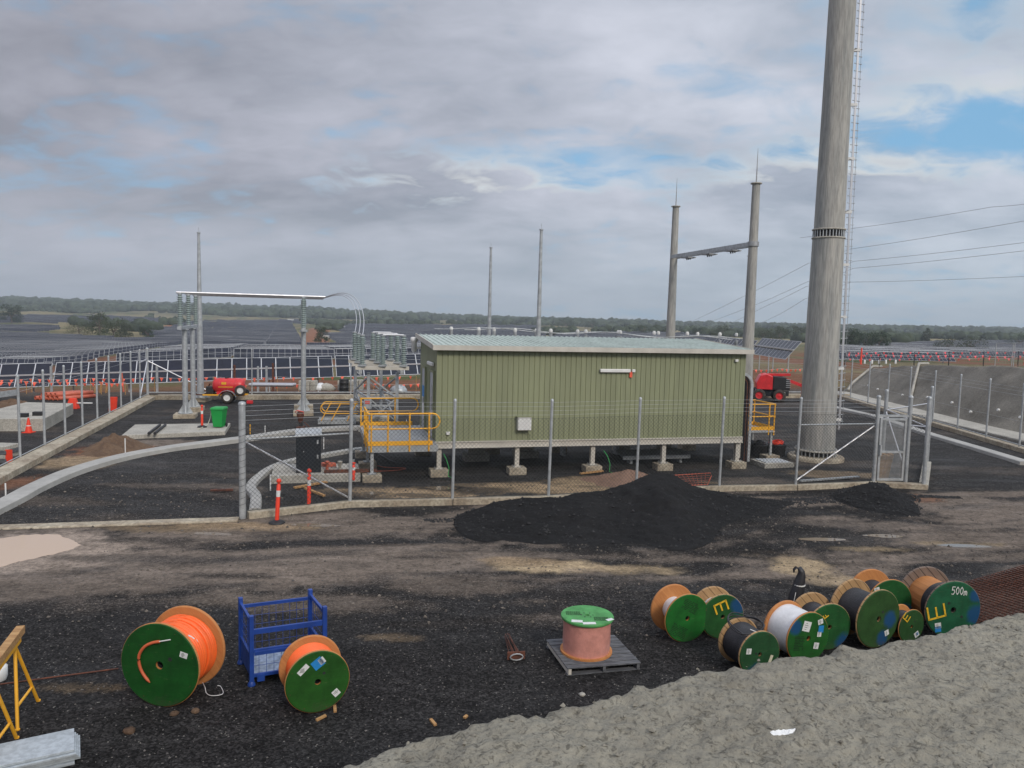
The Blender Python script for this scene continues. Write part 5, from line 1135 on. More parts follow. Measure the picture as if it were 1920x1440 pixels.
# ------------------------------------------------------------------ SOLAR FIELDS
RD = math.radians(16.5); rx_ = Vector((math.cos(RD), math.sin(RD), 0)); ry_ = Vector((-rx_.y, rx_.x, 0))
TILT = math.radians(50); W_ = 2.2; up_ = Vector((0, math.cos(TILT), math.sin(TILT)))   # local: x along the row, panel plane rises away from the viewer
nrm_ = Vector((0, -math.sin(TILT), math.cos(TILT)))
def P3(x, v, n=0.0): return Vector((x, 0, 0)) + up_ * v + nrm_ * n
def near_table(label, c, nmod, rz, slope=0.0, back=False):
    t = thing('solar_table', label, 'solar panel', c, rz, 'solar tables behind the yard'); t.rotation_euler = (0, -slope, rz); pm = 1.16; L = nmod * pm
    for k in range(nmod):
        x = -L / 2 + (k + .5) * pm; mb = MB()
        for s_ in (-1, 1):
            v0, v1 = (.05, 1.1) if s_ > 0 else (-1.1, -.05); mb.obox(P3(x, (v0 + v1) / 2, 0), (pm / 2 - .03, 0, 0), up_ * (v1 - v0) / 2, nrm_ * .012)
        p = mb.build('panel', PANEL, t, local=True)
        mb = MB(); mb.cur = 0
        for xx in (x - pm / 2 + .017, x + pm / 2 - .017): mb.obox(P3(xx, 0, .004), (.017, 0, 0), up_ * 1.12, nrm_ * .018)
        for vv in (-1.11, 1.11): mb.obox(P3(x, vv, .004), (pm / 2 - .045, 0, 0), up_ * .02, nrm_ * .017)
        mb.build('panel_frame', PFRAME, p, local=True)
    tb_ = MB(); s_ = .10 if back else .02; tb_.obox(P3(0, 0, s_), (L / 2 + .2, 0, 0), (0, .055, 0), (0, 0, .055)); tb_.build('torque_tube', ALU, t, local=True)
    for k in range(nmod + 1): MB().obox(P3(-L / 2 + k * pm, .0, .05), (.05, 0, 0), up_ * .12, nrm_ * .04).build('clamp', GALV, t, local=True)
    for x in (-L * .38, 0, L * .38): w_ = Vector((c[0], c[1], 0)) + Vector((math.cos(rz), math.sin(rz), 0)) * x; gz = hz(w_.x, w_.y); zz = gz - c[2] - .3; MB().box(x - .06, x + .06, .02, .12, zz - math.tan(slope) * x * 0, -.02).build('post', GALV, t, local=True)
    return t
labs = ['front solar table at the far left end of the row behind the yard', 'front solar table behind the corner of the open post fence', 'front solar table directly behind the lightning mast', 'front solar table behind the second busbar stand', 'front solar table partly hidden by the insulator switch', 'front solar table meeting the green building']
st = Vector((-46, 56.6, 0)); n_m = 9; Lt = n_m * 1.16 + .25
for k in range(5):
    s_ = (k + .5) * Lt; c = st + rx_ * s_; u = (c.x + 40) / 32; zc = -.20 + (c.x + 40) / 32 * 1.15
    near_table(labs[k if k < 5 else 5], Vector((c.x, c.y, zc)), n_m, RD, math.atan(1.15 / 33 * .96))
for (pa_, pb_, n_, lb) in ((A(1416, 652, 86), A(1489, 653, 73), 7, 'tilted solar table seen edge lit beside the gantry post and huge pole'), (A(1336, 646, 104), A(1410, 650, 90), 9, 'farther tilted solar table behind the east end of the green roof')):
    a = Vector(pa_); b = Vector(pb_); a.z = pa_[2]; b.z = pb_[2]; c = (a + b) / 2; rz = math.atan2(b.y - a.y, b.x - a.x); L = (b - a).length
    t = near_table(lb, c, max(3, int(L / 1.16)), rz, -math.asin((b.z - a.z) / L) * -1 if False else 0, True)

def far_mesh(name, nmod, lod):
    mb = MB(); L = nmod * 1.16; mb.cur = 0; h = W_ / 2
    mb.obox(P3(0, 0, 0), (L / 2, 0, 0), up_ * h, nrm_ * .02); mb.cur = 1; wd = .030 if lod else .018
    for k in range(nmod + 1):
        x = -L / 2 + k * 1.16; mb.add([P3(x - wd, -h, .03), P3(x + wd, -h, .03), P3(x + wd, h, .03), P3(x - wd, h, .03)], [(0, 1, 2, 3)])
    for v, w_ in ((h, .035 if lod else .02), (-h, .025), (0, .03 if lod else .01)): mb.add([P3(-L / 2, v - w_, .035), P3(L / 2, v - w_, .035), P3(L / 2, v + w_, .035), P3(-L / 2, v + w_, .035)], [(0, 1, 2, 3)])
    for x in (-L * .35, 0, L * .35): mb.box(x - .07, x + .07, .0, .14, -1.9, -.05)
    return mb
FIELDS = {'A': [(-260, 660), (-260, 628), (0, 627), (120, 632), (345, 643), (340, 650), (250, 664), (150, 682), (-260, 700)],
 'B': [(235, 679), (300, 664), (420, 655), (620, 655), (860, 660), (860, 672), (500, 675), (300, 678)],
 'C': [(300, 641), (290, 622), (345, 604), (565, 600), (548, 647), (420, 650)],
 'D': [(612, 650), (625, 628), (650, 609), (1000, 611), (1010, 636), (850, 655), (700, 655)],
 'E': [(-200, 606), (-200, 592), (170, 592), (330, 600), (290, 612), (150, 606)],
 'F': [(1560, 676), (1565, 657), (1750, 642), (2040, 641), (2040, 668), (1800, 672), (1700, 680)],
 'G': [(-150, 622), (-150, 613), (90, 613), (85, 622)], 'H': [(1020, 642), (1080, 624), (1300, 626), (1330, 640)]}
def inside(poly, px, py):
    c = False; j = len(poly) - 1
    for i in range(len(poly)):
        xi, yi = poly[i]; xj, yj = poly[j]
        if (yi > py) != (yj > py) and px < (xj - xi) * (py - yi) / (yj - yi) + xi: c = not c
        j = i
    return c
nm = 16; LT = nm * 1.16 + .5; cand = []
for j in range(8, 330):
    off = ry_ * (j * 6.2) if j * 6.2 < 700 else ry_ * (700 + (j * 6.2 - 700) * 1.6)
    for i in range(-62, 62):
        c = rx_ * (i * LT) + off
        if c.y < 74: continue
        if c.y > 1500: continue
        u = c.x / c.y
        if abs(u) > .80: continue
        cand.append((c.x, c.y))
cand = np.array(cand); cz = hgt(cand[:, 0], cand[:, 1])
e = 9.0; cz2 = hgt(cand[:, 0] + rx_.x * e, cand[:, 1] + rx_.y * e); cz1 = hgt(cand[:, 0] - rx_.x * e, cand[:, 1] - rx_.y * e)
sel = []
for (x, y), z, za, zb_ in zip(cand, cz, cz1, cz2):
    px, py = proj(x, y, z + .3)
    for nme, poly in FIELDS.items():
        if inside(poly, px, py) and not (nme in 'FH' and y < 112): sel.append((math.hypot(x, y), x, y, z, math.atan((zb_ - za) / (2 * e)), nme)); break
sel.sort(); print('solar tables', len(sel))
FL = {'A': 'dark solar table in the left field beyond the brown bank', 'B': 'solar table in the grey field just over the front row', 'C': 'solar table in the wide field beyond the first busbar stand', 'D': 'solar table in the field beyond the red haul road', 'E': 'solar table in the farthest left field below the pasture', 'F': 'solar table beyond the pink bunting on the batter', 'G': 'solar table in the thin strip of field by the lone tree', 'H': 'solar table on the rise beyond the green roof'}
proto_me = None
for k, (dist, x, y, z, sl, nme) in enumerate(sel[:285]):
    if proto_me is None:
        mbp = far_mesh('solar_table', nm, True); o = mbp.build('solar_table', [PANELF, PFRAMEF]); proto_me = o.data
    else: o = bpy.data.objects.new('solar_table', proto_me); C.objects.link(o)
    o.location = (x, y, z + 1.35); o.rotation_euler = (0, -sl, RD); tag(o, FL[nme], 'solar panel', 'far solar tables, field ' + {'A': 'on the left', 'B': 'over the front row', 'C': 'past the busbars', 'D': 'past the haul road', 'E': 'below the pasture', 'F': 'behind the bunting', 'G': 'by the lone tree', 'H': 'beyond the roof'}[nme])
mbp = far_mesh('x', nm, False); V0 = np.array(mbp.v); F0 = mbp.f; M0 = mbp.m; VV = []; FF = []; MM = []
for (dist, x, y, z, sl, nme) in sel[285:5200]:
    cs, sn = math.cos(-sl), math.sin(-sl); Ry = np.array([[cs, 0, sn], [0, 1, 0], [-sn, 0, cs]]); Rz = np.array([[math.cos(RD), -math.sin(RD), 0], [math.sin(RD), math.cos(RD), 0], [0, 0, 1]])
    o_ = len(VV) * len(V0); VV.append(V0 @ (Rz @ Ry).T + np.array([x, y, z + 1.35])); FF += [[o_ + i for i in f] for f in F0]; MM += M0
if VV:
    me = bpy.data.meshes.new('solar_field'); me.from_pydata(np.concatenate(VV).tolist(), [], FF); me.materials.append(PANELF); me.materials.append(PFRAMEF); me.polygons.foreach_set('material_index', MM); me.update()
    o = bpy.data.objects.new('solar_field', me); C.objects.link(o); tag(o, 'mass of dark solar panel rows filling the far valley', 'solar field', None, 'stuff')

# ------------------------------------------------------------------ TREES
def tree(label, x, y, h, wd, kind=0, dens=1.0, group='trees beyond the solar fields', round_=.75, seed=0):
    r = random.Random(seed * 7 + int(abs(x * 3)) + 1); z0 = hz(x, y) - .2; t = thing('gum_tree', label, 'tree', (x, y, z0), group=group); b = Vector((x, y, z0)); mb = MB(); tips = []
    th = h * .34
    mb.tube([b, b + Vector((r.uniform(-.2, .2), 0, th * .5)), b + Vector((r.uniform(-.3, .3), 0, th))], [h * .030, h * .024, h * .020], 7)
    for k in range(9):
        a = k * 2.4 + r.random(); q = Vector((math.cos(a) * wd * .36 * r.uniform(.4, 1), math.sin(a) * wd * .36 * r.uniform(.4, 1), h * r.uniform(.5, .86))); s_ = b + EZ * th * r.uniform(.7, 1)
        mb.tube([s_, s_.lerp(b + q, .5) + EZ * h * .04, b + q], [h * .014, h * .009, h * .004], 5); tips.append(b + q)
    mb.build('trunk', BARK, t)
    mb = MB(); cl = []
    for q in tips: cl.append((q, wd * r.uniform(.15, .24)))
    for k in range(int(26 * dens)):
        a = r.random() * 6.28; rr_ = wd * .42 * math.sqrt(r.random()); zz = h * (.14 + .78 * r.random() * (1 - (rr_ / (wd * .55)) ** 2)); cl.append((b + Vector((rr_ * math.cos(a), rr_ * math.sin(a), zz)), wd * r.uniform(.11, .20)))
    for (q, cr_) in cl:
        for k in range(int(46 * dens)):
            d = Vector((r.gauss(0, 1), r.gauss(0, 1), r.gauss(0, .8))); d.normalize(); p = q + Vector((d.x, d.y, d.z * .72)) * cr_ * (r.random() ** .4); s_ = h * r.uniform(.016, .034)
            a1 = Vector((r.uniform(-1, 1), r.uniform(-1, 1), r.uniform(-1, 1))).normalized(); a2 = a1.cross(Vector((r.uniform(-1, 1), r.uniform(-1, 1), r.uniform(-1, 1)))).normalized()
            mb.add([p - a1 * s_, p + a2 * s_ * .7, p + a1 * s_, p - a2 * s_ * .7], [(0, 1, 2, 3)])
    mb.build('crown', LEAF[kind], t); return t
def base_at(px, py):   # walk the sight line until it meets the terrain
    d = ray(px, py); d = d / d[1]; Ys = np.geomspace(60, 3000, 1500); X = d[0] * Ys; Z = CAM_H + d[2] * Ys; H_ = hgt(X, Ys); hit = np.where(Z < H_)[0]
    k = hit[0] if len(hit) else -1; return X[k], Ys[k]
TR = [(22, 609, 38, 34, 1, 'tall dark tree standing alone at the left edge beyond the first field'), (148, 630, 26, 44, 0, 'low bushy tree at the left end of the clump between the solar fields'), (187, 632, 46, 40, 0, 'tall tree with twin humps in the middle of the clump between solar fields'), (213, 636, 40, 50, 0, 'broad dark tree in front of the clump between the solar fields'), (236, 636, 32, 26, 2, 'narrow paler tree closing the clump between the solar fields'), (277, 637, 28, 26, 1, 'small round tree apart from the clump, near the busbar stands'),
 (602, 645, 36, 26, 0, 'sparse olive tree beside the red haul road'), (1596, 655, 40, 34, 1, 'dark tree just past the huge pole and its ladder'), (1622, 658, 36, 44, 1, 'dense round tree second from the huge pole'), (1648, 657, 38, 36, 1, 'dense dark tree at the right end of the group past the huge pole'), (1686, 648, 22, 22, 2, 'small pale tree on the yellow pasture'), (1737, 646, 30, 18, 2, 'slender tall tree alone above the pasture'), (1775, 660, 27, 46, 0, 'left half of the wide spreading trees beyond the bunting'), (1818, 660, 30, 56, 0, 'widest spreading tree beyond the bunting'), (1912, 650, 22, 44, 1, 'dark tree at the right edge beyond the temporary fence'),
 (1062, 612, 20, 40, 1, 'dark tree on the hilltop just above the roof ridge'), (1110, 611, 17, 34, 1, 'smaller dark tree on the hilltop above the roof ridge'), (1430, 640, 28, 36, 0, 'bushy tree behind the taller gantry post'), (1462, 641, 30, 34, 0, 'bushy tree midway between gantry and huge pole'), (1497, 642, 34, 30, 2, 'pale tree close beside the huge pole'), (1205, 628, 20, 36, 1, 'dark tree behind the roof by the shorter gantry post'), (1305, 632, 22, 40, 1, 'dark tree between the two gantry posts'), (1352, 634, 26, 30, 0, 'upright tree between the gantry posts near the taller one')]
for i, (px, py, hp, wp, kd, lb) in enumerate(TR):
    x, y = base_at(px, py); y = min(y, 1100); x = ray(px, py)[0] / ray(px, py)[1] * y; tree(lb, x, y, hp * y / F_PX * 1.08, wp * y / F_PX * 1.15, kd, 1.0, seed=i)
# the distant wood as one mass
def wood():
    N = 15000; ph = (1 + 5 ** .5) / 2
    iv = np.array([(-1, ph, 0), (1, ph, 0), (-1, -ph, 0), (1, -ph, 0), (0, -1, ph), (0, 1, ph), (0, -1, -ph), (0, 1, -ph), (ph, 0, -1), (ph, 0, 1), (-ph, 0, -1), (-ph, 0, 1)]) / 1.9
    fi = np.array([(0, 11, 5), (0, 5, 1), (0, 1, 7), (0, 7, 10), (0, 10, 11), (1, 5, 9), (5, 11, 4), (11, 10, 2), (10, 7, 6), (7, 1, 8), (3, 9, 4), (3, 4, 2), (3, 2, 6), (3, 6, 8), (3, 8, 9), (4, 9, 5), (2, 4, 11), (6, 2, 10), (8, 6, 7), (9, 8, 1)])
    u = rng.uniform(-.80, .80, N * 3); y = np.exp(rng.uniform(math.log(480), math.log(2500), N * 3)); x = u * y
    den = fbm(x / 130, y / 190, 201, 4); lim = np.where(y > 1450, .37, np.where(u > .12, .50, .57)); lim = np.where(y < 700, lim + .05, lim)
    px, py = proj(x, y, hgt(x, y)); ok = (den > lim)
    for poly in FIELDS.values():
        xs_ = [p[0] for p in poly]; bb = (px > min(xs_) - 5) & (px < max(xs_) + 5) & (py > min(p[1] for p in poly) - 2) & (py < max(p[1] for p in poly) + 4)
        idx = np.where(bb & ok)[0]
        for k in idx:
            if inside(poly, px[k], py[k] - 1): ok[k] = False
    x = x[ok][:N]; y = y[ok][:N]; z = hgt(x, y); n = len(x); s = rng.uniform(.45, 1.5, n) ** 1.4 * np.where(y > 1450, 6.2, 3.6)
    jit = 1 + rng.uniform(-.35, .35, (n, 12, 1)); V = iv[None] * jit * s[:, None, None] * np.array([1, 1, .85]); V = V + np.stack([x, y, z + s * .55], -1)[:, None]
    Fc = fi[None] + (np.arange(n) * 12)[:, None, None]; V = V.reshape(-1, 3); Fc = Fc.reshape(-1, 3)
    me = bpy.data.meshes.new('distant_woodland'); me.vertices.add(len(V)); me.vertices.foreach_set('co', V.ravel()); me.loops.add(Fc.size); me.loops.foreach_set('vertex_index', Fc.ravel().astype(np.int32)); me.polygons.add(len(Fc)); me.polygons.foreach_set('loop_start', np.arange(0, Fc.size, 3, dtype=np.int32)); me.polygons.foreach_set('loop_total', np.full(len(Fc), 3, np.int32)); me.update()
    me.materials.append(WOODM); o = bpy.data.objects.new('distant_woodland', me); C.objects.link(o); tag(o, 'dark wooded hills and scattered bush along the horizon', 'woodland', None, 'stuff')
wood()
# ------------------------------------------------------------------ THINGS IN THE YARD
def solid(name, mb, m, label, cat, origin, group=None, bevel=0.0): return tag(mb.build(name, m, origin=Vector(origin), bevel=bevel), label, cat, group)
def wheel(name, c, ax, r, w_, par, hubm=WHITE):
    tw = MB().lathe([(r * .58, -w_ / 2), (r * .9, -w_ / 2), (r, -w_ * .35), (r, w_ * .35), (r * .9, w_ / 2), (r * .58, w_ / 2), (r * .58, -w_ / 2)], c, ax, 28, cap0=False, cap1=False).build(name, TYRE, par)
    mb = MB(); mb.lathe([(r * .59, -w_ * .3), (r * .5, -w_ * .25), (r * .2, -w_ * .32), (.001, -w_ * .34)], c, ax, 24, cap0=False); mb.lathe([(r * .59, w_ * .3), (r * .5, w_ * .25), (r * .2, w_ * .32), (.001, w_ * .34)], c, ax, 24, cap0=False); mb.build('rim', hubm, tw)
    return tw
# red water tank trailer
c = A(427, 755, 43.6); c = Vector((c[0], 43.6, 0)); e1 = Vector((.985, .17, 0)).normalized(); e2 = Vector((-e1.y, e1.x, 0))
t = thing('water_tank_trailer', 'red water tank trailer with spare wheel parked by the lightning mast', 'trailer', c)
def Q(a, b_, z): return c + e1 * a + e2 * b_ + EZ * z
prof = [(.001, -.86), (.30, -.85), (.40, -.74), (.42, -.55), (.42, .55), (.40, .74), (.30, .85), (.001, .86)]
tk = MB().lathe(prof, Q(.02, .35, .98), e1, 32).build('tank', RED, t)
for a in (-.45, -.02, .42): MB().lathe([(.427, -.025), (.432, 0), (.427, .025)], Q(a, .35, .98), e1, 32).build('band', RED, tk)
MB().fbox(c, e1, e2, -.5, .3, -.085, -.072, .90, .94).build('reflective_strip', YEL, tk); MB().fbox(c, e1, e2, -.32, -.06, -.082, -.070, 1.06, 1.20).build('yellow_sign', YEL, tk)
MB().lathe([(.10, .36), (.12, .42), (.12, .46), (.05, .48)], Q(-.1, .35, .98), n=16).build('filler_cap', BLACK, tk)
MB().fbox(c, e1, e2, -.6, .62, -.0, .7, .50, .66).build('cradle', RED, t)
MB().fbox(c, e1, e2, -1.35, .95, -.05, .03, .42, .50).build('chassis_rail', YEL, t); MB().fbox(c, e1, e2, -1.35, .95, .68, .76, .42, .50).build('chassis_rail', RUST, t); MB().bar(Q(-1.3, .05, .45), Q(-2.1, .35, .45), .07).build('drawbar', RUST, t)
for b_ in (-.16, .88): wheel('wheel', Q(.0, b_, .33), e2, .33, .22, t)
mb = MB(); pts = [(-.48, .36), (-.42, .52), (-.25, .68), (.0, .74), (.25, .68), (.42, .52), (.50, .36)]
for p, q in zip(pts[:-1], pts[1:]): mb.bar(Q(p[0], -.17, p[1]), Q(q[0], -.17, q[1]), .28, .02, up=(0, 0, 1))
mb.build('mudguard', GALVD, t)
wheel('spare_wheel', Q(.72, -.18, .74), e2, .31, .18, t)
en = MB(); en.fbox(c, e1, e2, -1.2, -.78, .12, .62, .5, .92); en.build('pump_engine', BLACK, t, bevel=.03); MB().tube([Q(-1.1, .4, .92), Q(-1.05, .4, 1.05), Q(-.95, .3, 1.05)], .04, 8).build('exhaust', RUST, t)
MB().lathe([(.16, 0), (.16, .12)], Q(.98, .2, .62), e2, 16).build('hose_reel', NAVY, t); MB().fbox(c, e1, e2, .85, 1.1, -.1, .2, .47, .53).build('rear_light', YEL, t)
MB().bar(Q(-1.85, .25, .0), Q(-1.85, .25, .45), .05).build('jockey_leg', GALV, t)
b = MB().box(-.16, .16, -.1, .1, 0, .18); p = Q(1.25, -.25, 0); b.v = [(v[0] + p.x, v[1] + p.y, v[2]) for v in b.v]; solid('tool_box', b, RED, 'little red box on the ground behind the tank trailer', 'box', p, bevel=.02)
# slab, bin, bollards, pipes
sc = [G(228, 824), G(422, 816), G(432, 800), G(253, 803)]
n_ = [(p.x, p.y) for p in sc]; solid('concrete_slab', MB().prism(n_, -.08, .17), CONC, 'low pale concrete slab carrying the green wheelie bin', 'slab', sc[0], bevel=.015)
bc = G(411, 801, .17); t = thing('wheelie_bin', 'bright green wheelie bin standing on the low concrete slab', 'bin', bc)
def taper(mb, c_, x0, y0, x1, y1, z0, z1):
    vs = [c_ + Vector((a * x0, b_ * y0, z0)) for b_ in (-1, 1) for a in (-1, 1)] + [c_ + Vector((a * x1, b_ * y1, z1)) for b_ in (-1, 1) for a in (-1, 1)]
    return mb.add(vs, [(0, 2, 3, 1), (4, 5, 7, 6), (0, 1, 5, 4), (2, 6, 7, 3), (0, 4, 6, 2), (1, 3, 7, 5)])
taper(MB(), bc, .19, .20, .26, .30, .03, .80).build('body', BING, t, bevel=.02); mb = MB(); taper(mb, bc, .285, .33, .28, .32, .80, .835); mb.build('rim', BING, t, bevel=.01)
lid = taper(MB(), bc + Vector((0, .0, 0)), .285, .33, .24, .26, .838, .90).build('lid', BING, t, bevel=.015); MB().tube([bc + Vector((-.2, .36, .86)), bc + Vector((.2, .36, .86))], .018, 8).build('handle', BING, t)
for a in (-.24, .24): MB().lathe([(.09, -.025), (.1, 0), (.09, .025)], bc + Vector((a, .22, .1)), (1, 0, 0), 16).build('wheel', BLACK, t)
def bollard(label, p, h=1.12, lean=(0, 0), base=True):
    t = thing('bollard', label, 'bollard', p, group='red and white T-top bollards'); p = Vector(p); d = Vector((lean[0], lean[1], 1)).normalized()
    if base: MB().lathe([(.21, 0), (.21, .025), (.17, .05), (.06, .09)], p, n=8).build('rubber_base', BLACK, t)
    prof = [(.052, .05), (.048, h * .86), (.03, h * .88), (.03, h * .91), (.058, h * .92), (.058, h * .97), (.03, h)]
    MB().lathe(prof, p, d, 18).build('tube', REDO, t); MB().lathe([(.0505, h * .60), (.0505, h * .74)], p, d, 18, cap0=False, cap1=False).build('reflective_band', STICKW, t)
bollard('leaning red and white bollard on a black base outside the fence plinth', G(519, 981), 1.13, (.045, .02)); bollard('red and white bollard standing inside the fence near the black cabinet', G(579, 957), 1.13, (.01, 0), False)
bollard('red and white bollard on the slab beside the wheelie bin', G(379, 801, .17), .98, (0, 0)); bollard('short red and white bollard behind the first inner fence post', G(663, 903), .62, (0, 0), False)
for i, (a, b_) in enumerate((((279, 814), (300, 798)), ((290, 814), (310, 798)))): p, q = G(*a, z=.2) + EZ * .035, G(*b_, z=.2) + EZ * .035; solid('black_pipe', MB().tube([p, q], .055, 12), BLACK, ('black pipe offcut lying on the low slab, farther from the bin', 'black pipe offcut lying on the low slab, nearer the bin')[i], 'pipe', p)
p = G(396, 800, .17); solid('pale_hose', MB().tube(smooth_line([(0, 0)]) if False else [p + Vector(v) for v in ((.02, 0, .75), (0, .02, .6), (-.05, 0, .35), (-.14, -.02, .08), (-.22, -.3, .02), (-.2, -.9, .02))], .02, 8), mat('pale_hose', (.5, .5, .42), .5), 'pale hose rising from the slab between bollard and bin', 'hose', p)
# white and yellow marker stakes
for i, (px, y1, y0, col, lb) in enumerate(((235, 822, 852, WHITE, 'white marker stake in front of the low slab'), (11, 906, 936, WHITE, 'white marker stake by the kerb at the left edge'), (469, 795, 814, YEL, 'short yellow marker post just past the thick fence post'), (497, 798, 813, WHITE, 'thin white stake beside the short yellow marker'), (607, 820, 842, WHITE, 'thin white stake behind the black cabinet'), (507, 890, 920, WHITE, 'white stake inside the small curved kerb'), (522, 892, 930, WHITE, 'white stake next to the concrete base of the cabinet'), (762, 786, 798, WHITE, 'white stake behind the west landing'))):
    p = G(px, y0); h = A(px, y1, p.y)[2]; solid('marker_stake', MB().tube([p, p + EZ * h], .02, 6), col, lb, 'stake', p)
# cabinet on its base
sb = [G(508, 908), G(676, 903), (G(676, 903) + SE2 * 1.7), (G(508, 908) + SE2 * 1.9)]
solid('cabinet_base', MB().prism([(p.x, p.y) for p in sb], -.08, .26), CONC, 'broad concrete base under the black cabinet', 'slab', sb[0], bevel=.015)
cb = G(555, 887, .26); t = thing('electrical_cabinet', 'black two-door electrical cabinet with grey sloping hood', 'cabinet', cb)
MB().fbox(cb, SE1, SE2, 0, .76, 0, .5, 0, 1.17).build('body', NAVY, t, bevel=.008); MB().fbox(cb, SE1, SE2, .015, .745, -.022, -.002, .02, 1.15).build('door', NAVY, t, bevel=.005)
hd = MB().obox(cb + SE1 * .38 + SE2 * .22 + EZ * 1.25, SE1 * .40, SE2 * .32 + EZ * .07, EZ * .012).build('hood', GALV, t); MB().fbox(cb, SE1, SE2, -.01, .77, -.03, .02, 1.172, 1.24).build('hood_front', GALV, t)
for z in (.45, .92): MB().fbox(cb, SE1, SE2, .63, .68, -.045, -.024, z, z + .12).build('latch', GALV, t)
MB().fbox(cb, SE1, SE2, .22, .245, -.04, -.024, .66, .69).build('lock', GALV, t)
for i, (a, b_, z) in enumerate(((.95, .35, 0), (1.35, .3, 0), (1.75, .5, 0))):
    p = cb + SE1 * a + SE2 * b_; mb = MB(); mb.lathe([(.05, 0), (.05, .22), (.08, .23), (.08, .29)], p, n=12); solid('conduit_stub', mb, (PIPEO, CONC, GALV)[i], ('orange conduit stub next to the black cabinet', 'pale conduit stub midway along the cabinet base', 'steel conduit stub at the far end of the cabinet base')[i], 'pipe', p)
p = cb + SE1 * .85 - SE2 * .12; solid('rusty_beam', MB().fbox(p, SE1, SE2, 0, 1.65, -.05, .05, .0, .10), RUST, 'rusty steel beam lying along the cabinet base', 'beam', p)
p = cb + SE1 * 1.0 + SE2 * .75; mb = MB(); mb.tube([p + Vector((.22 * math.cos(u) * (1 + .1 * math.sin(u * 3)), .16 * math.sin(u), .05 + .004 * u)) for u in np.linspace(0, 25, 70)], .022, 6); solid('hose_coil', mb, PIPEO, 'coiled orange cable on the cabinet base', 'cable', p)
# planks on the ground
for i, (a, b_, w_, m_, lb) in enumerate((((552, 918), (612, 907), .12, TIMB, 'brown plank near the foot of the diagonal brace'), ((572, 921), (608, 935), .08, TIMB, 'thin plank crossing the brown plank behind the fence'), ((395, 923), (437, 922), .11, RUST, 'rust coloured plank lying on the asphalt beside the thick fence post'), ((1088, 891), (1130, 886), .10, TIMB, 'pale plank under the green building by the third leg'), ((1500, 905), (1610, 897), .12, GALV, 'grey steel bar lying inside the fence before the gate'))):
    p, q = G(*a), G(*b_); solid('plank', MB().bar(p + EZ * (.06 + .03 * (i == 1)), q + EZ * (.06 + .03 * (i == 1)), w_, .05), m_, lb, 'plank', p)
# rusty wire frame beyond the heap
p = G(1255, 905); q = G(1335, 918); mb = MB(); a_ = A(1252, 892, 24.3); b_ = A(1332, 887, 24.6); a_ = Vector(a_); b_ = Vector(b_); a_.y, b_.y = 24.3, 24.6
lo1 = Vector((a_.x + .4, 24.2, .05)); lo2 = Vector((b_.x - .1, 24.5, .05)); mb.tube([a_, b_, b_ + Vector((.04, 0, -.08)), lo2, lo1], .018, 6)
t = thing('rusty_wire_frame', 'rusty wire mesh barrier frame leaning behind the main gravel heap', 'barrier', lo1); mb.build('frame', PIPEO, t)
mb = MB()
for k in range(1, 9): u = k / 9; mb.tube([a_.lerp(b_, u), lo1.lerp(lo2, u)], .005, 4, cap=False)
for k in range(1, 5): u = k / 5; mb.tube([a_.lerp(lo1, u), b_.lerp(lo2, u)], .005, 4, cap=False)
mb.build('wires', PIPEO, t)
# hoses by the west landing
for i, (pts, m_, lb) in enumerate((([(690, 870), (720, 878), (760, 880), (742, 884), (700, 886)], PIPEO, 'orange hose looping on the ground below the west landing'), ([(700, 846), (740, 868), (790, 872), (830, 866)], BLCAB, 'black hose trailing on the ground toward the building legs'), ([(672, 890), (690, 884), (705, 876), (700, 862)], TIMB, 'tan rope near the footing of the west landing'))):
    P_ = smooth_line([G(*q) for q in pts], 6); solid('hose', MB().tube([v + EZ * .04 for v in P_], .02, 6), m_, lb, 'hose', P_[0])
# stair unit lying down
sp0 = G(596, 797); sx = Vector((.985, .17, 0)); sy = Vector((-.17, .985, 0)); t = thing('steel_stair', 'prefabricated steel stair with yellow handrails lying flat on the ground', 'stair', sp0)
for b_ in (0, .75): MB().fbox(sp0, sx, sy, 0, 1.75, b_, b_ + .04, .04, .26).build('stringer', GALV, t)
for k in range(8): MB().fbox(sp0, sx, sy, .06 + k * .21, .22 + k * .21, .045, .745, .17, .20).build('tread', GALV, t)
for b_ in (-.02, .80):
    mb = MB(); top = []
    for u in np.linspace(-math.pi / 2, math.pi / 2, 9): top.append(sp0 + sx * (.34 - .22 * math.cos(u)) + sy * b_ + EZ * (.78 - .23 * math.sin(u)))
    top = [sp0 + sx * 1.85 + sy * b_ + EZ * 1.01] + top[::1] + [sp0 + sx * 1.85 + sy * b_ + EZ * .55]; mb.tube(top, .024, 8); rl = mb.build('handrail', YEL, t)
    for a in (.15, .62, 1.35): MB().tube([sp0 + sx * a + sy * b_ + EZ * .2, sp0 + sx * (a + .42) + sy * b_ + EZ * 1.01], .024, 8).build('stanchion', YEL, rl)
# compactor like rammer
p = G(564, 803); t = thing('rammer', 'small rusty red trench rammer standing in front of the busbar stand', 'machine', p)
MB().lathe([(.10, 0), (.12, .2), (.16, .24), (.16, .42), (.10, .5)], p + Vector((-.02, 0, .28)), n=14).build('engine', RUST, t); MB().obox(p + Vector((.02, -.05, .05)), (.16, 0, 0), (0, .2, 0), (0, 0, .05)).build('foot_plate', RUST, t); MB().lathe([(.08, .08), (.07, .30)], p, n=10).build('bellows', BLACK, t)
MB().tube([p + Vector(v) for v in ((-.12, .1, .55), (-.22, -.15, .78), (-.05, -.35, .86), (.16, -.15, .78), (.1, .1, .55))], .018, 8).build('handle', REDO, t); MB().tube([p + Vector(v) for v in ((.15, 0, .3), (.45, -.1, .05), (.5, .1, .02))], .02, 6).build('hose', RUST, t)
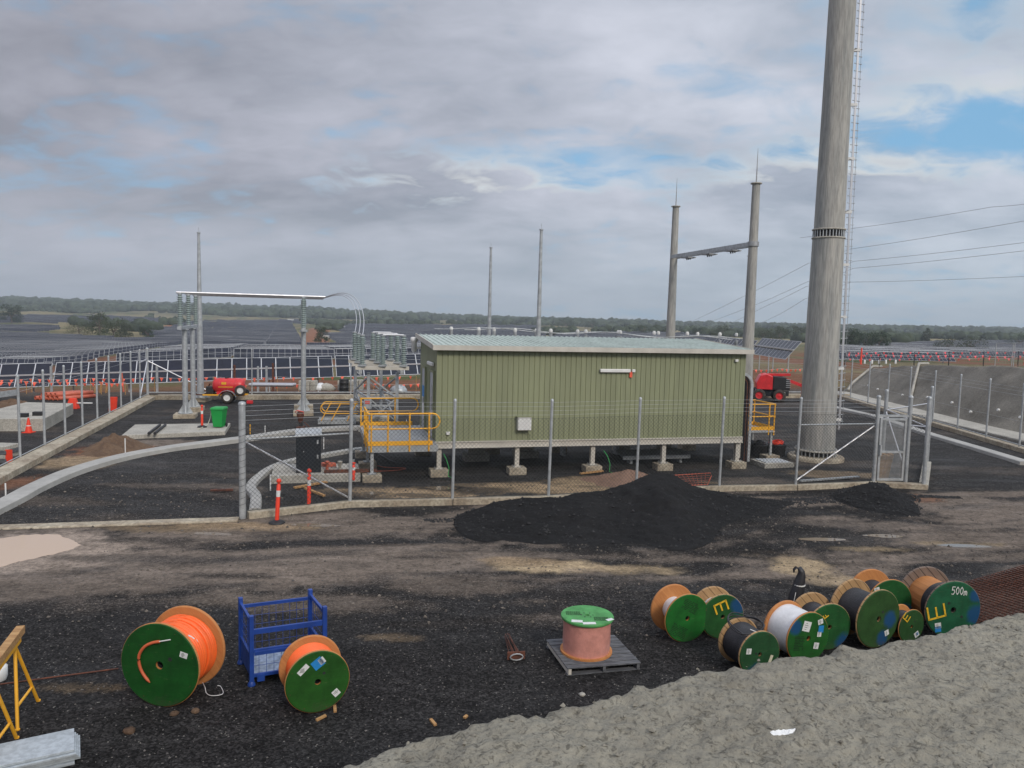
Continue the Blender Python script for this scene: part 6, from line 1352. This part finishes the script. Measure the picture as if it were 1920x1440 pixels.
# sawhorse with plank
sw = Vector((-6.15, 9.55, 0)); t = thing('sawhorse', 'yellow steel trestle topped by a raw timber beam at the left edge', 'trestle', sw)
hd_ = Vector((-6.46, 9.22, 0)); tl = (G(0, 1237, 1.1) - G(43, 1180, 1.1)).normalized(); ap = G(28, 1212, .98)
for a, f in ((ap, [G(33, 1371), G(72, 1316)]), (ap + tl * .9, [G(33, 1371) + tl * .95, G(72, 1316) + tl * .95])):
    ft = []
    for q in f: ft.append(MB().tube([a, q], .021, 10).build('leg', YEL, t)); MB().lathe([(.028, 0), (.028, .03)], q, n=10).build('foot', YEL, ft[-1])
    MB().tube([a.lerp(f[0], .72), a.lerp(f[1], .72)], .018, 8).build('cross_brace', YEL, t)
MB().bar(ap + tl * 1.1 + EZ * .04, ap - tl * .1 + EZ * .04, .09, .05).build('saddle', YEL, t)
tp = ap + EZ * .12; solid('timber_beam', MB().bar(tp - tl * .26, tp + tl * 1.6, .10, .10), TIMB, 'raw timber beam lying along the top of the yellow trestle', 'timber', tp, bevel=.004)
p = G(-4, 1276); mb = MB(); mb.lathe([(.10, 0), (.12, .05), (.125, .2), (.09, .22)], p, n=14); solid('white_bucket', mb, WHITE, 'white bucket behind the yellow trestle at the left edge', 'bucket', p)
# boards stack
bp = G(143, 1405, .17); ex_ = (bp - G(0, 1437, .17)).normalized(); ey_ = Vector((-ex_.y, ex_.x, 0)); bp.z = 0
for k in range(5):
    o_ = bp + ex_ * (.02 * ((k * 3) % 4) - .02) + ey_ * (.02 * ((k * 5) % 3)); mb = MB().fbox(o_ + EZ * (k * .034), ex_, ey_, -1.6, 0, -.02, .50, .002, .030)
    for q in (-.12, -.95): mb.lathe([(.009, .0301), (.009, .0312)], o_ + ex_ * q + ey_ * .42 + EZ * (k * .034), n=8)
    solid('grey_board', mb, PLANKG, ('bottom grey board of the stack in the bottom left corner', 'second grey board up in the corner stack', 'middle grey board of five in the corner stack', 'grey board just under the top one in the corner stack', 'top grey board of the stack, its whole face showing')[k], 'board', o_, 'grey boards stacked in the corner', bevel=.002)
# steel rod lying by the largest reel and debris
solid('steel_rod', MB().tube([G(-10, 1287) + EZ * .02, G(110, 1272) + EZ * .03, G(222, 1256) + EZ * .02], .011, 6), RUST, 'long thin dark steel rod on the gravel running to the largest reel', 'rod', G(110, 1272))
P_ = smooth_line([G(380, 1288), G(388, 1303), G(400, 1307), (G(418, 1303)), G(414, 1290), G(408, 1288)], 6); solid('white_cable_tail', MB().tube([v + EZ * (.02 + .05 * (i < 5)) for i, v in enumerate(P_)], .005, 6), WHCAB, 'thin white cable end curling on the gravel behind the largest reel', 'cable', P_[0])
for i, (px, py, lb) in enumerate(((628, 1330, 'splintered wood block just by the small orange reel'), (602, 1347, 'small wood chip in front of the small orange reel'), (812, 1355, 'wood splinter on open gravel near the embankment'), (873, 1345, 'tiny wood chip on open gravel near the embankment'))):
    p = G(px, py); p.z = hz(p.x, p.y); a = random.random() * 3; solid('wood_chip', MB().obox(p + EZ * .02, Vector((math.cos(a), math.sin(a), .1)) * (.07 if i != 3 else .03), Vector((-math.sin(a), math.cos(a), 0)) * .02, EZ * .012), TIMB, lb, 'wood chip', p)
for i, (px, py, r_, lb) in enumerate(((327, 1340, .06, 'brown clod of earth just in front of the largest reel'), (366, 1335, .06, 'brown clod of earth between the two orange reels'), (243, 1373, .08, 'flat brown clod nearest the stack of grey boards'), (1091, 1303, .05, 'grey stone on the gravel below the pallet'))):
    p = G(px, py); p.z = hz(p.x, p.y); mb = MB(); mb.lathe([(r_ * .8, 0), (r_, r_ * .25), (r_ * .7, r_ * .6), (r_ * .2, r_ * .75), (.001, r_ * .76)], p, n=9); mb.v = [(v[0] + random.uniform(-1, 1) * r_ * .15, v[1] + random.uniform(-1, 1) * r_ * .15, v[2]) for v in mb.v]; solid('earth_clod', mb, bm_ if i < 3 else CONC, lb, 'clod', p)
# rusty bar bundle
p0, p1 = G(947, 1190), G(968, 1238); dv = (p1 - p0).normalized(); sv = Vector((-dv.y, dv.x, 0)); t = thing('anchor_bolt_cage', 'small rusty cage of anchor bolts lying on the gravel left of the pallet', 'bolt cage', p0)
for k in range(8): a = k * math.pi / 4; o_ = sv * .045 * math.cos(a) + EZ * (.06 + .045 * math.sin(a)); q = sv * .07 * math.cos(a) + EZ * (.07 + .06 * math.sin(a)); MB().tube([p0.lerp(p1, .2) + o_, p1 + q + sv * random.uniform(-.06, .06)], .008, 6).build('rod', RUST, t)
MB().obox(p1 + EZ * .07 - dv * .02, sv * .14, dv * .012, EZ * .06).build('plate', RUST, t)
mb = MB(); mb.tube([p1 + sv * .10 * math.cos(u) + dv * .02 + EZ * (.06 + .05 * math.sin(u)) for u in np.linspace(0, 6.28, 13)[:-1]], .012, 6, closed=True); mb.build('ring', GALVD, t)
p = G(985, 1246)
# black film-wrapped hook behind the reels
p = Vector((5.42, 14.05, 0)); t = thing('wrapped_drain_bend', 'black film-wrapped post with hooked tip and white tie behind the reels', 'post', p)
mb = MB(); mb.tube([p + Vector(v) for v in ((-.02, 0, 0), (.02, 0, .25), (.05, 0, .45), (.08, 0, .6), (.08, 0, .68), (.04, 0, .745), (-.02, 0, .76), (-.065, 0, .72), (-.06, 0, .66))], [.15, .13, .105, .08, .06, .045, .03, .024, .014], 14); mb.build('wrapping', BLCAB, t)
MB().lathe([(.108, 0), (.112, .012), (.108, .024)], p + Vector((.05, 0, .42)), n=18).build('white_tie', WHITE, t); MB().tube([p + Vector(v) for v in ((-.05, -.12, .32), (-.09, -.15, .15), (-.04, -.16, .02))], .006, 6).build('white_string', WHITE, t); MB().lathe([(.12, 0), (.1, .09), (.03, .1)], p + Vector((-.2, 0, 0)), n=10).build('folded_film', BLCAB, t)
# stacked sheets of reinforcing mesh
mo = G(1832, 1178); mx = (G(1960, 1133) - mo).normalized(); my = Vector((-mx.y, mx.x, 0)); 
for k in range(3):
    mb = MB(); z = .03 + k * .035; of = Vector((.05 * k, .03 * k, 0))
    for i in range(13): mb.bar(mo + of + my * (i * .15 - .5) + EZ * z, mo + of + my * (i * .15 - .5) + mx * 4.8 + EZ * z, .011)
    for i in range(33): mb.bar(mo + of - my * .5 + mx * i * .15 + EZ * (z + .012), mo + of + my * 1.3 + mx * i * .15 + EZ * (z + .012), .011)
    solid('reinforcing_mesh', mb, RUST, ('lowest rusty reinforcing mesh sheet at the right edge', 'middle rusty reinforcing mesh sheet in the pile at the right edge', 'top rusty reinforcing mesh sheet in the pile at the right edge')[k], 'steel mesh', mo + of, 'rusty mesh sheets piled by the reels')

# west side beyond the open post fence
pd_ = [G(-90, 812), G(84, 808), G(116, 790), G(116, 768 + 6), G(-90, 771)]; pz = .55
a_, b_, c_, d_ = G(-80, 808), G(83, 808), G(114, 790), Vector((G(114, 790).x - 1.4, G(114, 790).y + 3.5, 0)); 
solid('concrete_pad', MB().prism([(a_.x, a_.y), (b_.x, b_.y), (c_.x, c_.y), (c_.x - .9, c_.y + 2.6), (a_.x - .9, c_.y + 2.6)], -.1, .52), CONC, 'raised rough concrete foundation pad outside the open post fence', 'foundation', b_, bevel=.02)
for i, (px, py) in enumerate(((44, 782), (71, 779))): p = G(px, py, .52); solid('black_clamp', MB().obox(p + EZ * .08, (.18, .03, 0), (-.02, .12, 0), (0, 0, .09)), BLACK, ('black fitting on the raised concrete pad, farther from the road cone', 'larger black fitting on the raised concrete pad')[i], 'fitting', p, bevel=.02)
def cone_(label, p, h=.62):
    t = thing('road_cone', label, 'cone', p, group='orange road cones'); MB().obox(Vector(p) + EZ * .015, (.19, 0, 0), (0, .19, 0), (0, 0, .015)).build('base', REDO, t, bevel=.004); MB().lathe([(.14, .03), (.03, h)], p, n=18).build('body', REDO, t); MB().lathe([(.094, h * .45), (.068, h * .66)], p, n=18, cap0=False, cap1=False).build('reflective_band', STICKW, t)
cone_('orange road cone by the corner of the raised concrete pad', G(54, 811)); 
p = G(137, 766); t = thing('plastic_barrier', 'orange plastic barrier block with plank lying beyond the open posts', 'barrier', p); taper(MB(), p, .28, .18, .16, .08, 0, .55).build('block', REDO, t, bevel=.02); MB().bar(p + Vector((.1, 0, .3)), p + Vector((.95, .1, .3)), .08, .05).build('rail', WHITE, t)
p = G(212, 770); solid('orange_board', MB().obox(p + EZ * .35, (.16, .03, 0), (.02, .05, 0), (.03, 0, .36)), REDO, 'upright orange board beyond the sixth open post', 'board', p, bevel=.01)
# orange pipes
po = G(96, 750); pe1 = Vector((.80, .60, 0)); pe2 = Vector((-.6, .8, 0)); pe2 = Vector((.80, -.6, 0)).normalized(); px_ = Vector((.72, .69, 0)); pn_ = Vector((.69, -.72, 0))
k = 0
for lay_, n_p, r_ in ((0, 6, .115), (1, 4, .115)):
    for i in range(n_p):
        p = G(66, 750) + pn_ * 0 + Vector((1.0, .0, 0)) * (.25 * (i + lay_ * 1.5)) + EZ * (r_ + lay_ * .20); q = p + Vector((.55, .83, 0))
        tag(MB().lathe([(r_ * .9, 0), (r_, 0), (r_, 2.1), (r_ * .9, 2.1), (r_ * .9, 0)], p, (q - p).normalized(), 16, cap0=False, cap1=False).build('orange_pipe', PIPEO, origin=p), 'orange conduit pipe in the stack on the asphalt beyond the open posts', 'pipe', 'orange conduit pipes in one stack')
# timber and block stack at left edge
p = G(-10, 868)
for k in range(4): o_ = p + EZ * (k * .14); solid('grey_slab', MB().fbox(o_, Vector((1, 0, 0)), Vector((0, 1, 0)), -1.5, .38 - .03 * (k % 2), 0, .8, 0, .13), CONC if k % 2 else GREYW, ('lowest grey slab of the stack cut by the left edge', 'second grey slab of the stack cut by the left edge', 'third grey slab of the stack cut by the left edge', 'top grey slab of the stack cut by the left edge')[k], 'slab', o_, bevel=.01)
p = G(15, 868); solid('red_board', MB().obox(p + EZ * .23, (.15, 0, 0), (0, .02, 0), (0, 0, .22)), REDO, 'small red board leaning on the grey slab stack', 'board', p)
p = G(-20, 752); solid('guard_rail', MB().bar(A(-60, 752, 37.5) if False else Vector(A(-60, 748, 37)), Vector(A(36, 735, 40)), .05, .30), GALV, 'length of pale galvanised guard rail at the left edge', 'rail', Vector(A(-60, 748, 37)))
mound('brown earth heap behind the raised concrete pad', G(20, 765), 2.0, 1.2, .45, bm_, 5)
# wooden offcuts & posts further
for i, px in enumerate((178, 188, 199)): p = G(px, 737); solid('timber_stake', MB().bar(p, p + Vector((.1, 0, .55)), .10), TIMB, ('first timber stake of three leaning beyond the open post fence', 'middle timber stake of three leaning beyond the open post fence', 'third timber stake leaning beyond the open post fence')[i], 'stake', p)
p = G(232, 735); solid('marker_post', MB().tube([p, p + Vector((-.1, 0, 1.2))], .05, 8), PIPEO, 'orange striped marker post near the fence corner', 'post', p)

# bunting
def bunting(label, pts, nf, post_h=1.1, fl=.26, m_=ORG, posts=True, cat='bunting', sag=.08):
    t = thing('safety_bunting', label, cat, pts[0]); pts = [Vector(p) for p in pts]
    if posts:
        for p in pts: MB().tube([p, p + EZ * post_h], .022, 6).build('post', TIMB if posts == 1 else BLACK, t)
    P_ = []
    for a, b_ in zip(pts[:-1], pts[1:]):
        for k in range(10): P_.append(a.lerp(b_, k / 10) + EZ * (post_h - sag * math.sin(math.pi * k / 10)))
    P_.append(pts[-1] + EZ * post_h); MB().tube(P_, .006, 4, cap=False).build('string', WHITE, t)
    for k in range(nf):
        u = (k + .5) / nf * (len(P_) - 1); i = int(u); p = P_[i].lerp(P_[i + 1], u - i); d = (P_[i + 1] - P_[i]).normalized(); n = Vector((-d.y, d.x, 0)) * random.uniform(-.1, .1); w_ = fl * random.uniform(.35, .5)
        MB().add([p - d * w_, p + d * w_, p + n - EZ * fl * random.uniform(.8, 1.1), p - d * w_ + n * .1 - EZ * .01, p + d * w_ + n * .1 - EZ * .01, p + n * 1.1 - EZ * fl * .8], [(0, 1, 2), (3, 5, 4)]).build('flag', m_, t)
def lineup(pxs, Y0, Y1, dz=0.0):
    out = []
    for i, px in enumerate(pxs): Y = Y0 + (Y1 - Y0) * i / (len(pxs) - 1); x = A(px, 740, Y)[0]; out.append(Vector((x, Y, hz(x, Y) + dz)))
    return out
bunting('orange bunting strung along the brown bank beyond the left half of the far fence', lineup([-60, 60, 170, 290, 400, 520, 640, 780], 49, 54), 46)
bunting('lower orange bunting hung on the outer side of the orange pipe stack', lineup([-20, 50, 120, 190, 235], 45.5, 46.5), 18, .75)
bunting('second orange bunting row low on the brown bank behind the trailer', lineup([430, 560, 700, 790], 52, 56, -.4), 20, 1.0)
bunting('orange bunting on the soil bank between gantry post and huge pole', lineup([1400, 1460, 1510], 66, 66), 12, .9)
PINK = mat('pink_red_flag_plastic', (.80, .08, .10), .6, 0, .15, 4)
def plat(px, py_top, Y): a = A(px, py_top, Y); return Vector((a[0], Y, a[2]))
for i, (y0, Y, z, n) in enumerate(((660, 66, 1.15, 40), (663, 60, 1.0, 46), (672, 70, .9, 34))):
    pts = [plat(px, y0 + (px - 1580) * (-.004 if i != 1 else .012), Y) for px in (1585, 1650, 1715, 1780, 1845, 1910, 1990)]; pts = [Vector((p.x, p.y, p.z - z)) for p in pts]
    bunting(('pink bunting farthest back above the batter', 'dense pink bunting nearest the crest of the batter', 'low faded pink bunting above the batter')[i], pts, int(n * .62), z, .22, PINK, 2)
for i, (px, py, h_) in enumerate(((1614, 683, 1.3), (1921, 684, 1.4))): Y = 60; b_ = plat(px, py, Y); solid('traffic_post', MB().lathe([(.09, 0), (.07, .06), (.06, h_ - .1), (.03, h_)], b_, n=10), REDO, ('red striped post on the crest of the batter next to the huge pole', 'red striped post at the right edge above the batter')[i], 'post', b_)
for i, px in enumerate((1621, 1635, 1648, 1661, 1679)): b_ = plat(px, 682, 62); solid('white_marker', MB().lathe([(.07, 0), (.07, .28), (.03, .32)], b_, n=8), WHITE, 'small white marker peg in the row along the batter crest', 'marker', b_, 'white marker pegs along the crest')
# temporary fence on the crest
t = thing('temporary_fence', 'temporary fence panel on orange feet standing on the batter crest', 'fence', plat(1865, 690, 55)); pA, pB, pC = plat(1865, 690, 55), plat(1896, 691, 53), plat(1990, 692, 48)
hT = A(1865, 643, 55)[2] - pA.z
for p in (pA, pB, pB + Vector((.12, 0, 0)), pC): MB().tube([p, p + EZ * hT], .03, 8).build('post', GALV, t)
for p in (pA, pB): MB().obox(p + EZ * .06, (.38, .0, 0), (0, .14, 0), (0, 0, .07)).build('foot', PIPEO, t, bevel=.02)
for p, q in ((pA, pB), (pB, pC)):
    MB().tube([p + EZ * (hT - .04), q + EZ * (hT - .04)], .02, 6).build('top_rail', GALV, t)
    mb = MB(); L = (q - p).length
    for k in range(1, int(L / .18)): mb.tube([p.lerp(q, k * .18 / L) + EZ * .15, p.lerp(q, k * .18 / L) + EZ * (hT - .05)], .003, 4, cap=False)
    for z in (.15, .7): mb.tube([p + EZ * z, q + EZ * z], .004, 4, cap=False)
    mb.build('panel_mesh', GALVD, t)
# downpipes and weep caps on the batter
def bat(Y, f): x = foot_x(Y) + np.interp(Y, [14, 61, 66], [3.3, 2.6, 2.2]) * f; return Vector((float(x), Y, float(crest_z(Y)) * f ** 1.15 + .05))
for i, (Y0, Y1) in enumerate(((54.5, 50.0), (64.0, 60.0))):
    P_ = [bat(Y1 + (Y0 - Y1) * u, u) + EZ * (.12 + .1 * math.sin(3 * u)) for u in np.linspace(.02, 1, 12)] + [bat(Y0, 1) + Vector((1.2, 1, .1))]
    solid('drain_hose', MB().tube(P_, .09, 8), CONC, ('pale drain pipe running up the middle of the batter', 'pale drain pipe at the far end of the batter by the huge pole')[i], 'pipe', P_[0])
for i, (Y, f) in enumerate(((58, .35), (56, .28), (52, .25), (49, .3), (46, .28), (43.5, .18), (41.5, .3), (39.5, .25))): p = bat(Y, f) + Vector((-.12, 0, .05)); solid('weep_cap', MB().lathe([(.0, 0), (.07, .01), (.07, .12)], p, (-1, 0, .3), 10), WHITE, 'small white drain cap poking from the grey batter face', 'drain cap', p, 'white drain caps in the batter')
# boom lift
c = Vector(A(1442, 752, 52.6)); c.y = 52.6; c.z = 0; e1 = Vector((.97, -.22, 0)).normalized(); e2 = Vector((-e1.y, e1.x, 0))
t = thing('boom_lift', 'red and black boom lift with big wheels parked behind the building end', 'boom lift', c)
for a in (-.75, .55):
    for b_ in (-.85, .85): wheel('wheel', c + e1 * a + e2 * b_ + EZ * .42, e2, .42, .3, t, RED)
MB().fbox(c, e1, e2, -.95, .9, -.6, .6, .35, .75).build('chassis', NAVY, t, bevel=.03)
tt = MB(); P_ = [(-.9, .8), (-.95, 1.25), (-.7, 1.75), (-.3, 1.85), (.1, 1.7), (.1, .8)]; tt.prism([(a, z) for a, z in P_], -.78, .78); tt.v = [tuple(c + e1 * v[0] + e2 * v[2] + EZ * v[1]) for v in tt.v]; tt.build('hood', RED, t, bevel=.04)
tt = MB(); P_ = [(.12, .8), (.12, 1.72), (.9, 1.66), (1.2, 1.5), (1.22, .8)]; tt.prism([(a, z) for a, z in P_], -.76, .76); tt.v = [tuple(c + e1 * v[0] + e2 * v[2] + EZ * v[1]) for v in tt.v]; en = tt.build('engine_bay', BLACK, t, bevel=.03)
for k in range(5): MB().fbox(c, e1, e2, .95, 1.24, -.80, -.765, .98 + k * .13, 1.03 + k * .13).build('vent_slat', GALVD, en)
MB().fbox(c, e1, e2, .3, 1.15, -.82, -.785, .42, .76).build('number_plate', BLACK, t)
mb = MB(); cx = 0
for ch in '48A':
    for ln in GLY[ch]:
        pts = [c + e1 * (.52 + (px * .8 + cx) * .2) + e2 * (-.83) + EZ * (.49 + pz * .2) for px, pz in ln]
        for a, b_ in zip(pts[:-1], pts[1:]): mb.bar(a, b_, .004, .04, up=e2.cross(b_ - a))
    cx += .78
mb.build('fleet_number', WMARK, t)
MB().bar(c + e1 * .2 + EZ * 1.8, c + e1 * 2.6 + e2 * .4 + EZ * .9, .22, .2).build('boom', RED, t); MB().bar(c - e1 * .6 + EZ * 1.75, c + e1 * 1.3 + EZ * 1.82, .2, .16).build('upper_boom', RED, t)
bk = c + e1 * 2.1 - e2 * .5
mb = MB()
for z in (.3, .75, 1.2): mb.tube([bk + EZ * z, bk + e1 * 1.5 + EZ * z, bk + e1 * 1.5 + e2 * .8 + EZ * z, bk + e2 * .8 + EZ * z], .028, 6, closed=True)
for a in (0, .5, 1.0, 1.5):
    for b_ in (0, .8): mb.tube([bk + e1 * a + e2 * b_ + EZ * .3, bk + e1 * a + e2 * b_ + EZ * 1.2], .025, 6)
mb.tube([bk + e1 * .2 + EZ * .3, bk + e1 * 1.0 + EZ * 1.2], .025, 6)
mb.build('basket', RED, t); MB().fbox(bk, e1, e2, 0, 1.5, 0, .8, .22, .28).build('basket_floor', RED, t)
# store strip beyond the far fence
def far_pt(px, Y, dz=0.0): x = A(px, 740, Y)[0]; return Vector((x, Y, hz(x, Y) + dz))
for i in range(3):
    p = Vector(A(472, 770, 49.5)); p.y = 49.0 + i * .35; p.z = hz(p.x, p.y) + .55 + (.0 if i < 2 else .0); q = p + Vector((2.7, .4, 0)); solid('silver_duct', MB().tube([p, q], .11, 14), mat('silver_duct', (.5, .5, .52), .35, .6, .05, 3), ('nearest long silver pipe lying behind the far fence', 'middle long silver pipe lying behind the far fence', 'rearmost long silver pipe lying behind the far fence')[i], 'pipe', p, 'long silver pipes behind the fence')
for i, (px, w_, m_, lb) in enumerate(((567, 1.1, CONC, 'grey block pallet left of the second busbar stand behind the fence'), (640, 1.2, CONC, 'grey block pallet to the right of the second busbar stand'), (662, .8, CONC, 'smaller grey block pallet beside the black drum'))):
    p = far_pt(px, 48.8 + .8 * i); mb = MB()
    for a in range(3):
        for z in range(2): mb.obox(p + Vector((a * w_ / 3, 0, .45 + z * .32)), (w_ / 6 - .02, 0, 0), (0, .3, 0), (0, 0, .15))
    solid('block_pallet', mb, m_, lb, 'block pallet', p, bevel=.01)
p = far_pt(645, 48.6, .25); solid('black_drum', MB().lathe([(.30, 0), (.30, .28), (.315, .3), (.30, .32), (.30, .6), (.315, .62), (.30, .64), (.30, .85)], p, n=18), BLACK, 'black drum behind the far fence right of the second busbar stand', 'drum', p)
for i, px in enumerate((600, 612, 748)): p = far_pt(px, 49.3, .3); mb = MB(); mb.lathe([(.5, 0), (.55, .12), (.35, .35), (.1, .42), (.001, .43)], p, n=12); mb.v = [(v[0] + random.uniform(-.1, .1), v[1], v[2] + random.uniform(-.04, .04)) for v in mb.v]; solid('wrapped_bundle', mb, (WHCAB, CONC, GALV)[i], ('silvery wrapped bundle behind the far fence', 'grey covered bundle next to the silvery one behind the fence', 'pale bundle behind the fence beyond the yellow landing')[i], 'bundle', p)
for i, (px, y0, h_) in enumerate(((97, 735, 1.6), (295, 735, 1.4), (440, 722, 1.5), (484, 722, 1.4), (500, 722, 1.4), (512, 728, 1.6))):
    p = far_pt(px, 50.5 + (i > 1) * 1.5); solid('pile_post', MB().bar(p, p + EZ * (h_ + .4), .12, .1), GALV if i not in (2, 5) else RUST, ('bare steel pile behind the orange pipes', 'bare steel pile behind the fence corner', 'brown pile just above the red tank', 'first bare pile beside the red tank', 'second bare pile beside the red tank', 'brown pile beyond the silver pipes')[i], 'pile', p)
p = c
for i, (px, py, Y, L) in enumerate(((545, 579 + 18, 700, 9), (630, 611, 640, 10), (642, 611, 640, 8), (610, 628, 420, 6))):
    x, y = base_at(px, py + 6); z = hz(x, y); k = y / F_PX; mb = MB(); wq = (10, 9, 8, 12)[i] * k; mb.box(x - wq / 2, x + wq / 2, y - 2, y + 2, z, z + 4.2 * k); mb.box(x - wq / 2 - .3, x + wq / 2 + .3, y - 2.3, y + 2.3, z + 4.2 * k, z + 4.8 * k); solid('inverter_cabin', mb, WHITE, ('tiny white cabin by the distant pasture above the fields', 'tiny white cabin beyond the haul road, first of a pair', 'tiny white cabin beyond the haul road, second of a pair', 'tiny white cabin above the olive tree by the haul road')[i], 'cabin', (x, y, z))
# scattered pebbles on the near gravel
def pebbles():
    N = 5200; x = rng.uniform(-9, 13, N); y = rng.uniform(7.5, 17, N); s = rng.uniform(.006, .017, N) * np.where(rng.random(N) > .985, 1.9, 1); z = hgt(x, y)
    ov = np.array([(1, 0, 0), (-1, 0, 0), (0, 1, 0), (0, -1, 0), (0, 0, .8), (0, 0, -.8)]); of = np.array([(0, 2, 4), (2, 1, 4), (1, 3, 4), (3, 0, 4), (2, 0, 5), (1, 2, 5), (3, 1, 5), (0, 3, 5)])
    V = ov[None] * (1 + rng.uniform(-.4, .4, (N, 6, 3))) * s[:, None, None] + np.stack([x, y, z + s * .2], -1)[:, None]; Fc = of[None] + (np.arange(N) * 6)[:, None, None]
    me = bpy.data.meshes.new('loose_gravel'); me.from_pydata(V.reshape(-1, 3).tolist(), [], Fc.reshape(-1, 3).tolist()); me.materials.append(mat('loose_stone', (.17, .155, .14), .85, 0, .5, 9, col2=(.045, .043, .045))); me.update(); o = bpy.data.objects.new('loose_gravel', me); C.objects.link(o); tag(o, 'loose pebbles strewn over the dark gravel', 'gravel', None, 'stuff')
pebbles()
def scatter(name, label, P, smin, smax, m):
    N = len(P); s = rng.uniform(0, 1, N) ** 3 * (smax - smin) + smin; ov = np.array([(1, 0, 0), (-1, 0, 0), (0, 1, 0), (0, -1, 0), (0, 0, .8), (0, 0, -.8)]); of = np.array([(0, 2, 4), (2, 1, 4), (1, 3, 4), (3, 0, 4), (2, 0, 5), (1, 2, 5), (3, 1, 5), (0, 3, 5)])
    th = rng.uniform(0, 6.28, N); V = ov[None] * (1 + rng.uniform(-.45, .45, (N, 6, 3))) * s[:, None, None]; c_, s_ = np.cos(th)[:, None], np.sin(th)[:, None]; V = np.stack([V[..., 0] * c_ - V[..., 1] * s_, V[..., 0] * s_ + V[..., 1] * c_, V[..., 2]], -1) + P[:, None] + np.stack([rng.uniform(-.03, .03, N), rng.uniform(-.03, .03, N), s * .15], -1)[:, None]
    Fc = of[None] + (np.arange(N) * 6)[:, None, None]; me = bpy.data.meshes.new(name); me.from_pydata(V.reshape(-1, 3).tolist(), [], Fc.reshape(-1, 3).tolist()); me.materials.append(m); me.update(); o = bpy.data.objects.new(name, me); C.objects.link(o); tag(o, label, None, None, 'stuff')
scatter('crushed_stone', 'crushed black stones lying on and round the gravel heaps', np.concatenate(SCAT['heap']), .012, .05, mat('black_stone', (.035, .034, .035), .8, 0, .5, 7, col2=(.008, .008, .009)))
xs_ = rng.uniform(-13, 14, 5200); ys_ = rng.uniform(12.5, 24, 5200); xs_ = xs_ * (.55 + ys_ / 40); kp_ = ~((xs_ < -7.4) & (ys_ > 13.6) & (ys_ < 17.6)); xs_, ys_ = xs_[kp_], ys_[kp_]
scatter('scattered_stones', 'stones and clods strewn over the muddy yard track', np.stack([xs_, ys_, hgt(xs_, ys_)], -1), .010, .045, mat('muddy_stone', (.20, .17, .14), .9, 0, .5, 5, col2=(.03, .028, .027)))
scatter('concrete_crumbs', 'crumbs and small stones on the sprayed concrete bank', SCAT['emb'][0], .004, .016, mat('concrete_crumb', (.30, .28, .23), .9, 0, .4, 9, col2=(.12, .11, .09)))
# ------------------------------------------------------------------ HAZE
def haze():
    mb = MB().box(-3200, 3200, -60, 3600, -45, 90); m = bpy.data.materials.new('haze_air'); m.use_nodes = True; T = NT(m.node_tree); T.n.clear(); out = T.add('ShaderNodeOutputMaterial'); v = T.add('ShaderNodeVolumePrincipled')
    v.inputs['Color'].default_value = (.80, .88, .96, 1); v.inputs['Density'].default_value = .00022; v.inputs['Anisotropy'].default_value = .1; T.l.new(v.outputs[0], out.inputs['Volume'])
    tag(mb.build('haze', m), 'thin pale haze in the air over the valley', None, None, 'stuff')
haze()
